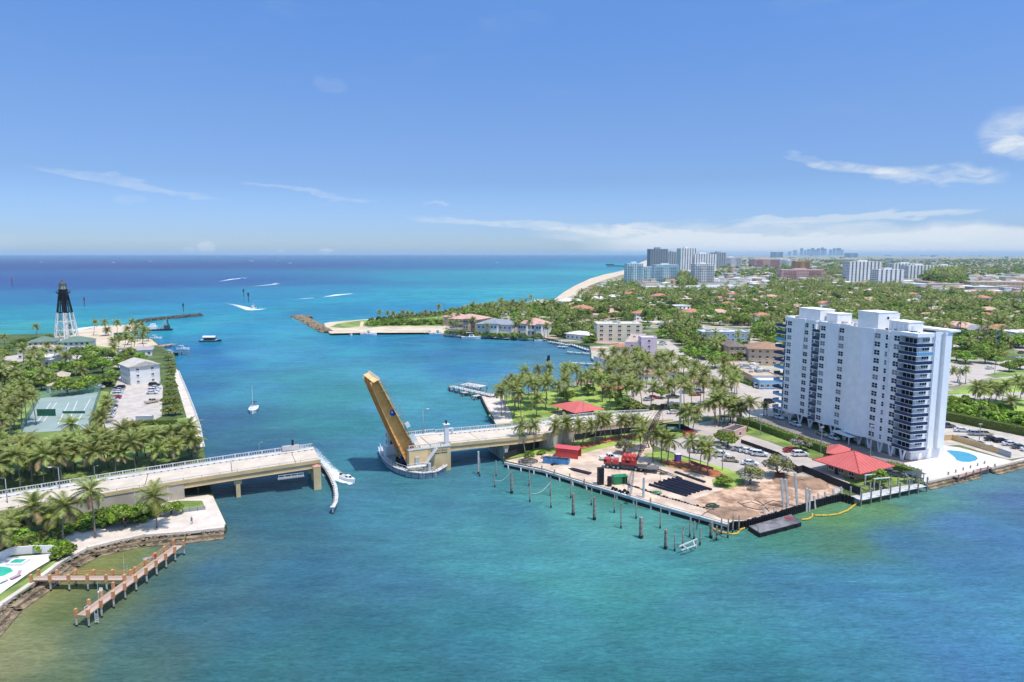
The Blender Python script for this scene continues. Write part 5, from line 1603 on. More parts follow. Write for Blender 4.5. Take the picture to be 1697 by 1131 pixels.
def build_tower():
 t = thing('apartment_tower', 'tall pale blue-white apartment tower with blue balconies beside the pool terrace', 'apartment tower', (111.7, 188.0, 1.5), math.radians(15.3))
 ZT = 35.9
 plan = [(1.7, 0), (6.6, 0), (6.6, -0.5), (8.6, -0.5), (8.6, 0.3), (10.2, 0.3), (10.2, -0.6), (12.6, -0.6), (12.6, 1.5), (14.2, 1.5), (14.2, 56.5), (0.9, 56.5), (0.9, 52.4), (-1.6, 52.4), (-1.6, 47.6), (-0.4, 45.2), (-0.4, 39.2), (1.0, 39.2), (1.0, 35.6), (-1.6, 35.6), (-1.6, 31.4),
   (-0.4, 29.2), (-0.4, 22.4), (-1.8, 22.4), (-1.8, 16.8), (-0.5, 14.6), (-0.5, 8.4), (0, 8.4), (0, 4.9), (1.7, 4.9)]
 MB().prism(plan, 3.2, ZT, bottom=True).build('wall', M_TWALL, t)
 # roof deck inside a low parapet
 rp = [(x * 0.96 + 0.28, y * 0.985 + 0.4) for x, y in plan]
 MB().prism(rp, ZT + 0.0, ZT + 0.06).build('roof', M_TROOF, t)
 n = len(plan)
 pb = MB()
 for i in range(n):
  a, b = plan[i], plan[(i + 1) % n]
  pb.bar((a[0], a[1], ZT + 0.35), (b[0], b[1], ZT + 0.35), 0.22, 0.75)
 pb.build('parapet', M_TWHITE, t)
 MB().box(11.0, 15.0, -1.0, 30, ZT + 0.74, ZT + 1.3).build('roof_overhang', M_TWHITE, t)
 MB().prism([(-0.35, -1.4), (5.4, -1.4), (5.4, 0.2), (1.8, 0.2), (1.8, 5.0), (-0.35, 5.0)], ZT - 0.3, ZT + 0.75).build('corner_cornice', M_TWHITE, t)
 # flared fins: wider at the top
 for y0, y1, x0, x1 in ((14.6, 16.8, -0.5, -1.8), (29.2, 31.4, -0.4, -1.6), (45.2, 47.6, -0.4, -1.6)):
  mb = MB()
  mb._add([(x0 - 0.01, y0 - 0.02, 22), (x1 - 0.01, y1, 22), (x0 - 0.5, y0 - 1.3, ZT + 0.7), (x1 - 0.05, y1, ZT + 0.7), (x0 + 0.1, y0 - 1.3, ZT + 0.7), (x0 + 0.1, y0, 22)],
    [(0, 1, 3, 2), (0, 2, 4, 5), (2, 3, 4)])
  mb.build('flared_fin', M_TWHITE, t)
 for a0, a1, tp in ((6.6, 8.6, 1.0), (10.2, 12.6, 0.6)):
  MB().box(a0 + 0.1, a1 - 0.1, -0.62 - 0.05, -0.45, 3.2, ZT + tp).build('end_fin', M_TWHITE, t)
 r = random.Random(4)
 FH = 2.47
 nf = 13
 for k in range(nf):
  z = 4.15 + k * FH + 0.0
  for y, ty, x in ((5.8, 'd', 0.0), (8.95, 'n', -0.5), (12.4, 'd', -0.5), (23.15, 'n', -0.4), (27.1, 'd', -0.4), (34.0, 'd', -1.6), (43.6, 'd', -0.4), (50.6, 'd', -1.6)):
   place_window(t, (TWINB if r.random() < 0.22 else TWIN)[ty], x, y, z, -math.pi / 2)
  place_window(t, TWIN['n'], -0.4, 40.2, z, -math.pi / 2)
  place_window(t, (TWINB if r.random() < 0.3 else TWIN)['e'], 4.1, 0.0, z + 0.35, 0)
  # recess glazing
  zf = z - 0.95
  for (x0, x1, y0, y1) in ((1.66, 1.72, 0.5, 4.7), (0.96, 1.02, 35.9, 39.0), (0.86, 0.92, 52.8, 56.2)):
   o = MB().box(x0, x1, y0, y1, zf + 0.1, zf + 2.15).build('sliding_door', M_WIN, t)
   q = MB()
   for i in range(4):
    yy = y0 + (y1 - y0) * i / 3
    q.box(x0 - 0.05, x0, yy - 0.05, yy + 0.05, zf + 0.1, zf + 2.2)
   q.box(x0 - 0.05, x0, y0, y1, zf + 0.1, zf + 0.18).box(x0 - 0.05, x0, y0, y1, zf + 2.12, zf + 2.2)
   q.build('door_frame', M_TWHITE, o)
  # corner wrap balcony
  if True:
   sl = MB().prism([(-0.3, -1.4), (5.4, -1.4), (5.4, -0.01), (1.69, -0.01), (1.69, 4.9), (-0.3, 4.9)], zf - 0.12, zf + 0.06, bottom=True).build('balcony_slab', M_TWHITE, t)
   gm = M_BLUEG
   gl = MB().box(-0.32, -0.26, -1.38, 4.9, zf + 0.08, zf + 1.0).mesh('balcony_glass', M_BLUEG if k not in (1, 2) else M_TEALG)
   inst('balcony_glass', gl, sl)
   gl2 = MB().box(-0.26, 5.38, -1.42, -1.36, zf + 0.08, zf + 1.0).mesh('balcony_glass', M_BLUEL if k == 11 else M_BLUEG)
   inst('balcony_glass', gl2, sl)
   MB().box(-0.34, 5.4, -1.44, -1.34, zf + 1.0, zf + 1.05).box(-0.34, -0.24, -1.34, 4.9, zf + 1.0, zf + 1.05).build('handrail', M_TWHITE, sl)
   if r.random() < 0.5: MB().box(2.2, 2.8, -1.0, -0.5, zf + 0.08, zf + 0.7).build('balcony_chair', M_WHITE, sl)
   # white wall strip between door and end windows
  MB().box(1.55, 1.66, 0.0, 0.5, zf, zf + 2.4).build('corner_post', M_TWHITE, t)
  sl = MB().box(-1.6, 0.99, 35.62, 39.18, zf - 0.12, zf + 0.06).build('balcony_slab', M_TWHITE, t)
  inst('balcony_glass', MB().box(-1.62, -1.55, 35.64, 39.16, zf + 0.06, zf + 1.0).mesh('balcony_glass', M_BLUEG), sl)
  inst('balcony_glass', MB().box(-1.55, -0.42, 39.1, 39.17, zf + 0.06, zf + 1.0).mesh('balcony_glass', M_BLUEG), sl)
  sl = MB().prism([(-1.8, 52.42), (0.89, 52.42), (0.89, 57.9), (-1.8, 57.9)], zf - 0.12, zf + 0.06, bottom=True).build('balcony_slab', M_TWHITE, t)
  lb = M_BLUEL if k in (0, 1, 2, 4, 6, 10) else M_BLUEG
  inst('balcony_glass', MB().box(-1.82, -1.75, 52.5, 57.9, zf + 0.06, zf + 1.0).mesh('balcony_glass', lb), sl)
  inst('balcony_glass', MB().box(-1.75, 0.8, 57.8, 57.87, zf + 0.06, zf + 1.0).mesh('balcony_glass', lb), sl)
  # rear balconies peeking out at the right edge
  sl = MB().box(14.2, 15.3, 3.0, 8.0, zf - 0.12, zf + 0.06).build('balcony_slab', M_TWHITE, t)
  inst('balcony_glass', MB().box(15.2, 15.26, 3.0, 8.0, zf + 0.06, zf + 1.0).box(14.2, 15.2, 2.98, 3.04, zf + 0.06, zf + 1.0).mesh('balcony_glass', M_BLUEG if k % 3 else M_TEALG), sl)
  if k % 2 == 0:
   MB().box(7.3, 7.7, -0.72, -0.66, z + 0.4, z + 0.9).build('vent', M_TWALL, t)
 # roof structures
 def pent(x0, x1, y0, y1, h, nm='penthouse'):
  o = MB().box(x0, x1, y0, y1, ZT + 0.06, ZT + h).build(nm, M_TWALL, t)
  MB().box(x0 - 0.12, x1 + 0.12, y0 - 0.12, y1 + 0.12, ZT + h, ZT + h + 0.22).build('cap', M_TWHITE, o)
  return o
 pent(1.8, 7.5, 40, 50.5, 3.9)
 pent(4.0, 9.6, 34.5, 39.5, 2.9, 'stair_house')
 p = pent(1.2, 8.2, 14.5, 22.5, 5.1)
 MB().box(4.4, 5.1, 14.46, 14.5, ZT + 3.2, ZT + 3.9).build('window', M_WIN, p)
 pent(8.2, 10.0, 15.5, 21, 4.5, 'lift_house')
 p = pent(2.4, 7.6, 4.6, 11.5, 3.1, 'plant_room')
 for k in range(4):
  MB().box(2.3, 2.39, 5.4 + k * 1.6, 5.55 + k * 1.6, ZT + 0.4, ZT + 2.9).build('pipe', M_WHITE, p)
 MB().box(3.6, 4.5, 4.5, 4.59, ZT + 0.2, ZT + 2.3).build('door', M_WHITE, p)
 for k in range(18):
  x, y = r.uniform(0.8, 3.4), r.uniform(1.0, 4.2)
  if k > 8: x, y = r.uniform(1.0, 2.0), r.uniform(4.5, 12)
  s = r.uniform(0.3, 0.6)
  MB().box(x, x + s, y, y + s, ZT + 0.06, ZT + 0.4 + s).build('roof_unit', M_DARK if k % 2 else M_GREY, t)
 for k in range(14):
  x, y = r.uniform(1.5, 9), r.uniform(24, 34) if k < 8 else r.uniform(51, 55)
  s = r.uniform(0.4, 1.0)
  MB().box(x, x + s, y, y + s, ZT + 0.06, ZT + 0.3 + s * 0.6).build('roof_unit', M_WHCONC, t)
 # ground floor
 MB().box(2.2, 14.0, 0.4, 22.2, 0.0, 3.2).build('ground_floor_wall', M_TWALL, t)
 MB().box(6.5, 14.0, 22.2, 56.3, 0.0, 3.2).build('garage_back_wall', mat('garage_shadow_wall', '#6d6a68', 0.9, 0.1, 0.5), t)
 for k in range(7):
  y = 23.5 + k * 5.3
  mb = MB()
  for dx in (-0.55, 0.55):
   mb.bar((-0.2, y + dx * 0.3, 0.0), (-0.2, y + dx * 2.2, 3.2), 0.45, 0.35)
  mb.build('v_column', M_TWHITE, t)
 for k in range(5):
  y = 1.5 + k * 4.1
  mb = MB()
  for dx in (-0.5, 0.5):
   mb.bar((0.3, y + dx * 0.3, 0.0), (0.3, y + dx * 1.8, 3.2), 0.4, 0.35)
  mb.build('v_column', M_TWHITE, t)
 for k in range(4):
  MB().box(2.14, 2.19, 2.2 + k * 5, 5.8 + k * 5, 0.1, 2.5).build('garage_door', M_WHCONC if k else M_TEALG, t)
 MB().box(-3.6, -0.2, 17.5, 25.5, 2.5, 2.75).build('entrance_canopy', M_WHITE, t)
 for y in (18.2, 24.8):
  MB().bar((-3.2, y, 0), (-3.2, y, 2.5), 0.25).build('canopy_post', M_WHITE, t)
build_tower()
# ------------------------------------------------------------------ buildings
M_CREAM = mat('cream_stucco', '#cfc4ad', 0.9, 0.06, 0.2)
M_BEIGE = mat('beige_stucco', '#c7ab90', 0.9, 0.06, 0.2)
M_PINKW = mat('lavender_wall', '#c9b4bc', 0.9, 0.05, 0.2)
M_HWHITE = mat('house_white', '#dcdad5', 0.85, 0.05, 0.2)
M_RWHITE = mat('flat_roof_white', '#cfcac2', 0.9, 0.12, 0.25)
M_RTAN = mat('flat_roof_tan', '#b8a48f', 0.9, 0.12, 0.25)
M_RTERRA = mat('terracotta_roof', '#b57a60', 0.85, 0.15, 0.6)
M_RPINK = mat('pink_tile_roof', '#c49c8c', 0.85, 0.12, 0.6)
M_RGREY = mat('grey_roof', '#8c8f94', 0.8, 0.1, 0.6)
M_RRED = mat('red_metal_roof', '#c0605a', 0.75, 0.05, 0.3)
M_RGREEN = mat('green_roof', '#64796a', 0.8, 0.1, 0.6)
M_RBROWN = mat('brown_roof', '#9b7a62', 0.85, 0.12, 0.6)
M_BLUEB = mat('blue_grey_wall', '#8fa3bd', 0.9, 0.05, 0.2)
def joined_windows(w, d, h, floors, cols, side_cols=3, z0=0.8, ww=1.4, wh=1.3, faces='fls'):
 mb = MB()
 fh = h / floors
 for k in range(floors):
  z = k * fh + z0
  for i in range(cols):
   x = -w / 2 + w * (i + 0.5) / cols
   mb.box(x - ww / 2, x + ww / 2, -0.06, 0.05, z, z + wh)
  for i in range(side_cols):
   y = d * (i + 0.5) / side_cols
   mb.box(-w / 2 - 0.06, -w / 2 + 0.05, y - ww / 2, y + ww / 2, z, z + wh)
   mb.box(w / 2 - 0.05, w / 2 + 0.06, y - ww / 2, y + ww / 2, z, z + wh)
 return mb
def building(name, label, cat, p0, p1, depth, h, wall, roof=None, rtype='flat', floors=2, cols=5, side=3, z=1.4, group=None, rh=2.0, ww=1.4, wh=1.3, single=True, balc=None, ov=0.6, clutter=0, world=False):
 """front wall stands between two foot points the photo shows; depth runs away from the camera"""
 a = Vector(p0) if world else at(p0[0], p0[1], z)
 b = Vector(p1) if world else at(p1[0], p1[1], z)
 m = (a + b) / 2
 w = (b - a).length
 rz = math.atan2(b.y - a.y, b.x - a.x)
 t = thing(name, label, cat, (m.x, m.y, z), rz, group)
 MB().box(-w / 2, w / 2, 0, depth, -0.5, h).build('wall', wall, t)
 if rtype == 'flat':
  q = MB().box(-w / 2 + 0.3, w / 2 - 0.3, 0.3, depth - 0.3, h, h + 0.08).build('roof', roof or M_RWHITE, t)
  mb = MB()
  for (x0, x1, y0, y1) in ((-w / 2 - .05, w / 2 + .05, -.05, .3), (-w / 2 - .05, w / 2 + .05, depth - .3, depth + .05), (-w / 2 - .05, -w / 2 + .3, .3, depth - .3), (w / 2 - .3, w / 2 + .05, .3, depth - .3)):
   mb.box(x0, x1, y0, y1, h - 0.1, h + 0.5)
  mb.build('parapet', wall, t)
 elif rtype == 'hip':
  q = MB().hip(-w / 2, w / 2, 0, depth, h, h + rh, ov=ov).build('roof', roof or M_RTERRA, t)
 elif rtype == 'gable':
  q = MB().gable(-w / 2 - ov, w / 2 + ov, -ov, depth + ov, h, h + rh).build('roof', roof or M_RTERRA, t)
 if clutter:
  r = random.Random(int(abs(m.x) * 7))
  for k in range(clutter):
   x, y, s = r.uniform(-w * .4, w * .4), r.uniform(depth * .2, depth * .8), r.uniform(0.8, 2.0)
   MB().box(x, x + s * 1.3, y, y + s, h + 0.08, h + 0.1 + s * 0.6).build('roof_unit', M_GREY if k % 2 else M_RWHITE, q)
 if single:
  fh = h / floors
  wm = joined_w(ww, wh)
  for k in range(floors):
   for i in range(cols):
    place_window(t, wm, -w / 2 + w * (i + 0.5) / cols, -0.0, k * fh + fh * 0.3, 0)
   for i in range(side):
    y = depth * (i + 0.5) / side
    place_window(t, wm, -w / 2, y, k * fh + fh * 0.3, -math.pi / 2)
    if m.x < 0: place_window(t, wm, w / 2, y, k * fh + fh * 0.3, math.pi / 2)
 else:
  o = joined_windows(w, depth, h, floors, cols, side, (h / floors) * 0.3, ww, wh).build('window', M_WIN, t)
  o['kind'] = 'stuff'
 if balc:
  bm_, n0, n1 = balc
  mb = MB()
  fh = h / floors
  for k in range(1, floors):
   mb.box(-w / 2 + w * n0, -w / 2 + w * n1, -1.5, -0.07, k * fh - 0.2, k * fh + 0.02)
   mb.box(-w / 2 + w * n0, -w / 2 + w * n1, -1.5, -1.42, k * fh + 0.02, k * fh + 0.95)
  mb.build('balcony', bm_, t)
 return t
_JW = {}
def joined_w(ww, wh):
 k = (ww, wh)
 if k not in _JW:
  _JW[k] = window_pair(ww, wh, 2, 1, M_WIN, M_WHITE)
 return _JW[k]
# --- middle distance, right of the inlet
building('office_block', 'cream four-storey office block with flat roof and a dark glazed corner', 'building', (989, 566), (1064, 566), 17, 11.5, M_CREAM, M_RWHITE, floors=4, cols=5, side=4, clutter=5, ww=2.2)
building('motel', 'lavender three-storey block with tan flat roof in front of the office block', 'building', (1035, 596), (1060, 597), 42, 9.5, M_PINKW, M_RTAN, floors=3, cols=1, side=9, clutter=3)
building('motel', 'pale pink windowless end block joined to the lavender building', 'building', (1062, 598), (1088, 598), 9, 12.5, mat('pale_pink_wall', '#cdb9c4', 0.9, 0.05, 0.2), M_RWHITE, floors=4, cols=1, side=0)
building('low_block', 'long low tan-roofed building with white front behind the park palms', 'building', (1020, 618), (1110, 612), 24, 4.6, M_HWHITE, M_RBROWN, floors=1, cols=9, side=3, clutter=4)
building('low_block', 'low white-fronted pavilion block with brown roof behind the palm belt', 'building', (1032, 636), (1120, 630), 8, 3.6, M_HWHITE, M_RBROWN, rtype='hip', rh=1.2, floors=1, cols=8, side=2)
building('awning_house', 'small house with an orange barrel roof beside the turquoise pool', 'house', (1021, 584), (1056, 584), 9, 3.2, M_HWHITE, M_RTERRA, rtype='hip', rh=1.6, floors=1, cols=4)
building('restaurant', 'long low salmon restaurant with cluttered tan flat roof on the side street', 'restaurant', (1246, 640), (1290, 640), 42, 4.2, M_BEIGE, M_RTAN, floors=1, cols=3, side=5, clutter=26)
building('awning_shop', 'small blue-fronted shop with white flat roof left of the tower', 'shop', (1258, 646), (1296, 646), 8, 3.6, mat('blue_front', '#86a9c6', 0.7, 0.05, 0.2), M_RWHITE, floors=1, cols=4)
building('apartment_house', 'beige three-storey house with brown hip roof left of the tower', 'apartment house', (1241, 605), (1301, 607), 17, 8.8, M_BEIGE, M_RBROWN, rtype='hip', rh=3.0, floors=3, cols=5, side=3, ov=1.0)
building('grey_house', 'two-storey house with dark brown hip roof behind the beige house', 'house', (1208, 592), (1236, 592), 20, 6, M_BEIGE, mat('dark_brown_roof', '#786a60', 0.9, 0.1, 0.4), rtype='hip', rh=2.4, floors=2, cols=3)
building('blue_motel', 'long blue-grey two-storey motel with white flat roof', 'motel', (1162, 567), (1243, 567), 15, 6.4, M_BLUEB, M_RWHITE, floors=2, cols=10, side=2, clutter=4, ov=1)
building('toilet_block', 'small pink utility building with dark flat roof at the public car park', 'utility building', (1216, 730), (1236, 722), 4.2, 2.6, mat('pink_block', '#c8a896', 0.9, 0.05, 0.3), mat('dark_roof', '#4b4a4c', 0.9, 0.1, 0.5), floors=1, cols=1, side=0)
# villas on the point
building('villa', 'large tan villa with pink tile roof on the point, left of the white villa', 'villa', (745, 551), (788, 554), 22, 10.5, mat('tan_villa', '#bfa283', 0.9, 0.08, 0.2), M_RPINK, rtype='hip', rh=3.2, floors=3, cols=6, side=4, ov=1.0, balc=(M_CREAM, .25, .8))
building('villa', 'low annex of the tan villa with a pink hip roof nearest the beach', 'villa', (735, 540), (760, 541), 16, 7.5, mat('tan_villa2', '#bfa283', 0.9, 0.08, 0.2), M_RPINK, rtype='hip', rh=2.8, floors=2, cols=3, side=2, ov=0.8)
building('villa', 'white two-storey villa with grey hip roof on the waterfront', 'villa', (790, 556), (848, 558), 17, 8.4, M_HWHITE, M_RGREY, rtype='hip', rh=3.2, floors=2, cols=8, side=3, ov=1.0, balc=(M_WHITE, .35, .62))
building('villa', 'villa with pink gabled roof and tall blue windows on the waterfront', 'villa', (857, 557), (902, 559), 18, 8.4, M_HWHITE, M_RPINK, rtype='hip', rh=4.2, floors=2, cols=6, side=3, ov=1.0, balc=(M_WHITE, .2, .8), wh=2.2)
building('villa', 'low white pavilion house on the shore between the pink villa and the offices', 'villa', (938, 562), (975, 566), 12, 4, M_HWHITE, M_RWHITE, rtype='hip', rh=1.8, floors=1, cols=5, ov=1.2)
for nm, lab, p0, p1, dep, h, wl, rf in (('villa_tower', 'stair turret of the tan villa with its own pink roof', (768, 556), (776, 556.3), 5, 12, MATS['tan_villa'], M_RPINK), ('villa_tower', 'square front bay of the white villa', (812, 558.2), (824, 558.6), 4, 9.4, M_HWHITE, M_RGREY), ('villa_tower', 'steep gabled front bay of the pink-roofed villa, left', (862, 558.5), (872, 559), 5, 9.6, M_HWHITE, M_RPINK), ('villa_tower', 'steep gabled front bay of the pink-roofed villa, right', (888, 559.6), (897, 560), 5, 9.6, M_HWHITE, M_RPINK)):
 building(nm, lab, 'villa wing', p0, p1, dep, h, wl, rf, rtype='hip', rh=2.2, floors=3 if h > 11 else 2, cols=2, side=1, ov=.7, wh=1.6)
for lab, p0, p1, dep, h in (('low terrace arcade in front of the tan villa', (742, 553), (768, 554.5), 4, 3.2), ('low terrace arcade in front of the white villa', (826, 559), (848, 560), 4, 3.0), ('garden terrace between the white and pink villas', (849, 558.5), (857, 559), 8, 2.0)):
 t = building('terrace', lab, 'terrace', p0, p1, dep, h, M_CREAM, M_RTAN, floors=1, cols=4, side=1)
# left village
building('apartment_house', 'white three-storey apartment house with pale gable roof by the left car park', 'apartment house', (217, 639), (266, 633), 15, 8.2, M_HWHITE, mat('pale_gable_roof', '#b9b2a6', 0.9, 0.08, 0.4), rtype='gable', rh=2.2, floors=3, cols=2, side=5, ov=0.7, ww=1.1, wh=1.0)
building('keeper_house', 'green-roofed keeper house left of the lighthouse foot', 'house', (46, 582), (92, 580), 13, 5.2, M_HWHITE, M_RGREEN, rtype='hip', rh=2.8, floors=2, cols=5, ov=0.8)
building('keeper_house', 'green-roofed keeper house right of the lighthouse foot', 'house', (96, 582), (150, 580), 13, 5.2, M_HWHITE, M_RGREEN, rtype='hip', rh=2.8, floors=2, cols=6, ov=0.8)
building('long_house', 'long white two-storey barracks house in front of the keeper houses', 'house', (30, 596), (96, 594), 11, 5.6, M_HWHITE, M_RTAN, rtype='hip', rh=1.6, floors=2, cols=9, ov=0.5)
building('cottage', 'cottage with beige hip roof and small porch at the left edge', 'cottage', (-20, 632), (32, 626), 17, 4.2, M_HWHITE, mat('beige_roof', '#b5a58e', 0.9, 0.08, 0.5), rtype='hip', rh=3.2, floors=1, cols=4, ov=0.8)
building('cottage', 'cottage with pale grey roof among the round trees', 'cottage', (84, 608), (120, 600), 12, 3.6, M_HWHITE, M_RWHITE, rtype='gable', rh=1.8, floors=1, cols=4, ov=0.6)
building('cottage', 'small beige-roofed cottage half hidden by two round trees', 'cottage', (88, 638), (114, 636), 9, 3.4, M_HWHITE, MATS['beige_roof'], rtype='hip', rh=1.8, floors=1, cols=3, ov=0.6)
building('cottage', 'low white bungalow with a car port beside the tennis court', 'cottage', (82, 652), (134, 646), 8, 3.2, M_HWHITE, MATS['beige_roof'], rtype='hip', rh=1.2, floors=1, cols=5, ov=0.6)
building('boat_house', 'long grey-roofed shed beside the dock at the inlet mouth', 'shed', (196, 593), (252, 590), 15, 3.6, M_HWHITE, mat('grey_shed_roof', '#a09a98', 0.9, 0.06, 0.3), rtype='hip', rh=1.4, floors=1, cols=6)
building('park_pavilion', 'open park pavilion with red hip roof among the palms', 'pavilion', (956, 694), (984, 690), 9.5, 2.9, mat('pavilion_brown', '#6a5442', 0.9, 0.1, 0.4), M_RRED, rtype='hip', rh=2.1, floors=1, cols=2, side=1, ov=3.0)
building('small_pavilion', 'small red-roofed shelter behind the park pavilion', 'pavilion', (1010, 655), (1030, 653), 6, 2.6, MATS['pavilion_brown'], M_RRED, rtype='hip', rh=1.5, floors=1, cols=1, side=0, ov=1.6)
# --- the red-roofed pavilion at the pool side
pa, pb = at(1369, 781, 1.5), at(1424, 798, 1.5)
t = building('red_roof_pavilion', 'beige office with a wide red four-sided roof beside the yard fence', 'pavilion', (1369, 781), (1419, 797), 9.5, 3.0, mat('pavilion_tan', '#b09a78', 0.9, 0.06, 0.3), None, rtype='none', floors=1, cols=3, side=2, ov=2.6)
w = (at(1419, 797, 1.4) - at(1369, 781, 1.4)).length
MB()._add
x0, x1, y0, y1 = -w / 2 - 2.6, w / 2 + 2.6, -2.6, 12.1
cx, cy = 0, 4.75
ap = (cx, cy, 6.3)
cor = [(x0, y0, 2.95), (x1, y0, 2.95), (x1, y1, 2.95), (x0, y1, 2.95)]
for i in range(4):
 mb = MB()
 a, b = cor[i], cor[(i + 1) % 4]
 mb._add([a, b, ap, (a[0], a[1], a[2] - .22), (b[0], b[1], b[2] - .22), (ap[0], ap[1], ap[2] - .3)], [(0, 1, 2), (5, 4, 3), (0, 3, 4, 1)])
 mb.build('roof_slope', M_RRED, t)
 MB().bar(a, ap, 0.2, 0.12).build('ridge_cap', mat('dark_red_ridge', '#96292d', 0.6, 0, 0.3), t)
 for k in range(1, 12):          # standing seams
  p = Vector(a).lerp(Vector(b), k / 12)
  # seam runs up the slope until it meets a hip
  mid = (Vector(a) + Vector(b)) / 2
  f = 1 - abs(k / 12 - 0.5) * 2
  q = p + (Vector(ap) - mid) * f
  MB().bar(p + Vector((0, 0, .03)), q + Vector((0, 0, .03)), 0.07, 0.06).build('roof_seam', M_RRED, t)
for k in (0.30, 0.8):
 MB().box(-w / 2 + w * k, -w / 2 + w * k + 1.1, -0.08, -0.01, 0, 2.3).build('door', M_DARK, t)
t2 = building('red_roof_annex', 'small red-roofed annex behind the beige office', 'shed', (1376, 765), (1400, 768), 6, 2.6, MATS['pavilion_tan'], M_RRED, rtype='hip', rh=1.7, floors=1, cols=1, side=1, ov=1.2)
# --- towers further down the shore
M_AQUA = mat('aqua_wall', '#c6dade', 0.85, 0.05, 0.05)
M_AQUAD = glass_mat('aqua_glass', (0.10, 0.22, 0.26), 0.3)
M_FWHITE = mat('far_white_wall', '#dedddb', 0.85, 0.05, 0.05)
M_FTAN = mat('far_tan_wall', '#bda98f', 0.85, 0.05, 0.05)
M_FGREY = mat('far_grey_wall', '#9fa6ad', 0.85, 0.05, 0.05)
M_FPINK = mat('far_pink_wall', '#d3a49c', 0.85, 0.05, 0.05)
M_FORANGE = mat('far_ochre_wall', '#bd8f57', 0.85, 0.05, 0.05)
M_FDARK = mat('far_dark_wall', '#7d8890', 0.7, 0.05, 0.05)
M_FGLASS = glass_mat('far_glass', (0.12, 0.14, 0.16), 0.4)
M_FHAZE = mat('far_haze_tinted_wall', '#a3b0bf', 0.8, 0.05, 0.05)  # pale blue puts part of the distance haze into the wall colour
def zof(px, py, Y):
 v = py - CYP
 yy = LENS_PX * math.cos(PITCH) - v * math.sin(PITCH)
 return CAM_H + (-LENS_PX * math.sin(PITCH) - v * math.cos(PITCH)) * Y / yy
def far_tower(label, x0, x1, ytop, ybase, wall, depth=None, bands='h', glass=None, cap=True, cat='tower block', skew=0.12, name='tower_block', group=None):
 a, b = at(x0, ybase, 1.4), at(x1, ybase, 1.4)
 w = b.x - a.x
 depth = depth or w * 0.5
 H = max(3, zof((x0 + x1) / 2, ytop, a.y) - 1.4)
 glass = glass or M_FGLASS
 t = thing(name, label, cat, ((a.x + b.x) / 2, a.y, 1.4), skew, group)
 fl = max(2, int(H / 3.1))
 MB().box(-w / 2, w / 2, 0, depth, -0.5, H).build('wall', wall, t)
 MB().box(-w / 2 + .4, w / 2 - .4, .4, depth - .4, H, H + .1).build('roof', M_RWHITE, t)
 mb = MB()
 fh = H / fl
 n = max(3, int(w / 4.2))
 if bands == 'h':          # window bands between balcony slabs
  for k in range(fl):
   z = k * fh + fh * 0.32
   for i in range(n):
    x = -w / 2 + w * (i + .5) / n
    mb.box(x - w / n * .33, x + w / n * .33, -0.25, 0.1, z, z + fh * .5)
 elif bands == 'v':        # dark vertical bays with slabs
  for i in range(n):
   if i % 2 == 0: continue
   x = -w / 2 + w * (i + .5) / n
   for k in range(fl):
    mb.box(x - w / n * .34, x + w / n * .34, -0.3, 0.1, k * fh + .5, (k + 1) * fh)
 ns = max(2, int(depth / 5))
 for k in range(fl):
  z = k * fh + fh * 0.35
  for i in range(ns):
   y = depth * (i + .5) / ns
   mb.box(-w / 2 - .2, -w / 2 + .1, y - depth / ns * .3, y + depth / ns * .3, z, z + fh * .45)
 o = mb.build('window', glass, t)
 o['kind'] = 'stuff'
 if bands == 'h':
  mb = MB()
  for k in range(1, fl):
   mb.box(-w / 2 + w * .05, -w / 2 + w * .35, -1.4, -0.3, k * fh - .15, k * fh + .05)
   mb.box(-w / 2 + w * .65, -w / 2 + w * .95, -1.4, -0.3, k * fh - .15, k * fh + .05)
  o = mb.build('balcony', wall, t)
  o['kind'] = 'stuff'
 if cap:
  MB().box(-w * .18, w * .12, depth * .3, depth * .7, H + .1, H + max(3, H * .08)).build('penthouse', wall, t)
 return t
far_tower('left aqua tower of the beach complex with balconies', 1039, 1066, 437, 474, M_AQUA, 22, glass=M_AQUAD)
far_tower('lower link building between the two aqua towers', 1066, 1085, 442, 464, M_AQUA, 14, glass=M_AQUAD, cap=False)
far_tower('right wide aqua tower of the beach complex', 1084, 1125, 439, 467, M_AQUA, 20, glass=M_AQUAD)
far_tower('white round-cornered tower right of the aqua towers', 1151, 1184, 438, 471, M_FWHITE, 24)
far_tower('dark glazed beach tower, tallest of the beachfront cluster', 1077, 1107, 413, 448, M_FDARK, 40, 'v', M_FGLASS)
far_tower('thin grey tower just right of the dark beachfront tower', 1107, 1125, 418, 447, M_FGREY, 40, 'v')
far_tower('pale tall tower in the middle of the beachfront cluster', 1127, 1153, 412, 450, M_FWHITE, 40, 'v')
far_tower('wide white slab tower behind the round-cornered tower', 1150, 1187, 421, 450, M_FWHITE, 60, 'v')
far_tower('grey slab right of the wide white slab', 1186, 1203, 419, 446, M_FGREY, 60, 'v')
far_tower('low pale hotel slab at the end of the beachfront cluster', 1201, 1230, 427, 442, M_FWHITE, 60)
far_tower('far block with pinkish top on the horizon side', 1250, 1292, 430, 443, M_FPINK, 60)
far_tower('white block beside the pinkish block', 1292, 1303, 430, 443, M_FWHITE, 40)
far_tower('small pale block left of the ochre building', 1303, 1316, 432, 444, M_FWHITE, 40)
far_tower('ochre mid-rise block behind the pink hotel', 1318, 1343, 433, 450, M_FORANGE, 30)
far_tower('long pink hotel with a tall centre bay', 1293, 1367, 447, 464, M_FPINK, 22, cap=True)
far_tower('tall white tower with dark bays by the canal', 1405, 1461, 434, 467, M_FWHITE, 26, 'v')
far_tower('white lower tower right in front of the canal', 1453, 1498, 447, 475, M_FWHITE, 24, 'v')
far_tower('pale slab behind the two canal towers', 1478, 1530, 437, 460, M_FWHITE, 30, 'v')
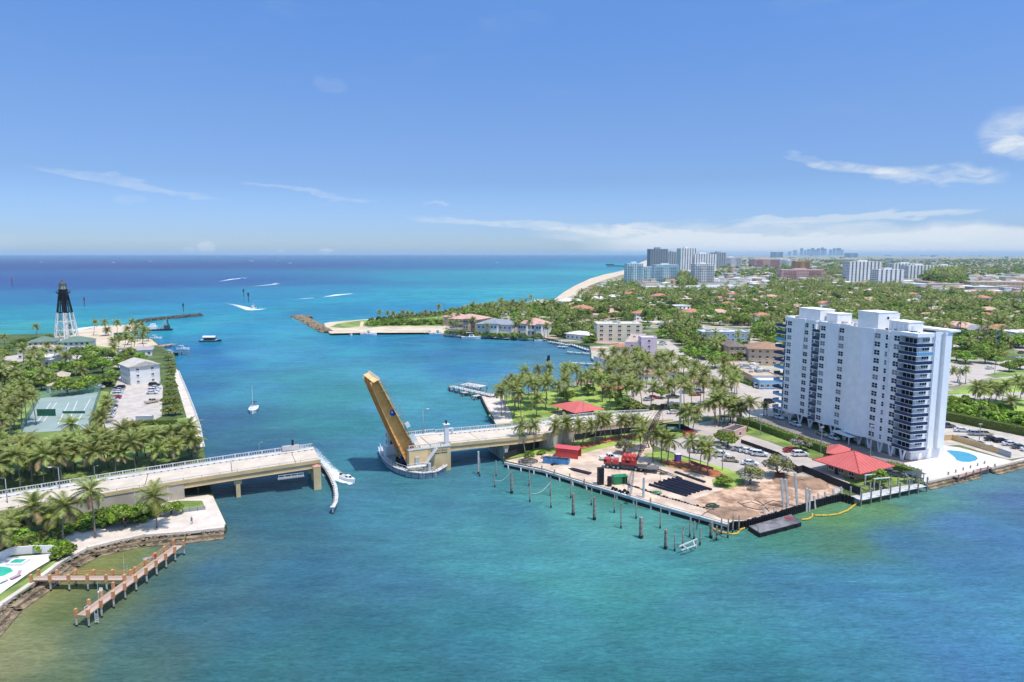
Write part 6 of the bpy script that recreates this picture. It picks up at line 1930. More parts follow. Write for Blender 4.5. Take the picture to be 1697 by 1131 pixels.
far_tower('long mid-rise slab with dark bays right of the canal towers', 1503, 1552, 440, 462, M_FWHITE, 30, 'v')
far_tower('right half of the long mid-rise slab above the trees', 1550, 1589, 440, 458, M_FWHITE, 30, 'v')
far_tower('very distant wide slab on the inland horizon', 1478, 1558, 428, 435, M_FWHITE, 80, cap=False)
far_tower('small distant grey block on the inland horizon', 1279, 1298, 418, 427, M_FGREY, 60, cap=False)
far_tower('distant dark slab left of the skyline', 1402, 1422, 420, 427, M_FHAZE, 60, cap=False)
building('warehouse', 'long tan warehouse with flat roof at the right edge beyond the canal', 'warehouse', (1608, 476), (1760, 478), 60, 9, M_FTAN, M_RTAN, floors=2, cols=20, side=4, single=False)
building('shopping_block', 'long white flat-roofed block in front of the aqua towers', 'building', (1070, 482), (1252, 481), 30, 6, M_FWHITE, M_RWHITE, floors=2, cols=30, side=3, single=False)
building('shopping_block', 'second long pale block right of the white tower', 'building', (1186, 468), (1270, 467), 40, 6, M_FWHITE, M_RWHITE, floors=2, cols=16, side=3, single=False)
r = random.Random(77)
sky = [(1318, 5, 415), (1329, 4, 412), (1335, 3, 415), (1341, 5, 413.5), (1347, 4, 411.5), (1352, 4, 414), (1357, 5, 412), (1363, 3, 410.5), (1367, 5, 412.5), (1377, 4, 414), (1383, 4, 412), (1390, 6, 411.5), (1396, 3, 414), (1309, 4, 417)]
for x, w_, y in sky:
 far_tower('hazy skyscraper in the distant downtown skyline', x - w_ / 2, x + w_ / 2, y, 423.6, M_FHAZE, 60, cap=False, cat='skyscraper', name='skyscraper', group='downtown skyline')
spots = []
for i in range(110):
 x = r.uniform(1190, 1720)
 yb = 424.5 + (r.random() ** 1.3) * 42
 if 1400 < x < 1600 and yb > 445: continue
 ww_ = r.uniform(8, 26) * (0.35 + (yb - 424) / 60)
 hh = r.choice([1.6, 2.2, 3.0, 4.5]) * (0.5 + (yb - 424) / 45)
 far_tower('pale mid-rise block scattered over the inland plain', x, x + ww_, yb - hh, yb, r.choice([M_FWHITE, M_FWHITE, M_FTAN, M_FGREY, M_FPINK]), None, 'h', cap=False, cat='building', name='mid_rise_block', group='mid-rise blocks on the inland plain', skew=r.uniform(-.3, .5))
# --- suburb houses: prototypes with parts, then copies
M_POOL = mat('pool_water', '#2f9fae', 0.1, 0, spec=0.5)
PROTO_H = []
def house_proto(k, wall, roof, rt, w, d, h, rh, flr):
 parts = []
 parts.append(('wall', MB().box(-w / 2, w / 2, -d / 2, d / 2, -0.4, h).mesh('wall', wall)))
 mb = MB()
 if rt == 'hip': mb.hip(-w / 2, w / 2, -d / 2, d / 2, h, h + rh, ov=0.7)
 elif rt == 'gable': mb.gable(-w / 2 - .5, w / 2 + .5, -d / 2 - .4, d / 2 + .4, h, h + rh)
 else: mb.box(-w / 2 - .3, w / 2 + .3, -d / 2 - .3, d / 2 + .3, h, h + 0.4)
 parts.append(('roof', mb.mesh('roof', roof)))
 mb = MB()
 # wing
 ww, wd = w * 0.42, d * 0.55
 parts.append(('wing', MB().box(w * .05, w * .05 + ww, -d / 2 - wd, -d / 2 + .02, -0.4, h * .92 if flr == 1 else h * .55).mesh('wing', wall)))
 hh = h * .92 if flr == 1 else h * .55
 mb = MB()
 if rt == 'flat': mb.box(w * .05 - .3, w * .05 + ww + .3, -d / 2 - wd - .3, -d / 2, hh, hh + .35)
 else: mb.gable(w * .05 - .4, w * .05 + ww + .4, -d / 2 - wd - .5, -d / 2 + 2.5, hh, hh + rh * .6)
 parts.append(('wing_roof', mb.mesh('wing_roof', roof)))
 wins = []
 for f in range(flr):
  for i in range(4):
   x = -w / 2 + w * (i + .5) / 4
   if x > 0 and f == 0: continue
   wins.append((x, -d / 2 - 0.03, f * h / flr + 0.9, 0))
  wins.append((-w / 2 - 0.03, 0, f * h / flr + 0.9, -math.pi / 2))
 wins.append((w * .05 + ww / 2, -d / 2 - wd - 0.03, .8, 0))
 return parts, wins
for k, (wl, rf, rt, w, d, h, rh, fl) in enumerate((
  (M_HWHITE, M_RWHITE, 'hip', 17, 10, 3.4, 2.2, 1), (M_HWHITE, M_RTERRA, 'hip', 16, 11, 3.4, 2.4, 1), (M_CREAM, M_RPINK, 'hip', 18, 11, 3.4, 2.4, 1),
  (M_BEIGE, M_RBROWN, 'hip', 15, 10, 3.4, 2.2, 1), (M_HWHITE, M_RGREY, 'gable', 16, 10, 3.4, 2.0, 1), (M_HWHITE, M_RWHITE, 'flat', 15, 11, 6.2, 0, 2),
  (M_HWHITE, M_RTERRA, 'hip', 15, 11, 6.2, 2.2, 2), (M_CREAM, M_RTAN, 'flat', 20, 12, 3.6, 0, 1), (M_BEIGE, M_RPINK, 'hip', 20, 13, 3.8, 2.8, 1), (M_HWHITE, M_RWHITE, 'gable', 19, 10, 3.4, 1.7, 1))):
 PROTO_H.append(house_proto(k, wl, rf, rt, w, d, h, rh, fl))
HW = joined_w(1.6, 1.2)
HLAB = ['bungalow with white hip roof', 'bungalow with terracotta hip roof', 'cream bungalow with pink tile roof', 'beige bungalow with brown roof', 'white house with grey gable roof', 'white flat-roofed two-storey house', 'white two-storey house with terracotta roof',
  'wide cream house with tan flat roof', 'large beige house with pink roof', 'long white house with white gable roof']
HOUSES = []
def house(x, y, rz, k, where, group, wins=True, z=1.4, label=None, s=1.0):
 parts, wn = PROTO_H[k]
 t = thing('house', label or (HLAB[k] + ' ' + where), 'house', (x, y, z), rz, group)
 t.scale = (s, s, s)
 for nm, me in parts:
  inst(nm, me, t)
 if wins:
  for (wx, wy, wz, wr) in wn:
   inst('window', HW[1], t, (wx, wy, wz), (0, 0, wr))
 HOUSES.append((x, y, 10.5))
for (px, py, rzd, k, lab, s) in ((1092, 500, 10, 6, 'white two-storey house with red roof standing out above the trees, centre of the suburb', 1.2), (1125, 519, 15, 5, 'white modern flat-roofed two-storey house with dark window band', 1.2),
                              (1018, 497, 15, 0, 'white hip-roofed beach house by the sand', 1.2), (895, 508, 10, 0, 'broad white-roofed beach house near the shore left', 1.4), (945, 506, 20, 0, 'white star-shaped roof beach house', 1.5), (990, 500, 15, 0, 'white double-roofed house near the beach end', 1.2),
                              (1000, 489, 10, 7, 'long low white house at the edge of the beach', 1.5), (1145, 524, 10, 1, 'terracotta-roofed bungalow right of the modern white house', 1.2), (1275, 500, 5, 2, 'wide house with pale orange roof', 1.5), (1210, 505, 5, 2, 'tan hip-roofed bungalow in the centre', 1.2),
                              (965, 522, 8, 1, 'long orange-roofed house behind the villas', 1.6), (1115, 543, 10, 0, 'white steep-roofed house behind the offices', 1.1), (1625, 505, 5, 6, 'white house with red-roofed porch far right', 1.3), (1620, 556, 10, 4, 'low house with dark roof right of the tower', 1.3), (1585, 553, 10, 8, 'low house with salmon roof right of the tower', 1.4),
                              (1690, 572, 5, 5, 'white two-storey house at the right edge by the boulevard', 1.4), (1655, 556, 5, 1, 'red-roofed long bungalow right of the tower', 1.4)):
 p = at(px, py, 1.4)
 house(p.x, p.y, math.radians(rzd), k, '', None, True, label=lab, s=s)
AVOID = [[(980, 530), (1120, 530), (1120, 650), (980, 650)], [(1150, 540), (1310, 540), (1310, 700), (1150, 700)], [(730, 500), (980, 530), (980, 570), (730, 570)], [(1550, 592), (1900, 575), (1900, 800), (1500, 800)],
         [(1495, 470), (1700, 480), (1760, 495), (1600, 492), (1495, 480)], [(1600, 458), (1780, 458), (1780, 482), (1600, 480)], [(1060, 462), (1275, 462), (1275, 484), (1060, 484)], [(1280, 500), (1600, 500), (1600, 780), (1280, 780)],
         [(1085, 560), (1210, 580), (1250, 620), (1240, 700), (1000, 700), (1000, 600)], [(1400, 455), (1590, 455), (1590, 477), (1400, 477)], [(1290, 450), (1370, 450), (1370, 466), (1290, 466)]]
SUB = [(880, 505), (930, 503), (960, 492), (1000, 474), (1036, 474), (1080, 484), (1240, 484), (1300, 470), (1400, 478), (1500, 484), (1700, 495), (1900, 500), (2000, 560), (1800, 585), (1560, 598), (1100, 575), (1000, 545), (940, 535)]
AVOID[7] = [(1288, 520), (1580, 530), (1580, 780), (1288, 780)]
hs = scatter(SUB, 235, 23.0, z=1.4, seed=21, avoid=AVOID[:7] + AVOID[8:])
for i, (x, y) in enumerate(hs):
 if any((x - a) ** 2 + (y - b) ** 2 < 480 for a, b, _ in HOUSES[:17]): continue
 house(x, y, rnd.choice([0.2, 0.2 + math.pi / 2, 0.25, 0.15 + math.pi]) + rnd.uniform(-.08, .08), rnd.choice([0, 0, 1, 2, 2, 3, 4, 5, 6, 7, 8, 9]), 'among the trees of the suburb', 'houses of the suburb', wins=y < 700)
# ------------------------------------------------------------------ street trees as individuals, then the woodland mass
BAND = [(900, 512), (960, 505), (1100, 512), (1300, 508), (1560, 512), (1750, 520), (1800, 585), (1560, 598), (1230, 560), (1110, 556), (980, 552), (940, 535)]
ts = scatter(BAND, 260, 8.5, z=1.4, seed=31, avoid=[AVOID[1], AVOID[2]] + AVOID[3:4])
nt = 0
for (x, y) in ts:
 if any((x - a) ** 2 + (y - b) ** 2 < 90 for a, b, _ in HOUSES): continue
 if y < 330 and 60 < x < 110: continue
 if nt < 180:
  tree(x, y, 1.4, rnd.choice(['green', 'green', 'bright', 'dark', 'olive']), 'broad tree crown in the leafy suburb between the houses', s=rnd.uniform(0.95, 1.5), group='garden trees of the suburb')
 nt += 1
for (px, py, key, s) in ((1130, 572, 'green', 1.1), (1145, 580, 'olive', .9), (1150, 600, 'green', 1.1), (1170, 596, 'green', 1.2), (1185, 610, 'green', 1.2), (1200, 600, 'green', 1.0), (1160, 585, 'dark', 1.1), (1215, 612, 'olive', .9), (1225, 600, 'olive', .9), (1240, 612, 'olive', .8), (1205, 585, 'dark', 1.1), (1120, 560, 'olive', .9), (1275, 575, 'green', 1.2), (1110, 550, 'dark', 1.0), (1180, 575, 'bright', 1.0),
                         (1225, 565, 'green', 1.2), (1255, 560, 'dark', 1.0), (1150, 560, 'green', 1.2), (1290, 560, 'green', 1.2), (1262, 545, 'green', 1.2), (1240, 540, 'green', 1.1), (1135, 590, 'bright', .8)):
 tree_px(px, py, key, 'round street tree between the pink block, the blue motel and the beige house', s=s, group='street trees around the side street')
def woodland():
 kinds = bpy.data.collections.new('tree_kinds')
 srcs = []
 for j, (key, n) in enumerate((('green', 2), ('bright', 1), ('dark', 1), ('olive', 1))):
  m, m2 = {'green': (M_LEAF, M_LEAFB), 'bright': (M_LEAFB, M_LEAF), 'dark': (M_LEAFD, M_LEAF), 'olive': (M_LEAFO, M_LEAF)}[key]
  for q in range(n):
   me = crown_mesh('crown_small', 300 + j * 3 + q, 4.8, 4.4, 11, 26, 1.05, m, m2)
   me.transform(Matrix.Translation((0, 0, 1.6)))
   srcs.append(me)
 mb = MB()
 rr_ = random.Random(3)
 for i in range(15):
  frond(mb, i * 2.399, math.radians(70 - 100 * i / 14), 4.0, 1.1, w=1.0, n=5, base=(0, 0, 8.6), m=M_FROND)
 mb.mat(M_BARK).tube([(0, 0, 0), (0.2, 0, 8.6)], 0.17, 4)
 pm = mb.mesh('palm_small')
 srcs += [pm, pm]
 for i, me in enumerate(srcs):
  o = bpy.data.objects.new('kind_%d' % i, me)
  kinds.objects.link(o)
 rg = np.random.RandomState(8)
 pts, sc = [], []
 W = {}
 COASTW = [(p.x, p.y) for p in (at(a[0], a[1], 1.4) for a in COAST)]
 def fill(poly, n, smin, smax, avoid, hr=8.0):
  Wp = [(p.x, p.y) for p in (at(a[0], a[1], 1.4) for a in poly)]
  AV = [[(q.x, q.y) for q in (at(a[0], a[1], 1.4) for a in av)] for av in avoid]
  x0, x1 = min(p[0] for p in Wp), max(p[0] for p in Wp)
  y0, y1 = min(p[1] for p in Wp), max(p[1] for p in Wp)
  H = np.array([[a, b] for a, b, _ in HOUSES])
  c = 0
  tries = 0
  while c < n and tries < n * 12:
   tries += 1
   x, y = rg.uniform(x0, x1), rg.uniform(y0, y1)
   if not inpoly(x, y, Wp): continue
   if any(inpoly(x, y, a) for a in AV): continue
   if len(H) and ((H[:, 0] - x) ** 2 + (H[:, 1] - y) ** 2).min() < hr * hr: continue
   pts.append((x, y, 1.4))
   sc.append(rg.uniform(smin, smax))
   c += 1
 AVW = [AVOID[0], AVOID[1], AVOID[2], AVOID[3], AVOID[4], AVOID[5], AVOID[6], AVOID[8], AVOID[9], AVOID[10]]
 fill([(870, 512), (936, 511), (986, 484), (1042, 474), (1300, 470), (1700, 490), (2100, 500), (2200, 570), (1560, 598), (1250, 580), (1100, 575), (1000, 545), (900, 535)], 4000, 0.65, 1.35, AVW)
 fill([(1030, 472), (1048, 460), (1300, 446), (1700, 446), (2300, 450), (2400, 500), (1700, 492), (1300, 472), (1040, 478)], 2700, 0.9, 1.6, AVW, 9)
 fill([(1110, 445), (1200, 433), (1800, 431), (2300, 432), (2400, 450), (1300, 450)], 2600, 1.2, 2.4, [], 9)
 fill([(745, 519), (800, 512), (900, 503), (990, 535), (980, 560), (915, 556), (900, 548), (855, 545), (850, 535), (790, 535), (780, 528), (750, 530)], 260, 0.55, 1.1, [], 9)
 fill([(905, 548), (990, 548), (990, 570), (975, 572), (940, 562), (905, 556)], 50, .5, .9, [], 9)
 fill([(1095, 548), (1160, 546), (1160, 568), (1245, 574), (1240, 582), (1205, 582), (1200, 606), (1140, 588), (1128, 572), (1096, 566)], 110, .6, 1.15, [], 9)
 fill([(1248, 545), (1300, 548), (1300, 566), (1246, 566)], 40, .8, 1.2, [], 9)
 # the tall dark pine wood by the canal
 fill([(1528, 468), (1545, 455), (1592, 455), (1598, 470), (1575, 478)], 260, 1.8, 2.8, [])
 fill([(1125, 466), (1150, 460), (1152, 478), (1125, 482)], 60, 1.5, 2.2, [])
 fill([(1000, 476), (1036, 466), (1038, 474), (1010, 480)], 60, 0.5, 1.0, [])
 me = bpy.data.meshes.new('woodland')
 me.from_pydata(pts, [], [])
 a = me.attributes.new('sz', 'FLOAT', 'POINT')
 a.data.foreach_set('value', np.array(sc, dtype=np.float32))
 o = inst('woodland', me)
 o['kind'] = 'stuff'
 ng = bpy.data.node_groups.new('plant_woodland', 'GeometryNodeTree')
 ng.interface.new_socket('Geometry', in_out='INPUT', socket_type='NodeSocketGeometry')
 ng.interface.new_socket('Geometry', in_out='OUTPUT', socket_type='NodeSocketGeometry')
 N, L = ng.nodes, ng.links
 gi, go = N.new('NodeGroupInput'), N.new('NodeGroupOutput')
 ip = N.new('GeometryNodeInstanceOnPoints')
 ci = N.new('GeometryNodeCollectionInfo')
 ci.inputs['Collection'].default_value = kinds
 ci.inputs['Separate Children'].default_value = True
 ci.inputs['Reset Children'].default_value = True
 L.new(gi.outputs[0], ip.inputs['Points'])
 L.new(ci.outputs[0], ip.inputs['Instance'])
 ip.inputs['Pick Instance'].default_value = True
 ri = N.new('FunctionNodeRandomValue'); ri.data_type = 'INT'
 ri.inputs[4].default_value = 0; ri.inputs[5].default_value = len(srcs) - 1
 L.new(ri.outputs[2], ip.inputs['Instance Index'])
 rv = N.new('FunctionNodeRandomValue'); rv.data_type = 'FLOAT_VECTOR'
 rv.inputs[0].default_value = (0, 0, 0); rv.inputs[1].default_value = (0, 0, 6.28)
 L.new(rv.outputs[0], ip.inputs['Rotation'])
 na_ = N.new('GeometryNodeInputNamedAttribute'); na_.data_type = 'FLOAT'
 na_.inputs[0].default_value = 'sz'
 L.new(na_.outputs[0], ip.inputs['Scale'])
 L.new(ip.outputs[0], go.inputs[0])
 md = o.modifiers.new('plant_woodland', 'NODES')
 md.node_group = ng
woodland()
def distant_houses():
 r = random.Random(5)
 groups = {}
 W = [(p.x, p.y) for p in (at(a[0], a[1], 1.4) for a in [(1035, 470), (1090, 448), (1180, 436), (1240, 431), (1700, 429), (2300, 432), (2400, 500), (1700, 493), (1300, 474), (1060, 480)])]
 x0, x1 = min(p[0] for p in W), max(p[0] for p in W)
 y0, y1 = min(p[1] for p in W), max(p[1] for p in W)
 mb = MB()
 c = 0
 while c < 2300:
  y = y0 + (y1 - y0) * r.random() ** 1.5
  x = r.uniform(x0, min(x1, y * 1.1))
  if not inpoly(x, y, W): continue
  c += 1
  w, d, h = r.uniform(12, 24), r.uniform(9, 14), r.choice([3.4, 3.6, 6.4])
  if r.random() < 0.10: w, d, h = w * 2.6, d * 2, 7
  wall = r.choice([M_HWHITE, M_HWHITE, M_CREAM, M_BEIGE])
  roof = r.choice([M_RWHITE, M_RWHITE, M_RWHITE, M_RTERRA, M_RPINK, M_RBROWN, M_RTAN, M_RGREY])
  if r.random() < 0.5: w, d = d, w
  mb.mat(wall).box(x - w / 2, x + w / 2, y - d / 2, y + d / 2, 0.5, 1.4 + h)
  if h < 5 and r.random() < 0.7: mb.mat(roof).hip(x - w / 2, x + w / 2, y - d / 2, y + d / 2, 1.4 + h, 3.4 + h, ov=0.7)
  else: mb.mat(roof).box(x - w / 2 - .3, x + w / 2 + .3, y - d / 2 - .3, y + d / 2 + .3, 1.4 + h, 1.8 + h)
 o = mb.build('distant_houses')
 o['kind'] = 'stuff'
distant_houses()
# ------------------------------------------------------------------ lighthouse
def lighthouse():
 b = at(111, 562, 1.5)
 t = thing('lighthouse', 'black and white iron skeleton lighthouse with central column on the left shore', 'lighthouse', b)
 H = 41.5
 B_, W_ = M_DARK, M_WHITE
 n = 8
 r0, r1 = 7.6, 2.7
 def R(z): return r0 + (r1 - r0) * min(z, 31) / 31.0
 lev = [0, 6.5, 12.5, 18.5, 24.5, 31.0]
 for k in range(n):
  a = 2 * math.pi * (k + .5) / n
  for z0, z1, m in ((0, 18.5, W_), (18.5, 31, B_)):
   MB().bar((R(z0) * math.cos(a), R(z0) * math.sin(a), z0), (R(z1) * math.cos(a), R(z1) * math.sin(a), z1), 0.5).build('leg', m, t)
 for i, z in enumerate(lev[1:]):
  m = W_ if z < 18 else B_
  mb = MB()
  for k in range(n):
   a, c = 2 * math.pi * (k + .5) / n, 2 * math.pi * (k + 1.5) / n
   mb.bar((R(z) * math.cos(a), R(z) * math.sin(a), z), (R(z) * math.cos(c), R(z) * math.sin(c), z), 0.34)
   mb.bar((R(z) * math.cos(a), R(z) * math.sin(a), z), (1.0 * math.cos(a), 1.0 * math.sin(a), z), 0.2)
  mb.build('ring_beam', m, t)
  mb = MB()
  z0 = lev[i]
  for k in range(n):
   a, c = 2 * math.pi * (k + .5) / n, 2 * math.pi * (k + 1.5) / n
   mb.bar((R(z0) * math.cos(a), R(z0) * math.sin(a), z0), (R(z) * math.cos(c), R(z) * math.sin(c), z), 0.1)
   mb.bar((R(z0) * math.cos(c), R(z0) * math.sin(c), z0), (R(z) * math.cos(a), R(z) * math.sin(a), z), 0.1)
  mb.build('cross_brace', m, t)
 MB().lathe([(1.5, 0), (1.5, 18.5)], 12).build('column', W_, t)
 MB().lathe([(1.55, 18.5), (1.55, 31)], 12).build('column', B_, t)
 MB().lathe([(2.8, 26.8), (3.0, 31), (2.7, 33.5), (2.8, 34.3)], 8, a0=.39).build('watch_room', B_, t)
 g = MB().lathe([(3.0, 31), (4.5, 32.1), (4.5, 32.3), (2.9, 32.3)], 16).build('gallery', B_, t)
 mb = MB()
 for k in range(16):
  a, c = 2 * math.pi * k / 16, 2 * math.pi * (k + 1) / 16
  mb.bar((4.4 * math.cos(a), 4.4 * math.sin(a), 32.3), (4.4 * math.cos(a), 4.4 * math.sin(a), 33.4), 0.1)
  mb.bar((4.4 * math.cos(a), 4.4 * math.sin(a), 33.4), (4.4 * math.cos(c), 4.4 * math.sin(c), 33.4), 0.1)
 mb.build('gallery_rail', B_, g)
 MB().lathe([(2.9, 33.6), (2.9, 34.4), (2.3, 34.4)], 16).build('lantern_base', B_, t)
 MB().lathe([(2.1, 34.4), (2.1, 38.0)], 16).build('lantern_glass', mat('lantern_glass', (0.35, 0.34, 0.30), 0.2, 0), t)
 mb = MB()
 for k in range(8):
  a = 2 * math.pi * k / 8
  mb.bar((2.2 * math.cos(a), 2.2 * math.sin(a), 34.4), (2.2 * math.cos(a), 2.2 * math.sin(a), 38), 0.14)
 mb.build('glazing_bar', B_, t)
 MB().lathe([(2.7, 38), (1.2, 39.3), (0.4, 39.9), (0.5, 40.5), (0.1, 41.2)], 16).build('lantern_roof', mat('grey_dome', '#4a4644', 0.6, 0.1, .5), t)
lighthouse()
# ------------------------------------------------------------------ orange timber dock at the lower left
M_ORANGE = mat('orange_timber', '#c88f60', 0.8, 0.12, 1.0)
M_PLANK = mat('dock_plank', '#b39a8a', 0.9, 0.15, 0.8)
M_PILE = mat('pale_pile', '#b0aba2', 0.9, 0.2, 1.0)
M_PILED = mat('pile_wet_foot', '#2f2c28', 0.8, 0.2, 1.0)
def timber_dock():
 zt = 2.0
 A0, A1 = at(58, 958, zt), at(212, 958, zt)        # landward arm, centreline
 B0, B1 = at(136, 1020, zt), at(296, 904, zt)      # long outer arm
 o = A0.copy(); o.z = 0
 t = thing('timber_dock', 'L-shaped orange timber dock on white piles over the shallows at lower left', 'dock', o)
 def arm(P, Q, w, rails=(), pil=(1, 1), step=3.0, off=0):
  d = (Q - P); L = d.length; d.normalize()
  n = Vector((-d.y, d.x, 0))
  rz = math.atan2(d.y, d.x)
  k = int(L / 0.32)
  pm = MB().box(0.02, L / k - 0.02, -w / 2, w / 2, -0.09, 0).mesh('plank', M_PLANK)
  for i in range(k):
   q = P + d * (L * i / k) - o
   inst('plank', pm, t, (q.x, q.y, zt), (0, 0, rz))
  for s in (-1, 1):
   MB().bar(P + n * (s * w * .4) - o - Vector((0, 0, .2)), Q + n * (s * w * .4) - o - Vector((0, 0, .2)), 0.16, 0.24).build('joist', M_ORANGE, t)
  m = int(round(L / step))
  for i in range(m + 1):
   for s in (-1, 1):
    if i < off and s > 0: continue
    q = P + d * (L * i / m) + n * (s * (w / 2 + .12)) - o
    MB().tube([(q.x, q.y, -1.5), (q.x, q.y, 0.35)], 0.17, 8).build('pile_foot', M_PILED, t)
    MB().tube([(q.x, q.y, 0.3), (q.x, q.y, 1.8)], 0.165, 8).build('pile', M_PILE, t)
    MB().box(q.x - .21, q.x + .21, q.y - .21, q.y + .21, 1.75, 3.05).hip(q.x - .23, q.x + .23, q.y - .23, q.y + .23, 3.05, 3.22).build('post_sleeve', M_ORANGE, t)
  for (f0, f1, s) in rails:
   a, b = P + d * (L * f0) + n * (s * w / 2) - o, P + d * (L * f1) + n * (s * w / 2) - o
   for z in (0.35, 0.68, 1.0):
    MB().bar((a.x, a.y, zt + z), (b.x, b.y, zt + z), 0.07, 0.12 if z == 1.0 else 0.07).build('rail', M_ORANGE, t)
 arm(A0, A1, 1.7, ((0.42, 1.0, 1),), step=3.1)
 arm(B0, B1, 1.9, ((0.52, 0.95, 1),), step=3.1)
 # lift cradle, swim ladder and cleats
 q = at(160, 1024, 1.2) - o
 mb = MB()
 for z in range(5): mb.box(q.x - .28, q.x + .28, q.y - .03, q.y + .03, 0.5 + z * .32, .56 + z * .32)
 mb.box(q.x - .3, q.x - .25, q.y - .03, q.y + .03, .3, 2.6).box(q.x + .25, q.x + .3, q.y - .03, q.y + .03, .3, 2.6)
 mb.build('swim_ladder', M_WHITE, t)
 q = at(143, 1010, 2.0) - o
 MB().tube([(q.x + .4 * math.cos(a), q.y + .4 * math.sin(a), 2.1 + .3 * abs(math.sin(a))) for a in (0, .5, 1, 1.5, 2, 2.5, 3.1)], .04, 5).build('hand_loop', M_WHITE, t)
 for (px, py, lab) in ((246, 929, 'grey covered boat lift box on the timber dock'),):
  q = at(px, py, zt)
  s = thing('dock_box', lab, 'box', q, 0.6)
  MB().box(-.9, .9, -.4, .4, 0, .5).hip(-.95, .95, -.45, .45, .5, .7).build('lid', M_GREY, s)
 q = at(255, 922, zt + 0.6)
 lb = thing('life_ring', 'red and white life ring on the rail of the timber dock', 'life ring', q, 0.5)
 MB().tube([(.42 * math.cos(a * .524), 0, .42 * math.sin(a * .524)) for a in range(13)], .11, 6, cap=False).build('ring', mat('ring_red', '#c24a44', .6, 0), lb)
 for px in ((206, 950, 9.5), (163, 992, 8.0)):
  q = at(px[0], px[1], 2.2)
  s = thing('fishing_rod', 'tall thin white rod standing at the %s of the timber dock' % ('corner' if px[0] > 200 else 'lower arm'), 'rod', q)
  MB().tube([(0, 0, 0), (.05, 0, px[2] * .42)], [.035, .015], 4).build('rod', M_WHITE, s)
  MB().tube([(0.5, 0, 0), (.6, 0, 1.6)], [.03, .02], 4).build('rod', M_WHITE, s)
 q = at(166, 985, 2.0)
 s = thing('dock_chair', 'small white round chair on the lower arm of the timber dock', 'chair', q)
 MB().lathe([(.35, .4), (.38, .5), (.1, .5)], 10).build('seat', M_WHITE, s)
 MB().tube([(0, 0, 0), (0, 0, .4)], .05, 5).build('stem', M_DARK, s)
 MB().box(-.3, .3, .28, .34, .5, 1.0).build('backrest', M_WHITE, s)
timber_dock()
# pool garden at the lower left edge
poly_sheet('pool_patio', [(-80, 985), (0, 985), (48, 950), (90, 925), (88, 918), (0, 925), (-80, 935)], 1.62, mat('patio_white', '#d6d0ca', .85, .04, .4))
pg = [at(-60, 948, 1.6), at(4, 938, 1.6), at(20, 940, 1.6), at(26, 947, 1.6), at(8, 956, 1.6), at(-60, 968, 1.6)]
pt = thing('garden_pool', 'turquoise garden pool with a raised spa at the lower left edge', 'swimming pool', (pg[0].x, pg[0].y, 1.62))
MB().prism([(p.x - pg[0].x, p.y - pg[0].y) for p in pg], -0.2, 0.05).build('coping', M_HWHITE, pt)
ctr = sum(pg, Vector()) / len(pg)
MB().prism([((p.x - ctr.x) * .9 + ctr.x - pg[0].x, (p.y - ctr.y) * .86 + ctr.y - pg[0].y) for p in pg], 0.0, 0.06).build('pool_water', mat('pool_teal', '#3fae92', 0.1, .1, .4), pt)
q = at(30, 934, 1.6) - pg[0]
MB().box(q.x - 1.5, q.x + 1.5, q.y - 1.2, q.y + 1.2, 0, .45).build('spa_wall', M_HWHITE, pt)
MB().box(q.x - 1.1, q.x + 1.1, q.y - .8, q.y + .8, .45, .47).build('spa_water', MATS['pool_teal'], pt)
W0 = [at(-60, 932, 1.6), at(0, 929, 1.6), at(20, 920, 1.6), at(60, 917, 1.6), at(92, 917.5, 1.6)]
wl = thing('garden_wall', 'curved white garden wall behind the pool at lower left', 'wall', W0[0])
for a, b in zip(W0, W0[1:]):
 a, b = a - W0[0], b - W0[0]
 MB().bar((a.x, a.y, .8), (b.x, b.y, .8), .25, 1.6).build('wall_panel', M_HWHITE, wl)
for (px, py, lab) in ((26, 958, 'pink lounge chair on the white patio by the dock'), (4, 966, 'white lounge chair on the patio at the left edge')):
 q = at(px, py, 1.65)
 s = thing('lounge_chair', lab, 'lounge chair', q, 1.3)
 mm = mat('pink_fabric', '#b89498', .9, 0) if px > 20 else M_WHITE
 MB().box(-.9, .5, -.33, .33, .3, .4).build('seat', mm, s)
 MB()._add
 MB().bar((.5, 0, .35), (1.0, 0, 1.0), .66, .08).build('backrest', mm, s)
 for a in (-.8, .4):
  for b in (-.3, .3): MB().box(a - .03, a + .03, b - .03, b + .03, 0, .3).build('leg', M_GREY, s)
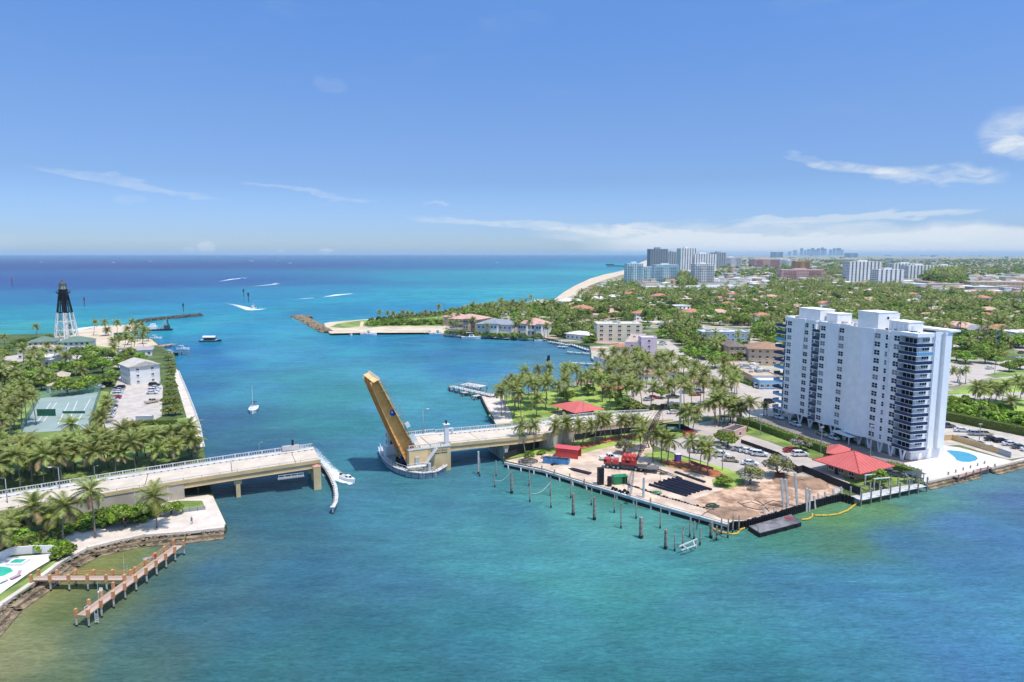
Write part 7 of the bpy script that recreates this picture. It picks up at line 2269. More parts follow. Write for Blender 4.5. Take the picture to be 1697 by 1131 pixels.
# ------------------------------------------------------------------ piles standing in the water
def pile(px, py, h, label, group, r=.165, cap=False, lean=(0, 0), m=None, twin=False):
 p = at(px, py, 0)
 t = thing('mooring_pile', label, 'pile', p, 0, group)
 for (dx, dy) in (((0, 0),) if not twin else ((-.22, 0), (.22, .1), (0, -.25))):
  MB().tube([(dx, dy, -1.5), (dx, dy, .7)], r * 1.12, 7).build('wet_foot', M_PILED, t)
  MB().tube([(dx, dy, .6), (dx + lean[0], dy + lean[1], h)], [r, r * .9], 7).build('shaft', m or M_WOODP, t)
 if cap: MB().tube([(lean[0], lean[1], h), (lean[0], lean[1], h + .35)], [r * 1.6, .05], 7).build('cap', M_WHITE, t)
 return t
M_WOODP = mat('weathered_pile', '#a39a8d', 0.9, 0.25, 1.2, dark='#726a60')
G1 = 'weathered mooring piles in front of the construction yard'
for px, py, h in ((795, 790, 5.0), (820, 808, 3.5), (848, 818, 5.5), (878, 832, 5.5), (913, 842, 5.0), (912, 822, 5.0), (822, 790, 4.5), (877, 806, 5.0), (946, 826, 5.2), (980, 838, 4.2), (1018, 850, 4.4), (1054, 860, 4.6), (1094, 876, 4.5), (1143, 890, 4.4), (1029, 876, 5.8), (950, 854, 5.2), (985, 862, 5.4), (1103, 910, 4.2), (1118, 914, 3.6), (1132, 906, 4.6), (1150, 894, 4.0), (1160, 904, 3.8), (1131, 908, 3.4),
                  (1178, 892, 3.6), (1187, 896, 3.2), (1195, 886, 3.6), (1206, 892, 4.4), (1214, 884, 4.2), (1224, 882, 3.8)):
 pile(px, py, h, 'weathered mooring pile standing in the water off the yard', G1, twin=(px in (848, 950, 985, 1061, 1103, 1178)))
pile(1062, 892, 4.6, 'thickest cluster of three bound piles off the middle of the yard', None, .28, twin=True)
p = pile(793, 786, 6.4, 'single tall bluish white pile nearest the bascule pier', None, .28, m=M_WHCONC)
pile(1066, 835, 6.6, 'tall white concrete pile at the yard quay below the pipe stack', None, .32, m=M_WHCONC)
# ropes between piles
for i, (a, b) in enumerate((((820, 797, 3.0), (847, 782, 5.3)), ((880, 818, 3.6), (912, 800, 5.0)), ((862, 812, 1.0), (880, 790, 5.0)))):
 P, Q = at(a[0], a[1], a[2]), at(b[0], b[1], b[2])
 t = thing('mooring_rope', ('slack rope between two piles nearest the bridge', 'slack rope between two piles left of the yard corner', 'thin rope trailing into the water from a pile')[i], 'rope', (P.x, P.y, 0))
 pts = []
 for k in range(9):
  f = k / 8
  c = P.lerp(Q, f)
  pts.append((c.x - P.x, c.y - P.y, c.z - 1.2 * math.sin(math.pi * f) * .8))
 MB().tube(pts, .06, 5).build('rope', M_WHCONC, t)
# broken frame of an old dock
P = at(1136, 908, 1.2)
t = thing('dock_ruin', 'broken white frame of an old dock lying between the piles', 'dock frame', (P.x, P.y, 0), .3)
for a, b in (((-1.5, 0, 1.6), (3.5, 1.4, 2.0)), ((-1.5, -.9, 1.2), (2.6, .2, 1.3)), ((-.5, 0, 1.6), (0, -1, 1.2)), ((2.4, 1.1, 1.9), (2.2, .1, 1.3)), ((3.5, 1.4, 2.0), (3.4, 1.4, .2))):
 MB().bar(a, b, .22).build('beam', M_WHCONC, t)
P = at(1183, 892, 1.0)
t = thing('old_dock_ladder', 'rusty ladder-like frame between the last piles beside the yellow boom', 'dock frame', (P.x, P.y, 0), .3)
for a, b in (((0, 0, 2.5), (2.6, .5, .6)), ((0, 0, .8), (2.6, .5, 2.4)), ((0, 0, 2.6), (2.6, .5, 2.6))): MB().bar(a, b, .14).build('beam', M_TIMBD, t)
# ------------------------------------------------------------------ yard quay: cap, sheet piles, raker piles
Q = [at(p[0], p[1], 1.5) for p in ((836, 766), (900, 779), (988, 806), (1099, 839), (1207, 869))]
o0 = Q[0].copy(); o0.z = 0
t = thing('quay_wall', 'white-capped quay wall along the front of the construction yard', 'quay wall', o0)
for a, b in zip(Q, Q[1:]):
 a, b = a - o0, b - o0
 MB().bar((a.x, a.y, 1.15), (b.x, b.y, 1.15), .55, .6).build('cap_beam', M_WHCONC, t)
 MB().bar((a.x, a.y - .02, -.6), (b.x, b.y - .02, -.6), .4, 2.4).build('sheet_wall', M_PILED, t)
 d = b - a
 n = max(2, int(d.length / 4.2))
 for k in range(n):
  q = a.lerp(b, (k + .3) / n)
  MB().bar((q.x, q.y - .2, 1.0), (q.x + .1, q.y - .9, -1.2), .34).build('raker_pile', M_WHCONC, t)
 # a white pipe lies along the right part of the cap
 if a.x > 20:
  MB().tube([(a.x, a.y - .35, 1.55), (b.x, b.y - .35, 1.55)], .22, 8).build('pipe', M_WHITE, t)
for k, (px, py) in enumerate(((862, 773), (880, 778), (898, 783), (919, 790), (944, 797), (968, 806))):
 pile(px, py + 4, 2.6, 'short dark pile against the left part of the yard quay', 'short piles against the quay', .2)
Q = [at(p[0], p[1], 1.5) for p in ((1207, 869), (1238, 865), (1291, 850), (1371, 826), (1394, 821), (1416, 827))]
o0 = Q[0].copy(); o0.z = 0
t = thing('sheet_pile_wall', 'black corrugated sheet pile wall around the brown fill', 'quay wall', o0)
sm = MB()
sm._add([(-.35, 0, -2.5), (-.18, -.32, -2.5), (.18, -.32, -2.5), (.35, 0, -2.5), (-.35, 0, 1.95), (-.18, -.32, 1.95), (.18, -.32, 1.95), (.35, 0, 1.95), (-.35, .08, 1.95), (.35, .08, 1.95), (-.35, .08, -2.5), (.35, .08, -2.5)],
  [(0, 1, 5, 4), (1, 2, 6, 5), (2, 3, 7, 6), (8, 4, 5, 6, 7, 9), (9, 11, 10, 8)])
M_SHEET = mat('black_sheet_pile', '#232127', 0.5, 0.3, 1.0, dark='#141216')
sm = sm.mesh('sheet_pile', M_SHEET)
for a, b in zip(Q, Q[1:]):
 a, b = a - o0, b - o0
 d = b - a
 n = max(1, int(d.length / .72))
 rz = math.atan2(d.y, d.x)
 for k in range(n):
  q = a.lerp(b, (k + .5) / n)
  inst('sheet_pile', sm, t, (q.x, q.y, rnd.uniform(-.15, .1)), (0, 0, rz))
t = thing('sheet_pile_wall', 'low black sheet pile edging behind the white pipe on the quay', 'quay wall', at(1020, 806, 0))
Q = [at(p[0], p[1], 1.5) for p in ((1020, 806), (1100, 834), (1207, 864))]
oo = Q[0].copy(); oo.z = 0
for a, b in zip(Q, Q[1:]):
 a, b = a - oo, b - oo
 d = b - a
 n = int(d.length / .8)
 for k in range(n):
  q = a.lerp(b, (k + .5) / n)
  inst('sheet_pile', sm, t, (q.x, q.y, -.15 + rnd.uniform(-.25, .15)), (0, 0, math.atan2(d.y, d.x)))
for i, (bx, by, tx, ty, lab) in enumerate(((1302, 852, 1294, 816, 'leftmost of three tall slanted white piles behind the barge'), (1309, 851, 1302, 816, 'middle one of three tall slanted white piles behind the barge'), (1324, 850, 1317, 811, 'tallest slanted white pile, rightmost of three behind the barge'),
                                           (1337, 848, 1335, 824, 'stout pair of white piles at the right end of the barge'))):
 P = at(bx, by, 0.0)
 hh = {0: 8.4, 1: 8.2, 2: 9.6, 3: 5.6}[i]
 t = thing('concrete_pile', lab, 'pile', P)
 MB().bar((0, 0, -2), (-1.35 if i < 3 else -.2, .2, hh), .44).build('shaft', M_WHCONC, t)
 if i == 3: MB().bar((.7, .2, -2), (.6, .3, 5.2), .38).build('shaft', M_WHCONC, t)
for (bx, by) in ((1286, 862), (1269, 862), (1352, 843), (1359, 839), (1370, 836), (1384, 832), (1397, 828)):
 P = at(bx, by, 0)
 t = thing('raker_pile', 'short slanted white pile leaning on the black sheet pile wall', 'pile', P, 0, 'short white piles on the sheet pile wall')
 MB().bar((0, -.3, -1.5), (-.55, .2, 3.1), .36).build('shaft', M_WHCONC, t)
# barge
P = [at(p[0], p[1], 1.0) for p in ((1240, 872), (1259, 884), (1328, 866), (1312, 852))]
t = thing('work_barge', 'flat black work barge with grey deck moored at the sheet pile corner', 'barge', (P[0].x, P[0].y, 0))
pl = [((p - P[0]).x, (p - P[0]).y) for p in P]
MB().prism(pl, -.6, .95).build('hull', M_SHEET, t)
c_ = (sum(p[0] for p in pl) / 4, sum(p[1] for p in pl) / 4)
MB().prism([((p[0] - c_[0]) * .97 + c_[0], (p[1] - c_[1]) * .97 + c_[1]) for p in pl], .9, 1.0).build('deck', mat('barge_deck', '#7b7778', .8, .15, .4, dark='#524e50'), t)
a, b = Vector(pl[2]), Vector(pl[3])
q = a.lerp(b, .55) - Vector((1.8, 0.3))
MB().box(q.x - .8, q.x + .8, q.y - .6, q.y + .6, 1.0, 1.06).build('red_hatch', mat('hatch_red', '#9d2c2c', .7, .1, 1), t)
for k in range(4):
 f = (k + .5) / 4
 q = Vector(pl[1]).lerp(Vector(pl[2]), f)
 MB().tube([(q.x, q.y - .02, .55), (q.x + .01, q.y - .22, .55)], .32, 10).build('tyre_fender', M_DARK, t)
MB().tube([(pl[1][0] - .2, pl[1][1] + .5, 1), (pl[1][0] - .2, pl[1][1] + .5, 2.2)], .06, 5).build('bollard', M_DARK, t)
# yellow boom
M_BOOM = mat('yellow_boom', '#c9a23a', 0.6, 0.08, 0.8)
for i, (pix, lab) in enumerate((([(1106, 848), (1125, 853), (1150, 862), (1166, 867), (1174, 869), (1180, 876), (1195, 883), (1212, 886), (1222, 885), (1226, 879), (1238, 874)], 'long yellow floating boom curving along the quay to the barge'),
        ([(1328, 862), (1340, 861), (1346, 857), (1346, 852)], 'short hooked end of the yellow boom right of the barge'),
        ([(1350, 855), (1372, 855), (1388, 853), (1404, 847), (1420, 835)], 'yellow floating boom from the sheet piles to the dock, right part'))):
 P = [at(a, b, .12) for a, b in pix]
 t = thing('floating_boom', lab, 'boom', (P[0].x, P[0].y, .1))
 L = []
 for a, b in zip(P, P[1:]):
  n = max(1, int((b - a).length / 1.5))
  for k in range(n): L.append(a.lerp(b, k / n))
 L.append(P[-1])
 for a, b in zip(L, L[1:]):
  a, b = a - P[0], b - P[0]
  MB().tube([(a.x, a.y, .05), ((a.x * .95 + b.x * .05), (a.y * .95 + b.y * .05), .1), ((a.x * .05 + b.x * .95), (a.y * .05 + b.y * .95), .1), (b.x, b.y, .05)], [.06, .2, .2, .06], 7).build('float', M_BOOM, t)
# ------------------------------------------------------------------ yard contents
M_RED = mat('machine_red', '#b8403c', 0.45, 0.05, 0.6)
M_RUST = mat('rusty_lattice', '#5a4548', 0.7, 0.2, 1.0)
M_TYRE = mat('tyre', '#1c1c1e', 0.8, 0.1, 2)
def wheel_mesh(r, w):
 a = MB().tube([(0, -w / 2, 0), (0, w / 2, 0)], r, 12).mesh('tyre', M_TYRE)
 b = MB().tube([(0, -w / 2 - .01, 0), (0, w / 2 + .01, 0)], r * .55, 8).mesh('rim', M_GREY)
 return a, b
def crane():
 b = at(1040, 778, 1.5)
 t = thing('mobile_crane', 'red truck crane with long rusty lattice boom raised over the yard', 'crane', b, math.radians(-18))
 MB().box(-6.0, 5.2, -1.2, 1.2, .9, 1.5).build('carrier', mat('crane_deck', '#4c4846', .8, .1, .5), t)
 MB().box(-6.4, -4.6, -1.15, 1.15, 1.2, 2.7).build('cab', M_RED, t)
 MB().box(-6.45, -5.6, -1.18, 1.18, 1.9, 2.5).build('cab_window', M_WIN, t)
 MB().box(-4.0, -2.6, -1.1, 1.1, 1.5, 2.6).build('engine_cover', M_RED, t)
 w = wheel_mesh(.62, .5)
 for x in (-5.3, -3.6, -2.4, 2.4, 3.8):
  for y in (-1.1, 1.1):
   q = inst('wheel', w[0], t, (x, y, .62))
   inst('rim', w[1], q)
 mb = MB()
 mb.box(-1.6, 2.4, -1.2, 1.2, 1.6, 3.3)
 mb.build('machine_house', M_RED, t)
 for k in range(3):
  x = -1.0 + k * 1.3
  MB().tube([(x - .1, -1.25, 3.0), (x + .1, -1.1, 3.75), (x + .15, 0, 4.1), (x + .1, 1.1, 3.75), (x - .1, 1.25, 3.0)], .6, 8).build('drum_cover', M_RED, t)
 MB().box(-.4, .8, -1.4, -1.33, 2.2, 3.2).build('side_grille', M_DARK, t)
 MB().box(3.0, 8.4, -1.9, 1.4, 1.15, 1.35).build('outrigger_deck', mat('steel_plate', '#6a6866', .7, .15, .6), t)
 for s in (-1, 1):
  MB().bar((4.8, 0, 1.2), (5.4, s * 3.2, 1.1), .3).bar((5.4, s * 3.2, 1.1), (5.4, s * 3.2, 0), .2).build('outrigger', M_DARK, t)
 # boom: lattice from the pivot, to the tip seen in the photograph
 inv = Matrix.Rotation(math.radians(18), 4, 'Z')
 piv = Vector((2.4, -.3, 3.0))
 tipw = at(1098, 672, 0)
 # the tip stands at the height where its shadow falls near the quay
 tz = 24.0
 tp = at(1098, 674, tz + 1.5)
 tip = inv @ (tp - b)
 d = tip - piv
 L = d.length
 d.normalize()
 s_ = d.cross(Vector((0, 0, 1))).normalized()
 u_ = s_.cross(d).normalized()
 def W(f):
  return .12 + .30 * min(1, 4 * f, 5 * (1 - f) + .05)
 n = 22
 boom = inst('boom', MB().bar(piv, piv + d * .4, .5).mesh('boom', M_RUST), t)
 chords = {}
 for i in range(n + 1):
  f = i / n
  c = piv + d * (L * f)
  chords[i] = [c + s_ * (a * W(f)) + u_ * (bb * W(f)) for a, bb in ((-1, -1), (1, -1), (1, 1), (-1, 1))]
 for q in range(4):
  mb = MB()
  for i in range(n): mb.bar(chords[i][q], chords[i + 1][q], .09)
  mb.build('chord', M_RED if q == 0 and False else M_RUST, boom)
 mb = MB()
 for i in range(n):
  for q in range(4):
   mb.bar(chords[i][q], chords[i + 1][(q + 1) % 4], .045)
   mb.bar(chords[i][q], chords[i][(q + 1) % 4], .04)
 o = mb.build('lacing', M_RUST, boom)
 mb = MB()
 for off in (-.3, .3): mb.bar(Vector((-1.2, off, 4.9)), tip + u_ * .6, .05)
 mb.bar(Vector((-1.2, 0, 4.4)), Vector((-.4, 0, 6.4)), .2)
 mb.build('pendant_line', M_DARK, t)
 MB().box(tip.x - .4, tip.x + .4, tip.y - .25, tip.y + .25, tip.z - .4, tip.z + .6).build('sheave_head', M_DARK, t)
 MB().bar(piv + d * (L * .55) + u_ * .8, piv + d * (L * .68) + u_ * .5, .6, .35).build('jib_section', mat('faded_red', '#94494c', .7, .1, .8), t)
 MB().bar(tip, Vector((tip.x, tip.y, 3.0)), .05).build('hoist_line', M_DARK, t)
crane()
def boxthing(name, label, cat, px, py, rz, parts, z=1.52):
 t = thing(name, label, cat, at(px, py, z), rz)
 for nm, m, b in parts:
  mb = MB()
  for q in (b if isinstance(b, list) else [b]): mb.box(*q)
  mb.build(nm, m, t)
 return t
# red open-fronted shed
R_ = math.radians
t = thing('red_shed', 'bright red open-ended shed with sloping roof on the grass behind the skip', 'shed', at(942, 757, 1.52), R_(-22))
mb = MB()
mb.box(-3.4, 3.4, -1.7, -1.6, 0, 2.7); mb.build('side_wall', M_RED, t)
MB().box(-3.4, 3.4, 1.6, 1.7, 0, 2.9).build('side_wall', M_RED, t)
MB().box(-3.4, -3.3, -1.6, 1.6, 0, 2.8).build('end_wall', M_RED, t)
MB()._add
rf = MB(); rf.gable(-1.9, 1.9, -3.6, 3.6, 2.75, 3.35)
q = rf.build('roof', mat('shed_roof', '#c4525a', .5, .04, .5), t); q.rotation_euler = (0, 0, math.pi / 2)
# blue skip with rubbish
t = thing('blue_skip', 'blue open skip full of scrap in front of the red shed', 'skip', at(922, 768, 1.52), R_(-17))
for b in ((-3.6, 3.6, -1.2, -1.1, .1, 1.5), (-3.6, 3.6, 1.1, 1.2, .1, 1.5), (-3.6, -3.5, -1.1, 1.1, .1, 1.5), (3.5, 3.6, -1.1, 1.1, .1, 1.5)):
 MB().box(*b).build('side', mat('skip_blue', '#4a8ab8', .6, .08, .6), t)
for k in range(9):
 x = -3.3 + k * .82
 MB().box(x, x + .08, -1.27, -1.2, .1, 1.5).build('rib', MATS['skip_blue'], t)
add = MB()
rr = random.Random(9)
for k in range(40):
 a = Vector((rr.uniform(-3.2, 3.2), rr.uniform(-.9, .9), rr.uniform(1.0, 1.5)))
 add.bar(a, a + Vector((rr.uniform(-1.2, 1.2), rr.uniform(-.6, .6), rr.uniform(-.1, .7))), rr.uniform(.05, .3))
o = add.build('scrap', mat('scrap', '#5c5048', .9, .4, 1.5), t); o['kind'] = 'stuff'
# green generator frame
t = thing('green_container', 'green steel frame container with an open dark front on the yard', 'container', at(1027, 801, 1.52), R_(12))
M_GRN = mat('container_green', '#1f7a4c', .5, .08, .8)
for b in ((-1.9, 1.9, -1.1, 1.1, 0, .2), (-1.9, 1.9, -1.1, 1.1, 1.9, 2.05), (-1.9, .1, -1.1, 1.1, .2, 1.9)): MB().box(*b).build('panel', M_GRN, t)
MB().box(.1, 1.7, -1.0, 1.0, .2, 1.8).build('engine', M_DARK, t)
for x in (.15, 1.0, 1.8):
 for y in (-1.1, 1.02): MB().box(x, x + .1, y, y + .08, .2, 1.9).build('post', M_GRN, t)
# black square steel piles standing on the quay
boxthing('steel_casing', 'tall black steel casing standing upright at the quay edge', 'steel pile', 995, 803, .2, [('casing', M_SHEET, [(-.75, .75, -.6, .6, 0, 4.4)]), ('rib', M_DARK, [(-.1, .1, -.66, -.6, 0, 4.4)])])
boxthing('steel_casing', 'shorter black steel casing right of the tall one', 'steel pile', 1010, 806, .2, [('casing', M_SHEET, [(-.45, .45, -.45, .45, 0, 2.5)]), ('rib', M_DARK, [(-.6, .6, -.5, .5, 1.4, 1.6)])])
tm = MB().tube([(0, -.15, 0), (0, .15, 0)], .5, 12).mesh('tyre', M_TYRE)
for k, (px, py) in enumerate(((1016, 810), (1021, 812), (1027, 815), (1031, 817), (1035, 814), (1040, 817))):
 t = thing('old_tyre', 'old black tyre lying along the quay below the green container', 'tyre', at(px, py, 1.75), .4, 'old tyres on the quay')
 inst('tyre', tm, t)
# stack of dark sheet piles
M_PIPE = mat('dark_sheet_stack', '#1d1b28', .45, .12, .5)
t = thing('pile_stack', 'fan of long black steel piles lying parallel on the pale ground', 'steel pile stack', at(1120, 806, 1.54))
for ax, ay, bx, by in ((1076, 804, 1139, 822.5), (1084.6, 801.5, 1145, 820), (1092, 799, 1152, 817.5), (1100, 797, 1158.7, 815.4), (1107, 794.8, 1165, 813.2), (1114, 794, 1171, 812), (1120, 793.5, 1179, 812.5)):
 a, b = at(ax, ay, 1.6), at(bx, by, 1.6)
 o_ = at(1120, 806, 1.54)
 a, b = a - o_, b - o_
 d = (b - a).normalized(); n = Vector((-d.y, d.x, 0))
 mb = MB()
 for s0, s1, z0, z1 in ((-.42, -.16, .0, .45), (-.16, .16, .45, .45), (.16, .42, .45, .0)):
  p0, p1, q0, q1 = a + n * s0, a + n * s1, b + n * s0, b + n * s1
  mb.face([(p0.x, p0.y, z0 + .03), (q0.x, q0.y, z0 + .03), (q1.x, q1.y, z1 + .03), (p1.x, p1.y, z1 + .03)])
  mb.face([(p1.x, p1.y, z1 - .03), (q1.x, q1.y, z1 - .03), (q0.x, q0.y, z0 - .03), (p0.x, p0.y, z0 - .03)])
 mb.face([(a + n * -.42), (a + n * -.16) + Vector((0, 0, .45)), (a + n * .16) + Vector((0, 0, .45)), (a + n * .42)])
 mb.face([(b + n * .42), (b + n * .16) + Vector((0, 0, .45)), (b + n * -.16) + Vector((0, 0, .45)), (b + n * -.42)])
 mb.build('steel_pile', M_PIPE, t)
for i, (a, b, w, m, lab) in enumerate(((((915, 770), (978, 786)), None, 1.5, M_SHEET, 'long flat bundle of black steel beams on the left of the yard'), (((1119, 783), (1168, 800)), None, .9, M_SHEET, 'grey-black beam lying beside the mulch strip'), (((1078, 774), (1130, 794)), None, .35, M_TIMBD, 'thin rusty beam left of the black beam'), (((1082, 779), (1120, 791)), None, .3, M_WHCONC, 'pale thin beam on the ground by the palms'))):
 p, q = at(a[0][0], a[0][1], 1.6), at(a[1][0], a[1][1], 1.6)
 t = thing('steel_beams', lab, 'beams', p)
 d = (q - p); n = Vector((-d.y, d.x, 0)).normalized()
 k = 3 if w > 1 else 1
 for j in range(k):
  o_ = n * ((j - (k - 1) / 2) * w / k)
  MB().bar(o_ + Vector((0, 0, .15)), d + o_ + Vector((0, 0, .15)), w / k * .85, .35).build('beam', m, t)
# purple portable toilet
t = thing('portable_toilet', 'purple portable toilet with white roof in the car park', 'portable toilet', at(1123, 765, 1.5), .1)
MB().box(-.75, .75, -.75, .75, 0, 2.2).build('cabin', mat('toilet_purple', '#5b3f8c', .6, .04, .6), t)
MB().hip(-.8, .8, -.8, .8, 2.2, 2.5).build('roof', M_WHITE, t)
MB().box(-.4, .4, -.79, -.75, .1, 2.0).build('door', mat('toilet_door', '#6a4d9a', .6, 0), t)
# mound of green hoses, dirt heaps, debris
def heap(px, py, rad, h, m, label, name, cat, tubes=0, seed=1, tm_=None):
 r = random.Random(seed)
 t = thing(name, label, cat, at(px, py, 1.54))
 mb = MB()
 n, k = 14, 5
 ring = []
 vs = []
 for i in range(k):
  f = i / (k - 1)
  for j in range(n):
   a = 6.283 * j / n
   rr_ = rad * (1 - f) * r.uniform(.82, 1.15)
   vs.append((rr_ * math.cos(a), rr_ * .7 * math.sin(a), h * math.sin(f * 1.5) * r.uniform(.85, 1.1) - .05 * (i == 0)))
 fs = [(i * n + j, i * n + (j + 1) % n, (i + 1) * n + (j + 1) % n, (i + 1) * n + j) for i in range(k - 1) for j in range(n)]
 mb._add(vs, fs)
 mb.build('mound', m, t)
 for i in range(tubes):
  pts = []
  a, q = r.uniform(0, 6.28), r.uniform(.3, 1)
  for s in range(7):
   a += r.uniform(.5, 1.1)
   pts.append((rad * q * math.cos(a), rad * .7 * q * math.sin(a), h * (1 - q) + .25 + r.uniform(-.1, .2)))
  MB().tube(pts, .09, 5).build('hose', tm_ or M_DARK, t)
heap(1180, 841, 1.8, .7, MATS['mixed_fill'], 'tangle of dark green hoses on the dirt near the quay', 'hose_tangle', 'hoses', 9, 2, mat('hose_green', '#25463a', .6, 0))
heap(1088, 818, 1.4, .4, mat('net_green', '#6f9a72', .9, .2, 1.5), 'heap of pale green netting left of the pile stack', 'netting_heap', 'netting', 4, 3, MATS['net_green'])
heap(932, 776, 4.0, .8, M_DIRT, 'low heap of sandy soil on the left of the yard', 'soil_heap', 'soil heap', 0, 4)
heap(1330, 800, 8, .8, M_DIRT2, 'wide brown soil heap near the yard fence', 'soil_heap', 'soil heap', 0, 5)
heap(1215, 850, 6, .6, M_DIRT2, 'brown soil heap near the sheet pile corner', 'soil_heap', 'soil heap', 0, 6)
heap(875, 766, 3.2, .9, mat('debris', '#7b7468', .95, .35, 1.2), 'grey-green brush and rubble heap beside the shore palms', 'debris_heap', 'debris', 6, 7, M_TIMBD)
heap(1250, 812, 2.2, .6, MATS['debris'], 'rubble at the foot of the silver tree nearest the water', 'debris_heap', 'debris', 2, 8, M_DIRT2)
heap(1100, 786, 1.5, .5, MATS['debris'], 'small rubble pile by the orange mulch', 'debris_heap', 'debris', 3, 10, M_TIMBD)
# hoses and cable on the dirt
for i, pix in enumerate(([(1180, 845), (1168, 850), (1160, 858), (1158, 868)], [(1230, 835), (1245, 832), (1262, 838), (1280, 830), (1296, 832)], [(1222, 832), (1236, 840), (1256, 845), (1275, 842)], [(1250, 828), (1262, 834), (1275, 848)])):
 P = [at(a, b, 1.62) for a, b in pix]
 t = thing('hose', ('dark hose running from the tangle over the quay', 'long dark hose snaking across the brown fill', 'second hose looping over the brown fill', 'short crossing hose on the brown fill')[i], 'hose', P[0])
 MB().tube([p - P[0] for p in P], .1, 5).build('hose', M_TIMBD, t)
# ------------------------------------------------------------------ fences
def fence(pix, label, h=1.9, step=2.4, panel=None, z=1.55, post=M_DARK, name='mesh_fence', cat='fence'):
 P = [at(a, b, z) for a, b in pix]
 t = thing(name, label, cat, P[0])
 panel = panel or mat('black_screen', '#26282a', .8, .1, 1.0)
 pm = MB().tube([(0, 0, 0), (0, 0, h + .1)], .05, 5).mesh('post', post)
 for a, b in zip(P, P[1:]):
  d = b - a
  L = d.length
  n = max(1, int(round(L / step)))
  rz = math.atan2(d.y, d.x)
  me = MB().box(.05, L / n - .05, -.015, .015, .08, h).mesh('panel', panel)
  for k in range(n):
   q = a.lerp(b, k / n) - P[0]
   inst('panel', me, t, q, (0, 0, rz))
   inst('post', pm, t, q)
 q = P[-1] - P[0]
 inst('post', pm, t, q)
 return t
fence([(836, 762), (900, 739), (980, 725), (1066, 716), (1100, 711)], 'long black screened fence between the ramp walkway and the yard', 1.9, 3.0)
fence([(1100, 711), (1130, 712), (1146, 720)], 'black screened fence end by the red bin at the entrance', 1.9, 3.0)
fence([(1228, 735), (1290, 757), (1300, 764)], 'black fence behind the row of parked cars in the public car park', 1.3, 2.4)
fence([(1300, 771), (1322, 785), (1330, 783), (1375, 802), (1425, 822)], 'black screened fence from the silver tree to the pavilion dock', 2.0, 2.6)
fence([(1144, 768), (1160, 774), (1182, 780)], 'low red and purple barrier fence behind the mulch strip', .9, 2.2, mat('barrier_red', '#a3506a', .7, .1, 1), name='barrier_fence')
fence([(302, 850), (340, 845)], 'low wire fence by the dry grass patch', .8, 1.8, M_GREY, 1.5)
fence([(1496, 780), (1508, 788), (1530, 797)], 'white picket line on the left of the pool terrace', .7, 2, M_WHCONC, 1.62)
# tan terrace wall and grey end
P = [at(a, b, 1.6) for a, b in ((1560, 730), (1578, 729), (1655, 752), (1675, 759))]
t = thing('terrace_wall', 'tan wall between the pool terrace and the tower car park', 'wall', P[0])
for i, (a, b) in enumerate(zip(P, P[1:])):
 a, b = a - P[0], b - P[0]
 MB().bar((a.x, a.y, .85), (b.x, b.y, .85), .25, 1.7).build('wall_panel', (M_TAN, M_TAN, M_FGREY)[i], t)
# big pool
pts = [(1568, 747), (1575, 746.5), (1590, 748), (1605, 751), (1617, 756), (1621, 760), (1617, 764), (1607, 766), (1595, 766), (1585, 763), (1582, 758), (1574, 752)]
P = [at(a, b, 1.63) for a, b in pts]
c = sum(P, Vector()) / len(P)
t = thing('swimming_pool', 'kidney-shaped blue swimming pool on the white terrace of the tower', 'swimming pool', c)
MB().prism([((p - c).x * 1.07, (p - c).y * 1.07) for p in P], -.02, .03).build('coping', M_HWHITE, t)
MB().prism([((p - c).x, (p - c).y) for p in P], 0, .035).build('pool_water', mat('tower_pool_water', '#4a98ac', .08, .05, .3), t)
# ------------------------------------------------------------------ docks and jetties
def plank_deck(t, P, Qv, w, z, m, step=.9, org=None):
 d = Qv - P; L = d.length; d.normalize()
 rz = math.atan2(d.y, d.x)
 n = max(1, int(L / step))
 me = MB().box(.03, L / n - .03, -w / 2, w / 2, -.12, 0).mesh('plank', m)
 for k in range(n):
  q = P + d * (L * k / n) - org
  inst('plank', me, t, (q.x, q.y, z), (0, 0, rz))
def pier(label, P, Qv, w, z, m, rail=False, step=3.0, pr=.2, pt=.9, plank=1.0, name='jetty'):
 P = at(P[0], P[1], z); Qv = at(Qv[0], Qv[1], z)
 org = P.copy(); org.z = 0
 t = thing(name, label, 'jetty', org)
 plank_deck(t, P, Qv, w, z, m, plank, org)
 d = Qv - P; L = d.length; d.normalize()
 n_ = Vector((-d.y, d.x, 0))
 k = max(1, int(L / step))
 me = MB().tube([(0, 0, -2), (0, 0, z + pt)], pr, 7).mesh('pile', M_WOODP)
 for i in range(k + 1):
  for s in (-1, 1):
   q = P + d * (L * i / k) + n_ * (s * w / 2) - org
   inst('pile', me, t, (q.x, q.y, 0))
 if rail:
  for s in (-1, 1):
   a, b = P + n_ * (s * w / 2) - org, Qv + n_ * (s * w / 2) - org
   for zz in (.5, 1.0): MB().bar((a.x, a.y, z + zz), (b.x, b.y, z + zz), .1).build('rail', M_WHCONC, t)
   for i in range(int(L / 1.6)):
    q = a.lerp(b, i / (L / 1.6))
    MB().box(q.x - .05, q.x + .05, q.y - .05, q.y + .05, z, z + 1.0).build('rail_post', M_WHCONC, t)
 return t
pier('pale dock with tall dark piles in front of the red-roofed pavilion', (1418, 826), (1527, 803), 3.0, 1.55, M_WHCONC, step=3.2, pt=2.4)
pier('short reddish jetty deck under the pool terrace', (1580, 790), (1640, 772), 2.6, 1.5, mat('red_plank', '#a07a6c', .9, .1, .8), step=3.2, pt=.9)
pier('white fishing pier with rails reaching out from the riverside park', (818, 656), (748, 640), 3.2, 2.2, M_WHCONC, True, 3.4, .3, 0.2, 1.2, 'fishing_pier')
pier('outer cross arm of the white fishing pier', (800, 641), (768, 636), 6.0, 2.2, M_WHCONC, True, 3.4, .3, 0.2, 1.2, 'fishing_pier')
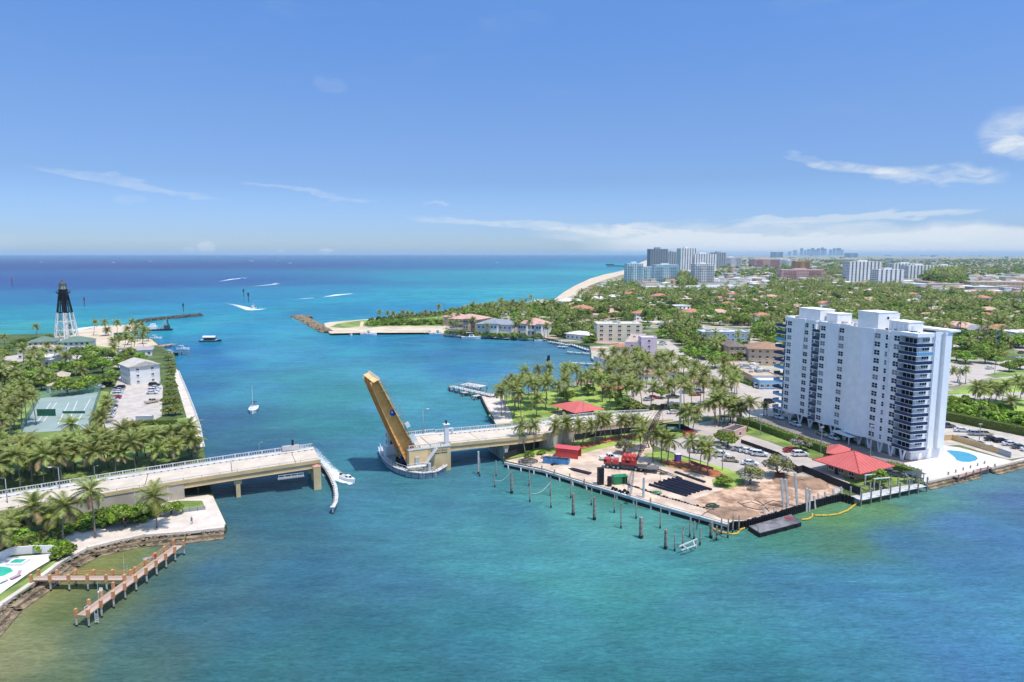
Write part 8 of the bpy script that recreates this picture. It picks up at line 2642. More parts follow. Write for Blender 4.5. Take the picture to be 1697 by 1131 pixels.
pier('first side finger of the white fishing pier', (806, 652), (785, 657), 2.2, 1.7, M_WHCONC, False, 3.4, .28, 0.2, 1.2, 'fishing_pier')
pier('second side finger of the white fishing pier', (788, 648), (766, 651), 2.2, 1.7, M_WHCONC, False, 3.4, .28, 0.2, 1.2, 'fishing_pier')
pier('upper jetty of the lavender motel', (978, 586), (940, 583), 2.2, 1.3, M_WHCONC, False, 4, .2, .8)
pier('lower jetty of the lavender motel with a pink end', (985, 603), (947, 601), 2.2, 1.3, M_WHCONC, False, 4, .2, .8)
pier('curved villa dock, left part', (850, 560), (905, 563), 2.6, 1.3, M_WHCONC, False, 5, .22, .9)
pier('villa dock with boat lift, middle part', (910, 566), (945, 572), 2.6, 1.3, M_WHCONC, False, 4, .22, .9)
pier('villa dock, right part along the hedge', (945, 570), (975, 580), 2.6, 1.3, M_WHCONC, False, 4, .22, .9)
pier('small square jetty off the villa dock', (925, 574), (940, 575), 4.0, 1.2, M_TIMB, False, 3, .22, .8)
pier('dock in front of the white villa', (783, 557), (845, 561), 2.4, 1.3, M_WHCONC, False, 5, .22, 1.0)
pier('dock in front of the tan villa', (738, 555), (775, 558), 2.4, 1.3, M_TIMB, False, 5, .22, 1.0)
pier('dark timber jetty at the boat house on the left bank', (287, 584), (312, 583), 3.0, 2.0, M_TIMBD, False, 3, .3, .2)
pier('low pontoon beside the boat house', (262, 574), (288, 570), 5.0, 1.6, mat('terracotta_deck', '#b48a74', .9, .1, .6), False, 4, .25, .5)
# long beach fishing pier far away
P = at(1046, 441, 6); Qv = at(1007, 439.8, 6)
t = thing('beach_pier', 'long dark beach pier on stilts far down the coast', 'pier', (P.x, P.y, 0))
MB().bar((0, 0, 6), (Qv.x - P.x, Qv.y - P.y, 6), 8, 1.4).build('deck', mat('pier_dark', '#4a4d55', .9, .1, .1), t)
for k in range(14):
 q = Vector((0, 0, 0)).lerp(Vector((Qv.x - P.x, Qv.y - P.y, 0)), k / 13)
 MB().box(q.x - 1.5, q.x + 1.5, q.y - 3, q.y + 3, -2, 5.6).build('bent', MATS['pier_dark'], t)
MB().box(Qv.x - P.x - 10, Qv.x - P.x + 30, Qv.y - P.y - 8, Qv.y - P.y + 8, 6.5, 11).build('pier_house', MATS['pier_dark'], t)
# shelter on the pavilion dock
t = thing('dock_shelter', 'small grey-roofed shelter on posts on the dock right of the pavilion', 'shelter', at(1514, 800, 1.6), R_(15))
for a in (-1.8, 1.8):
 for b in (-1.2, 1.2): MB().box(a - .08, a + .08, b - .08, b + .08, 0, 2.6).build('post', M_GREY, t)
MB().hip(-2.3, 2.3, -1.6, 1.6, 2.6, 3.1).build('roof', mat('slate_roof', '#3d434c', .6, .05, .5), t)
t = thing('boat_lift', 'white double-post boat lift frame at the left of the pavilion dock', 'boat lift', at(1452, 819, 0), R_(14))
for a in (-2.2, 2.2):
 for b in (-1.5, 1.5): MB().tube([(a, b, -2), (a, b, 4.6)], .18, 7).build('post', M_PILE, t)
for b in (-1.5, 1.5): MB().bar((-2.4, b, 4.6), (2.4, b, 4.6), .22).build('top_beam', M_WHITE, t)
for px, py, c_, lab in ((1443, 823, '#b8303a', 'red round buoy hanging at the pavilion dock'), (1465, 818, '#9fc0cf', 'pale blue round buoy at the pavilion dock')):
 t = thing('buoy', lab, 'buoy', at(px, py, .6))
 MB().lathe([(.05, -.45), (.35, -.3), (.45, 0), (.35, .3), (.05, .45)], 10).build('float', mat('buoy_' + c_, c_, .5, 0), t)
# ------------------------------------------------------------------ tennis court
tc = [(38, 714), (62, 664), (167, 652), (150, 700), (130, 716)]
poly_sheet('tennis_court', [(36, 718), (66, 660), (166, 650), (148, 712)], 1.52, mat('court_green', '#8b9a94', .9, .05, .15))
for q in ((((62, 700), (84, 668))), (((72, 699), (94, 667))), (((96, 703), (114, 668))), (((112, 704), (128, 665))), (((126, 704), (150, 661)))):
 a, b = at(q[0][0], q[0][1], 1.55), at(q[1][0], q[1][1], 1.55)
 d = (b - a).normalized(); n = Vector((-d.y, d.x, 0)) * .12
 poly_sheet('court_line', None, 1.55, M_WHITEP, world_pts=[a - n, b - n, b + n, a + n])
P = at(62, 690, 1.53)
t = thing('tennis_net', 'dark green practice wall net across the tennis court', 'net', P, R_(2))
MB().box(0, 6.5, -.04, .04, .1, 2.6).build('screen', mat('screen_green', '#1f5a48', .8, .1, 1), t)
for x in (0, 6.5): MB().tube([(x, 0, 0), (x, 0, 2.7)], .06, 6).build('post', M_DARK, t)
t = thing('tennis_net', 'thin court net right of the green screen', 'net', at(104, 686, 1.53), R_(2))
MB().box(0, 8, -.02, .02, .1, 1.0).build('screen', MATS['screen_green'], t)
for x in (0, 8): MB().tube([(x, 0, 0), (x, 0, 1.1)], .06, 6).build('post', M_DARK, t)
fence([(36, 718), (66, 660)], 'green wire fence on the left side of the tennis court', 2.8, 3.5, clear(mat('wire_green', '#6fa090', .8, 0), .4), 1.5, M_GREY)
fence([(66, 660), (167, 650)], 'green wire fence behind the tennis court', 2.8, 3.5, MATS['wire_green'], 1.5, M_GREY)
fence([(167, 650), (148, 712)], 'green wire fence on the right side of the tennis court', 2.8, 3.5, MATS['wire_green'], 1.5, M_GREY)
t = thing('trailer', 'long grey box trailer at the end of the left car park', 'trailer', at(240, 698, 1.5), R_(2))
MB().box(-2.7, 2.7, -.9, .9, .5, 1.9).build('box_body', M_FGREY, t)
MB().box(-2.75, 2.75, -.95, .95, 1.9, 1.98).build('roof', M_WHCONC, t)
w_ = wheel_mesh(.35, .2)
for x in (-1.2, 1.2):
 for y in (-.8, .8):
  q = inst('wheel', w_[0], t, (x, y, .35)); inst('rim', w_[1], q)
# white railing posts along the left promenade sea wall
P = [at(a, b, 1.5) for a, b in ((297, 618), (311, 651), (323, 682), (331, 706), (338, 741))]
t = thing('sea_wall_railing', 'white post railing along the left promenade sea wall', 'railing', P[0])
for a, b in zip(P, P[1:]):
 n = max(1, int((b - a).length / 2.0))
 for k in range(n):
  q = a.lerp(b, k / n) - P[0]
  MB().box(q.x - .12, q.x + .12, q.y - .12, q.y + .12, 0, .95).build('post', M_WHITE, t)
 a, b = a - P[0], b - P[0]
 MB().bar((a.x, a.y, .85), (b.x, b.y, .85), .12, .14).build('rail', M_WHITE, t)
 MB().bar((a.x, a.y, .08), (b.x, b.y, .08), .6, .2).build('cap_stone', M_WHCONC, t)
P = [at(a, b, 1.5) for a, b in ((799, 659), (810, 681), (822, 699))]
t = thing('promenade_rail', 'dark railing and fender timbers along the park promenade wall', 'railing', P[0])
for a, b in zip(P, P[1:]):
 a, b = a - P[0], b - P[0]
 n = int((b - a).length / 2.2)
 for k in range(n):
  q = a.lerp(b, k / n)
  MB().tube([(q.x - .4, q.y, -3), (q.x - .4, q.y, .9)], .18, 6).build('fender_pile', M_TIMBD, t)
 MB().bar((a.x - .3, a.y, -.3), (b.x - .3, b.y, -.3), .3, .4).build('wale', M_TIMBD, t)
 MB().bar((a.x, a.y, .9), (b.x, b.y, .9), .09).build('rail', M_GREY, t)
# ------------------------------------------------------------------ cars
def paint(nm, c):
 return mat('paint_' + nm, c, .3, 0, spec=.6)
PAINTS = {'white': paint('white', '#d5d6d8'), 'silver': paint('silver', '#9aa0a6'), 'black': paint('black', '#1b1c20'), 'grey': paint('grey', '#55595f'), 'red': paint('red', '#9c1f26'), 'blue': paint('blue', '#2b3f6b'), 'tan': paint('tan', '#b5aa92'), 'green': paint('green', '#2f4a48')}
CARW = wheel_mesh(.34, .22)
M_LAMPG = mat('headlight', '#e4e6e8', .2, 0)
M_TAIL = mat('tail_light', '#8c1418', .3, 0)
CARM = {}
def loft(prof, w0, w1=None):
 """body from a side profile (x, z, halfwidth)"""
 n = len(prof)
 vs = [(x, -h, z) for x, z, h in prof] + [(x, h, z) for x, z, h in prof]
 fs = [tuple(range(n)), tuple(reversed(range(n, 2 * n)))]
 for i in range(n):
  j = (i + 1) % n
  fs.append((j, i, n + i, n + j))
 return vs, fs
def car_meshes(kind, color):
 key = (kind, color)
 if key in CARM: return CARM[key]
 pm = PAINTS[color]
 if kind == 'sedan':
  body = [(-2.3, .35, .84), (-2.32, .75, .84), (-2.2, .98, .80), (-1.5, 1.02, .86), (.9, 1.0, .88), (2.0, .86, .84), (2.32, .62, .80), (2.3, .32, .82)]
  roof = [(-1.75, 1.0, .80), (-1.0, 1.43, .62), (.25, 1.45, .62), (1.15, .98, .80)]
 elif kind == 'suv':
  body = [(-2.3, .4, .88), (-2.32, .9, .88), (-2.25, 1.12, .86), (-1.5, 1.12, .92), (1.0, 1.1, .92), (2.1, .98, .88), (2.36, .72, .84), (2.34, .38, .86)]
  roof = [(-2.2, 1.1, .86), (-1.95, 1.68, .70), (.35, 1.72, .70), (1.15, 1.08, .86)]
 elif kind == 'pickup':
  body = [(-2.8, .5, .92), (-2.8, 1.12, .92), (-.6, 1.12, .92), (1.2, 1.12, .94), (2.5, 1.05, .92), (2.75, .8, .9), (2.75, .45, .9)]
  roof = [(-.75, 1.1, .88), (-.6, 1.78, .74), (.6, 1.8, .74), (1.35, 1.1, .86)]
 else:
  body = [(-2.7, .4, .95), (-2.7, 1.2, .95), (-1, 1.2, .98), (1.6, 1.15, .96), (2.5, .95, .92), (2.7, .7, .9), (2.68, .38, .9)]
  roof = [(-2.65, 1.18, .93), (-2.5, 2.15, .82), (1.0, 2.15, .82), (1.95, 1.1, .92)]
 b = MB(); b._add(*loft(body, 0)); bm_ = b.mesh('body', pm)
 g = MB()
 vs, fs = loft(roof, 0)
 g.mat(M_WIN)._add(vs, fs)
 gm = g.mesh('windows')
 r = MB()
 (xa, za, ha), (xb, zb, hb) = roof[1], roof[2]
 r.box(xa - .06, xb + .06, -ha - .03, ha + .03, za - .03, za + .06)
 for x0, z0, h0, x1, z1, h1 in ((roof[0][0], roof[0][1], roof[0][2], xa, za, ha), (roof[3][0], roof[3][1], roof[3][2], xb, zb, hb)):
  for s in (-1, 1): r.bar((x0, s * h0, z0), (x1, s * h1, z1), .09)
 xm = (xa + xb) / 2
 for s in (-1, 1): r.bar((xm, s * (ha + .2), roof[0][1]), (xm, s * (ha + .015), za), .08)
 if kind == 'pickup': r.box(-2.7, -.85, -.8, .8, 1.125, 1.13)
 rm = r.mesh('roof', pm)
 hx = max(p[0] for p in body)
 hl = MB().box(hx - .25, hx - .02, -.16, .16, .66, .8).mesh('headlight', M_LAMPG)
 tl = MB().box(-abs(body[0][0]) - .03, -abs(body[0][0]) + .1, -.14, .14, .72, .9).mesh('tail_light', M_TAIL)
 CARM[key] = (bm_, gm, rm, hl, tl, hx)
 return CARM[key]
def car(px, py, rz, kind, color, label, group, z=1.53):
 bm_, gm, rm, hl, tl, hx = car_meshes(kind, color)
 nm = {'sedan': 'parked_car', 'suv': 'parked_car', 'pickup': 'pickup_truck', 'van': 'van'}[kind]
 t = thing(nm, label, {'pickup': 'pickup truck', 'van': 'van'}.get(kind, 'car'), at(px, py, z), R_(rz), group)
 inst('body', bm_, t)
 inst('windows', gm, t)
 inst('roof', rm, t)
 s = {'sedan': 1.38, 'suv': 1.42, 'pickup': 1.7, 'van': 1.7}[kind]
 for x in (-s, s):
  for y in (-.78, .78):
   q = inst('wheel', CARW[0], t, (x, y, .34)); inst('rim', CARW[1], q)
 for y in (-.58, .58):
  inst('headlight', hl, t, (0, y, 0)); inst('tail_light', tl, t, (0, y, 0))
 return t
# left car park, two rows
cols = ['white', 'white', 'grey', 'black', 'white', 'white', 'red', 'white', 'black', 'silver', 'white', 'white']
lc = [(198, 645, 'black'), (196, 648.5, 'silver'), (194, 652, 'white'), (192, 656, 'white'), (191, 661, 'red'), (186, 666, 'white'), (183, 671, 'silver'), (184, 676, 'black'), (182, 680, 'white'), (180, 687.5, 'white'), (178, 692, 'white')]
for i, (px, py, c_) in enumerate(lc):
 car(px, py, 188 + (i % 3), 'sedan' if i % 3 else 'suv', c_, '%s car, %s in the left row of the left car park' % (c_, ['first at the far end', 'second from the far end', 'third from the far end', 'fourth from the far end', 'the only red one', 'just before the red one', 'beyond the dark one', 'the dark one', 'next to the dark one', 'second from the near end', 'nearest to the palms'][i]), 'cars in the left car park')
for i, (px, py, c_) in enumerate([(256, 640, 'black'), (258, 644.5, 'white'), (255, 649, 'white'), (252, 653, 'white'), (174, 630, 'silver'), (176, 634, 'white'), (170, 638, 'white'), (164, 644, 'white'), (178, 638, 'black'), (168, 592, 'black'), (175, 590, 'silver'), (163, 591, 'grey')]):
 car(px, py, 8 if i < 4 else 186, 'sedan' if i % 2 else 'suv', c_, '%s car %s' % (c_, ['farthest in the right row of the left car park', 'second in the right row of the left car park', 'third in the right row of the left car park', 'nearest in the right row of the left car park'][i] if i < 4 else 'parked under the trees behind the tennis court' if i < 9 else 'parked on the village street near the lawn'), 'cars in the left car park' if i < 4 else 'cars among the left cottages')
car(252, 668, 60, 'pickup', 'tan', 'tan flatbed pickup alone at the right side of the left car park', None)
car(22, 636, 20, 'sedan', 'red', 'red car half hidden at the left cottage', None)
# public car park
for (px, py, rz, k, c_, lab) in ((1195, 757, -20, 'suv', 'white', 'white estate car in the bay under the olive tree'), (1211, 765, -20, 'sedan', 'tan', 'tan saloon beside the white estate car'), (1243, 771, -18, 'sedan', 'white', 'white car nearest the large silver tree'), (1158, 751, -15, 'sedan', 'white', 'white car half hidden behind the yard palms'),
                               (1226, 748, -18, 'sedan', 'silver', 'silver car, leftmost in the row behind the black fence'), (1238, 750.5, -18, 'sedan', 'white', 'white car, second in the row behind the black fence'), (1249, 753, -18, 'sedan', 'white', 'white car, third in the row behind the black fence'), (1259, 756, -18, 'suv', 'white', 'white car, rightmost in the row behind the black fence'),
                               (1326, 756, 5, 'suv', 'white', 'white SUV parked alone beside the hedge lawn'), (1311, 749, 5, 'sedan', 'red', 'dark red car under the silver tree by the hedge'), (1010, 762, 8, 'pickup', 'white', 'white pickup truck in the yard beside the grey tree'),
                               (1116, 686, 3, 'sedan', 'white', 'white saloon driving on the main road behind the crane'), (1213, 676, 2, 'sedan', 'white', 'white car driving on the main road near the corner palms'), (1182, 671, 2, 'sedan', 'white', 'white car behind the corner palms on the road'), (1276, 668, 8, 'suv', 'black', 'dark blue SUV turning at the crossing'),
                               (1253, 642, 75, 'van', 'white', 'white van driving down the side street'), (1075, 664, 20, 'sedan', 'silver', 'silver car in the park car park, left of the red one'), (1083, 661, 0, 'sedan', 'red', 'red car in the park car park'), (1115, 660, 2, 'pickup', 'green', 'dark green pickup in the park car park'), (1085, 649, 0, 'sedan', 'grey', 'grey car in the rear row of the park car park'), (1158, 651, 5, 'suv', 'white', 'white SUV at the right end of the park car park'), (1152, 656, 5, 'sedan', 'red', 'maroon car beside the white SUV'),
                               (1095, 586, 20, 'sedan', 'black', 'black car parked by the pink block'), (1100, 572, 10, 'sedan', 'white', 'white car beside the pink block, nearer one'), (1098, 569, 10, 'sedan', 'silver', 'silver car beside the pink block, farther one'),
                               (1289, 694, -70, 'sedan', 'white', 'white car under the far end of the tower'), (1318, 706, -75, 'sedan', 'white', 'white car parked under the tower, second from the far end'), (1362, 722, -75, 'sedan', 'tan', 'tan car parked under the tower'), (1380, 728, -75, 'sedan', 'white', 'white car parked under the tower, nearest one'), (1290, 684, -75, 'suv', 'grey', 'grey SUV behind the far end of the tower'),
                               (1462, 778, -20, 'suv', 'white', 'white SUV behind the red pavilion roof'), (1486, 790, -20, 'sedan', 'grey', 'grey car at the end of the tower driveway')):
 car(px, py, rz, k, c_, lab, None)
for i, (px, py, rz, k, c_) in enumerate(((1594, 716, -8, 'sedan', 'white'), (1618, 722, -12, 'suv', 'silver'), (1632, 722, -12, 'suv', 'tan'), (1645, 731, -10, 'sedan', 'black'), (1661, 734, -10, 'sedan', 'black'), (1675, 739, -12, 'sedan', 'white'), (1690, 744, -10, 'sedan', 'grey'), (1706, 748, -10, 'sedan', 'white'), (1598, 731, -12, 'suv', 'silver'), (1622, 738, -12, 'sedan', 'silver'), (1639, 744, -12, 'sedan', 'white'), (1568, 709, -5, 'pickup', 'grey'))):
 car(px, py, rz, k, c_, '%s %s in the tower car park, %s' % (c_, k if k != 'suv' else 'SUV', ['back row far left', 'back row second', 'back row third', 'back row fourth', 'back row fifth', 'back row sixth', 'back row seventh', 'back row at the right edge', 'front row left', 'front row middle', 'front row right', 'alone by the tower wall'][i]), 'cars in the tower car park')
for i, (px, py, c_) in enumerate(((1690, 595, 'white'), (1660, 590, 'black'), (1640, 612, 'white'), (1693, 586, 'grey'))):
 car(px, py, 15, 'sedan', c_, '%s car on the boulevard at the right edge, %s' % (c_, ['nearest the island', 'beyond the trees', 'at the bend', 'farthest'][i]), None)
# ------------------------------------------------------------------ boats
M_COCK = mat('cockpit_beige', '#b8ad9a', .8, 0)
M_HULL = mat('boat_white', '#dedede', .35, 0, spec=.5)
M_HULLD = mat('boat_navy', '#1b2230', .35, 0)
def hull(L, B, H, m, bow=.38):
 """pointed hull, deck open to superstructure; bow at +x"""
 n = 9
 st = [(-L / 2, .86), (-L / 4, .97), (0, 1.0), (L * .2, .88), (L * .36, .58), (L * .46, .25), (L / 2, .02)]
 vs, fs = [], []
 for i, (x, b) in enumerate(st):
  sh = H * (1 + .28 * max(0, x / L * 2) ** 2)
  w = B / 2 * b
  vs += [(x, -w, sh), (x * .985, -w * .78, 0.0), (x * .95, 0, -.25), (x * .985, w * .78, 0.0), (x, w, sh)]
 for i in range(len(st) - 1):
  a, b = i * 5, i * 5 + 5
  for k in range(4): fs.append((a + k, a + k + 1, b + k + 1, b + k))
  fs.append((a + 4, a, b, b + 4))
 fs.append((0, 4, 3, 2, 1))
 mb = MB().mat(m)
 mb._add(vs, fs)
 return mb
def motorboat(px, py, rz, L, label, group=None, top=True, fly=False, dark=False):
 t = thing('motor_boat', label, 'boat', at(px, py, 0.05), R_(rz), group)
 B, H = L * .3, L * .1 + .3
 hull(L, B, H, M_HULLD if dark else M_HULL).build('hull', None, t)
 MB().box(-L * .46, -L * .12, -B * .36, B * .36, H + .01, H + .05).build('cockpit', M_COCK, t)
 c = MB()
 c._add([(-L * .12, -B * .34, H), (L * .22, -B * .26, H), (L * .22, B * .26, H), (-L * .12, B * .34, H), (-L * .1, -B * .3, H + L * .1), (L * .1, -B * .22, H + L * .1), (L * .1, B * .22, H + L * .1), (-L * .1, B * .3, H + L * .1)],
           [(4, 5, 6, 7), (0, 1, 5, 4), (1, 2, 6, 5), (2, 3, 7, 6), (3, 0, 4, 7)])
 c.build('cabin', M_HULL, t)
 w = MB()
 w.box(-L * .06, L * .08, -B * .325, -B * .30, H + L * .035, H + L * .075).box(-L * .06, L * .08, B * .30, B * .325, H + L * .035, H + L * .075)
 w._add([(L * .2, -B * .2, H + L * .02), (L * .2, B * .2, H + L * .02), (L * .115, B * .18, H + L * .09), (L * .115, -B * .18, H + L * .09)], [(0, 1, 2, 3)])
 w.build('windscreen', M_WIN, t)
 if top:
  h2 = H + L * .2
  MB().box(-L * .26, L * .08, -B * .32, B * .32, h2, h2 + .08).build('hard_top', M_HULL, t)
  for x in (-L * .24, L * .05):
   for y in (-B * .28, B * .28): MB().bar((x, y, H), (x, y, h2), .06).build('top_post', M_GREY, t)
 if fly:
  MB().box(-L * .1, L * .06, -B * .2, B * .2, H + L * .1, H + L * .16).build('flybridge', M_HULL, t)
  MB().bar((-L * .05, 0, H + L * .2), (-L * .07, 0, H + L * .42), .08).build('antenna', M_WHITE, t)
 MB().box(-L / 2 - .5, -L / 2 - .02, -.3, .3, .2, H + .4).build('outboard', M_DARK, t)
 return t
# sailing yacht without sails
t = thing('sailing_boat', 'white sailing boat with bare mast motoring in the inlet', 'sailing boat', at(420, 682, 0), R_(-75))
t.scale = (1.2, 1.2, 1.25)
hull(8.6, 2.9, .95, M_HULL).build('hull', None, t)
MB().box(-1.2, 1.9, -.75, .75, .95, 1.4).build('cabin', M_HULL, t)
MB().box(-.9, 1.5, -.77, -.755, 1.08, 1.28).build('window', M_WIN, t)
MB().box(-3.6, -1.4, -.8, .8, .97, 1.02).build('cockpit', M_COCK, t)
MB().tube([(.7, 0, .9), (.55, 0, 8.2)], [.09, .06], 6).build('mast', M_WHITE, t)
MB().tube([(.6, 0, 1.9), (-2.7, 0, 2.0)], .07, 6).build('boom', M_WHITE, t)
MB().tube([(.4, 0, 2.05), (-2.5, 0, 2.15)], [.2, .12], 6).build('furled_sail', mat('sail_cover', '#3b3a45', .9, 0), t)
MB().box(-3.2, -1.6, -.9, .9, 2.5, 2.56).build('bimini', mat('sail_cover', '#3b3a45', .9, 0), t)
for a in ((4.2, 0, 1.2), (-4.1, 0, 1.0)): MB().bar(a, (.55, 0, 8.0), .03).build('stay', M_GREY, t)
motorboat(577, 797, -42, 6.2, 'fast white motor boat with churned wake leaving the bridge', top=False)
motorboat(419, 513, -95, 13, 'large white sport fishing boat heading in through the inlet with spray', fly=True)
motorboat(582, 557, -80, 6.5, 'small white boat anchored off the beach, leftmost', top=False)
motorboat(611, 556, 5, 12, 'white motor yacht with dark canopy anchored by the beach', fly=True)
motorboat(649, 551, -10, 7, 'small dark-hulled boat with white top near the beach', dark=True, top=False)
motorboat(712, 553, 20, 9, 'motor boat at the end of the beach, partly behind the yacht', top=True)
motorboat(726, 556, -8, 13, 'white motor yacht moored below the tan villa', fly=True)
motorboat(781, 562, 3, 14, 'long white boat with canopy moored at the white villa dock', top=True)
motorboat(893, 566, 10, 7, 'small white boat on the villa dock left of the green trees')
motorboat(932, 569, 10, 6, 'small boat on the lift of the villa dock')
motorboat(258, 562, 20, 8, 'white boat moored at the boat house pontoon', top=True)
motorboat(284, 589, -5, 9, 'white and dark boat moored at the foot of the left promenade', dark=True)
motorboat(303, 580, 10, 8, 'white boat with canopy at the dark timber jetty')
motorboat(402, 462, 10, 12, 'speeding boat far out on the sea, upper of two with wakes', top=False)
motorboat(457, 471.5, 8, 12, 'speeding boat far out on the sea, lower of two with wakes', top=False)
for i, (px, py) in enumerate(((415, 433.5), (591, 424.6), (68, 435.5), (248, 434), (187, 436), (460, 433), (823, 436), (1024, 427), (480, 437))):
 motorboat(px, py, 20, 26 if i > 1 else 40, 'tiny white boat far out near the sea horizon', 'tiny boats near the horizon', fly=True)
motorboat(1548, 478.5, -30, 22, 'white yacht moored in the canal beside the pine wood', fly=True)
# pontoon tour boat with dark canopy
t = thing('tour_boat', 'flat tour boat with white arched canopy crossing the inlet', 'boat', at(349, 566, 0), R_(2))
hull(15, 4.6, .9, M_HULLD).build('hull', None, t)
MB().box(-6.8, 4.5, -2.1, 2.1, .9, 1.0).build('deck', M_WHCONC, t)
for x in (-4, -1.5, 1, 3.2):
 for y in (-1.8, 1.8): MB().bar((x, y, 1), (x, y, 3.1), .1).build('post', M_DARK, t)
mb = MB()
for k in range(6):
 a0, a1 = math.pi * k / 6, math.pi * (k + 1) / 6
 mb.face([(-4.6, -2.2 * math.cos(a0), 3.0 + .9 * math.sin(a0)), (4, -2.2 * math.cos(a0), 3.0 + .9 * math.sin(a0)), (4, -2.2 * math.cos(a1), 3.0 + .9 * math.sin(a1)), (-4.6, -2.2 * math.cos(a1), 3.0 + .9 * math.sin(a1))])
mb.build('canopy', M_HULL, t)
MB().box(-4, 3, -1.5, 1.5, 1.0, 2.2).build('cabin', M_DARK, t)
# dredge barge with A-frame
t = thing('dredge_barge', 'dark dredge barge with slanted crane frame by the left beach', 'barge', at(263, 548, 0), R_(8))
MB().prism([(-10, -3), (8, -3), (10.5, 0), (8, 3), (-10, 3)], -.4, 1.2).build('hull', M_HULLD, t)
MB().box(-7, -1, -2.2, 2.2, 1.2, 3.6).build('deckhouse', M_HULL, t)
MB().box(-5.5, -2.5, -1.8, 1.8, 3.6, 5.4).build('wheelhouse', M_HULL, t)
for y in (-1.5, 1.5):
 MB().bar((1.0, y, 1.2), (6.5, y * .3, 9.0), .4).build('boom_leg', M_WHCONC, t)
 MB().bar((8.0, y, 1.2), (6.5, y * .3, 9.0), .3).build('frame_leg', M_DARK, t)
for k in range(5): MB().bar((8.0 - .3 * k, -1.5 + .24 * k, 1.2 + 1.5 * k), (8.0 - .3 * k, 1.5 - .24 * k, 1.2 + 1.5 * k), .2).build('rung', M_DARK, t)
MB().box(4.5, 8.2, -1.6, 1.6, 1.2, 4.0).build('winch_house', mat('winch_grey', '#454a52', .7, .1, .6), t)
# channel marks
for (px, py, h, lab, c_) in ((140, 506, 9, 'dark red day mark on a post in the turquoise sea right of the lighthouse', '#7c3f48'), (304, 516, 8, 'dark post mark beyond the tip of the breakwater', '#2d333c'), (404, 491, 10, 'far left channel post beyond the sport fishing boat', '#30404c'), (412, 500, 11, 'near channel post beside the sport fishing boat', '#30404c'), (20, 471, 16, 'white and red buoy in the open sea at the far left', '#b0848e'), (909, 611, 7, 'lone black leaning post mark in the bay before the villas', '#1e2228')):
 t = thing('channel_mark', lab, 'channel mark', at(px, py, 0))
 mm = mat('mark_' + c_, c_, .8, 0)
 MB().tube([(0, 0, -2), (.1 if px != 909 else -.8, 0, h * .75)], h * .035 + .12, 6).build('post', M_TIMBD if px != 909 else mm, t)
 MB().box(-h * .1, h * .1, -.1, .1, h * .6, h).build('board', mm, t)
pile(745, 648, 2.5, 'dark pile at the outer corner of the fishing pier', None, .35)
# ------------------------------------------------------------------ foam: wakes and breaking waves
def foam_mat():
 m = bpy.data.materials.new('foam')
 m.use_nodes = True
 g = NG(m.node_tree)
 b = g.n['Principled BSDF']
 b.inputs['Base Color'].default_value = (.72, .78, .80, 1)
 b.inputs['Roughness'].default_value = .7
 geo = g.add('ShaderNodeNewGeometry')
 at_ = g.add('ShaderNodeAttribute', attribute_name='dens')
 n1, _ = g.noise(g.mapping(geo.outputs['Position'], (1.1, 1.5, 1)), 1.0, 6, .8, 1.5)
 f = g.m('ADD', g.m('MULTIPLY', n1, 1.4), g.m('SUBTRACT', at_.outputs['Fac'], 1.2))
 g.l.new(g.sstep(f, -.02, .42), b.inputs['Alpha'])
 return m
M_FOAM = foam_mat()
def foam(pix, widths, dens, label, z=.06, n_across=8, name='boat_wake'):
 """ragged foam strip on the water; dens 0..1 along it"""
 P = [at(a, b, z) for a, b in pix]
 V, F, D = [], [], []
 rows = []
 for i in range(len(P) - 1):
  k = max(1, int((P[i + 1] - P[i]).length / 1.5)) if (P[i + 1] - P[i]).length < 300 else 60
  for j in range(k):
   f = j / k
   rows.append((P[i].lerp(P[i + 1], f), widths[i] * (1 - f) + widths[i + 1] * f, dens[i] * (1 - f) + dens[i + 1] * f, (P[i + 1] - P[i]).normalized()))
 rows.append((P[-1], widths[-1], dens[-1], (P[-1] - P[-2]).normalized()))
 for c, w, dn, d in rows:
  nn = Vector((-d.y, d.x, 0))
  for j in range(n_across + 1):
   u = j / n_across * 2 - 1
   p = c + nn * (u * w / 2)
   V.append((p.x, p.y, z + .05 * (1 - u * u)))
   D.append(dn * (1 - abs(u) ** 2.2))
 m = n_across + 1
 for i in range(len(rows) - 1):
  for j in range(n_across): F.append((i * m + j, i * m + j + 1, (i + 1) * m + j + 1, (i + 1) * m + j))
 me = bpy.data.meshes.new(name)
 me.from_pydata(V, [], F)
 a = me.attributes.new('dens', 'FLOAT', 'POINT')
 a.data.foreach_set('value', D)
 me.materials.append(M_FOAM)
 o = inst(name, me)
 o['kind'] = 'stuff'
 o['label'] = label
foam([(582, 803), (560, 788), (540, 776), (520, 757), (508, 745), (490, 738)], [2.0, 5.5, 8, 10, 12, 14], [1.0, .9, .82, .76, .7, .5], 'churned wake behind the fast motor boat')
foam([(575, 800), (545, 790), (535, 786)], [3, 3, 2], [1.15, 1.0, .6], 'bright core of the wake')
foam([(440, 512), (419, 514), (395, 507), (372, 502)], [8, 20, 14, 10], [.7, 1.1, .8, .5], 'spray around the sport fishing boat')
foam([(430, 499), (418, 499)], [6, 8], [.6, .7], 'spray puff behind the sport fishing boat')
foam([(407, 461), (385, 463), (357, 468)], [16, 20, 16], [1.1, .95, .5], 'long white wake far out on the sea')
foam([(461, 471), (440, 473), (418, 475), (385, 480)], [14, 14, 12, 10], [1.1, .95, .6, .3], 'second white wake far out on the sea')
foam([(427, 686), (421, 683), (414, 681)], [1.5, 2.0, 1.2], [.5, .6, .3], 'small bow wave of the sailing boat')
foam([(583, 487), (560, 489), (535, 493)], [16, 24, 14], [.8, 1.0, .6], 'breaking wave on the reef left of the beach', name='breaking_wave')
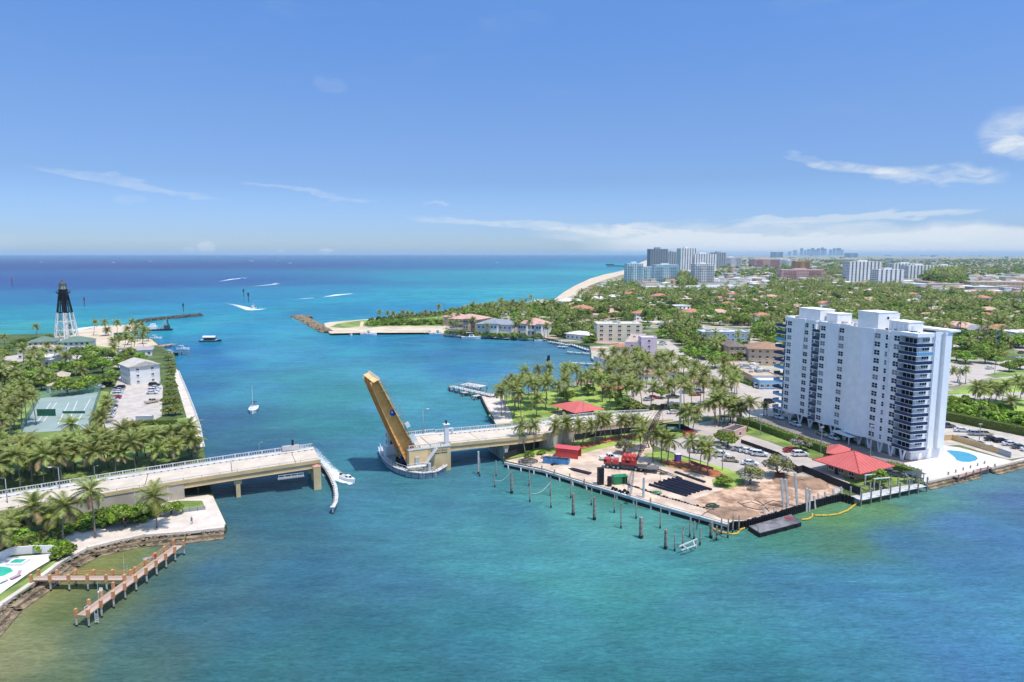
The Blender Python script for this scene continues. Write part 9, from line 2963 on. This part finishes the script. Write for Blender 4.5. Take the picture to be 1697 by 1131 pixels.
foam([(520, 494), (505, 495), (478, 497)], [10, 14, 8], [.8, .8, .4], 'smaller breakers on the reef', name='breaking_wave')
foam([(925, 500), (945, 484), (965, 472), (990, 461), (1015, 453), (1042, 446), (1062, 436)], [5, 6, 8, 10, 14, 20, 30], [.7] * 7, 'line of surf along the far beach', name='surf')
foam([(541, 535), (640, 527), (742, 514)], [5, 5, 4], [.75, .7, .6], 'line of surf on the seaward side of the inlet beach', name='surf')
foam([(122, 549.5), (140, 544), (165, 540.5), (200, 537), (226, 533)], [8, 14, 8, 5, 3], [.8, 1.1, .7, .6, .5], 'surf on the lighthouse beach', name='surf')
foam([(497, 524), (484, 528), (520, 548)], [3, 4, 3], [.5, .6, .4], 'white water around the jetty tip', name='surf')
foam([(700, 460), (690, 462)], [8, 8], [.4, .4], 'whitecaps on the open sea', name='surf')
for (x0, y0, x1, y1) in ((620, 458, 660, 456), (640, 461, 690, 458), (930, 466, 960, 468)):
 foam([(x0, y0), (x1, y1)], [10, 10], [.55, .55], 'whitecaps on the open sea', name='surf')
# ------------------------------------------------------------------ poles and street furniture
def pole(px, py, h, label, r=.14, m=None):
 t = thing('utility_pole', label, 'pole', at(px, py, 1.5))
 MB().tube([(0, 0, 0), (0, 0, h)], [r, r * .7], 6).build('shaft', m or M_GREY, t)
 MB().box(-.55, .55, -.08, .08, h - .15, h + .1).build('head', m or M_WHCONC, t)
for px, py, h, lab in ((1197, 780, 6.5, 'grey lamp pole between the yard palms and the tan car'), (1260, 722, 7, 'black lamp pole at the hedge, left one'), (1360, 752, 8, 'black lamp pole at the hedge, right one'), (1342, 718, 4.5, 'short lamp on the tower driveway'), (1442, 756, 9, 'pale lamp pole on the driveway behind the pavilion roof'),
                       (1622, 737, 6.5, 'white lamp pole between the cars of the tower car park'), (1170, 603, 10, 'light pole on the side street by the trees'), (1590, 640, 9, 'concrete light pole at the sabal palms'), (1648, 622, 9, 'light pole on the boulevard island'), (1677, 610, 10, 'crossarm pole at the right edge of the boulevard'), (1257, 698, 5, 'short double-headed lamp at the tower entrance'), (966, 700, 8, 'white light pole in front of the park pavilion'), (1190, 660, 4, 'dark sign post at the traffic island')):
 pole(px, py, h, lab)
pole(1126, 712, 14, 'tall concrete pole behind the crane boom tip', .3, M_WHCONC)
pole(1185, 708, 7, 'dark pole left of the entrance palms', .16, M_TIMBD)
t = thing('bus_shelter', 'long dark-roofed bus shelter at the entrance palms', 'shelter', at(1212, 702, 1.5), R_(12))
MB().box(-4.2, 4.2, -1.1, 1.1, 2.5, 2.62).build('roof', mat('shelter_roof', '#5a5d62', .6, .05, .5), t)
for x in (-3.8, 0, 3.8): MB().box(x - .06, x + .06, .8, .92, 0, 2.5).build('post', M_DARK, t)
MB().box(-3.4, 3.4, .3, .7, .4, .48).build('bench', M_TIMBD, t)
t = thing('steel_frame', 'black rectangular goal-like frame on the grass by the palm row', 'frame', at(1026, 734, 1.55), R_(14))
for x in (0, 7.2): MB().box(x - .15, x + .15, -.15, .15, 0, 4.4).build('post', M_DARK, t)
MB().box(-.15, 7.35, -.1, .1, 4.4, 4.6).build('crossbar', M_DARK, t)
t = thing('red_bin', 'red roll-off bin at the yard entrance', 'skip', at(1142, 722, 1.55), R_(10))
for b in ((-1.8, 1.8, -.9, -.8, .1, 1.3), (-1.8, 1.8, .8, .9, .1, 1.3), (-1.8, -1.7, -.8, .8, .1, 1.3), (1.7, 1.8, -.8, .8, .1, 1.3)): MB().box(*b).build('side', M_RED, t)
t = thing('green_tank', 'dark green round-edged water tank by the entrance fence', 'tank', at(1113, 716, 1.55), R_(8))
MB().tube([(-1.7, 0, .9), (1.7, 0, .9)], .85, 12).build('tank', mat('tank_green', '#3c5a50', .6, .1, .6), t)
MB().box(-1.3, 1.3, -.6, .6, 0, .3).build('cradle', M_DARK, t)
t = thing('red_hopper', 'rust-red box by the silver tree and fence', 'crate', at(1292, 790, 1.55), R_(-10))
for b in ((-1.1, 1.1, -.6, -.5, 0, .9), (-1.1, 1.1, .5, .6, 0, .9), (-1.1, -1, -.5, .5, 0, .9), (1, 1.1, -.5, .5, 0, .9)): MB().box(*b).build('side', mat('rust_red', '#8a4a38', .8, .15, 1), t)
# ------------------------------------------------------------------ people, a few pixels tall
def person(px, py, z, rz, shirt, legs, label, sit=False):
 t = thing('person', label, 'person', at(px, py, z), R_(rz))
 V = [(0, 0, .95), (0, 0, 1.2), (0, 0, 1.42), (0, 0, 1.54), (0, .01, 1.66), (0, 0, 1.76), (.2, 0, 1.38), (.26, .04, 1.12), (.27, .14, .90), (-.2, 0, 1.38), (-.26, .03, 1.12), (-.27, .10, .9), (.1, 0, .88), (.12, .04, .5), (.13, 0, .08), (.13, .12, .03), (-.1, 0, .88), (-.12, .0, .5), (-.13, -.05, .08), (-.13, .07, .03)]
 E = [(0, 1), (1, 2), (2, 3), (3, 4), (4, 5), (2, 6), (6, 7), (7, 8), (2, 9), (9, 10), (10, 11), (0, 12), (12, 13), (13, 14), (14, 15), (0, 16), (16, 17), (17, 18), (18, 19)]
 Rr = [.15, .15, .15, .06, .105, .08, .065, .05, .035, .065, .05, .035, .095, .065, .045, .04, .095, .065, .045, .04]
 me = bpy.data.meshes.new('body')
 me.from_pydata(V, E, [])
 o = inst('body', me, t)
 sk = o.modifiers.new('skin', 'SKIN')
 for i, q in enumerate(me.skin_vertices[0].data): q.radius = (Rr[i], Rr[i] * .8); q.use_root = (i == 0)
 sb = o.modifiers.new('smooth', 'SUBSURF'); sb.levels = 1; sb.render_levels = 1
 m = bpy.data.materials.new('clothed_skin')
 m.use_nodes = True
 g = NG(m.node_tree)
 tcn = g.add('ShaderNodeTexCoord')
 sep = g.add('ShaderNodeSeparateXYZ'); g.l.new(tcn.outputs['Object'], sep.inputs[0])
 ab = g.m('ABSOLUTE', sep.outputs[0])
 isleg = g.m('LESS_THAN', sep.outputs[2], .92)
 ishead = g.m('GREATER_THAN', sep.outputs[2], 1.5)
 col = g.mixc(isleg, lin(shirt), lin(legs))
 col = g.mixc(ishead, col, lin('#b98a6c'))
 col = g.mixc(g.m('GREATER_THAN', sep.outputs[2], 1.72), col, lin('#2c211a'))
 g.l.new(col, g.n['Principled BSDF'].inputs['Base Color'])
 me.materials.append(m)
 return t
person(329, 820, 1.52, 40, '#1f2230', '#2a2a30', 'person in dark clothes standing in the shade under the left span')
person(318, 869, 1.54, 200, '#6a6a6a', '#31353c', 'lone person standing near the sandy point')
person(776, 640, 2.2, 100, '#c0c6cc', '#3a4660', 'person in white shirt on the cross arm of the fishing pier')
person(806, 652, 2.2, 20, '#a33b3b', '#3a4660', 'person in red shirt at the landward end of the fishing pier')
person(1078, 836, 1.55, 160, '#c9a23a', '#39404c', 'person in yellow vest standing on the quay near the tall white pile')
# ------------------------------------------------------------------ air
def build_haze():
 me = MB().box(-30000, 30000, -300, 44000, -4.5, 150).mesh('haze')
 m = bpy.data.materials.new('air')
 m.use_nodes = True
 g = NG(m.node_tree)
 g.n.remove(g.n['Principled BSDF'])
 v = g.add('ShaderNodeVolumePrincipled')
 v.inputs['Color'].default_value = (0.58, 0.82, 1.0, 1)
 v.inputs['Density'].default_value = HAZE
 v.inputs['Anisotropy'].default_value = 0.0
 g.l.new(v.outputs[0], g.n['Material Output'].inputs['Volume'])
 me.materials.append(m)
 o = inst('haze', me)
 o['kind'] = 'stuff'
HAZE = 4.0e-5
build_haze()
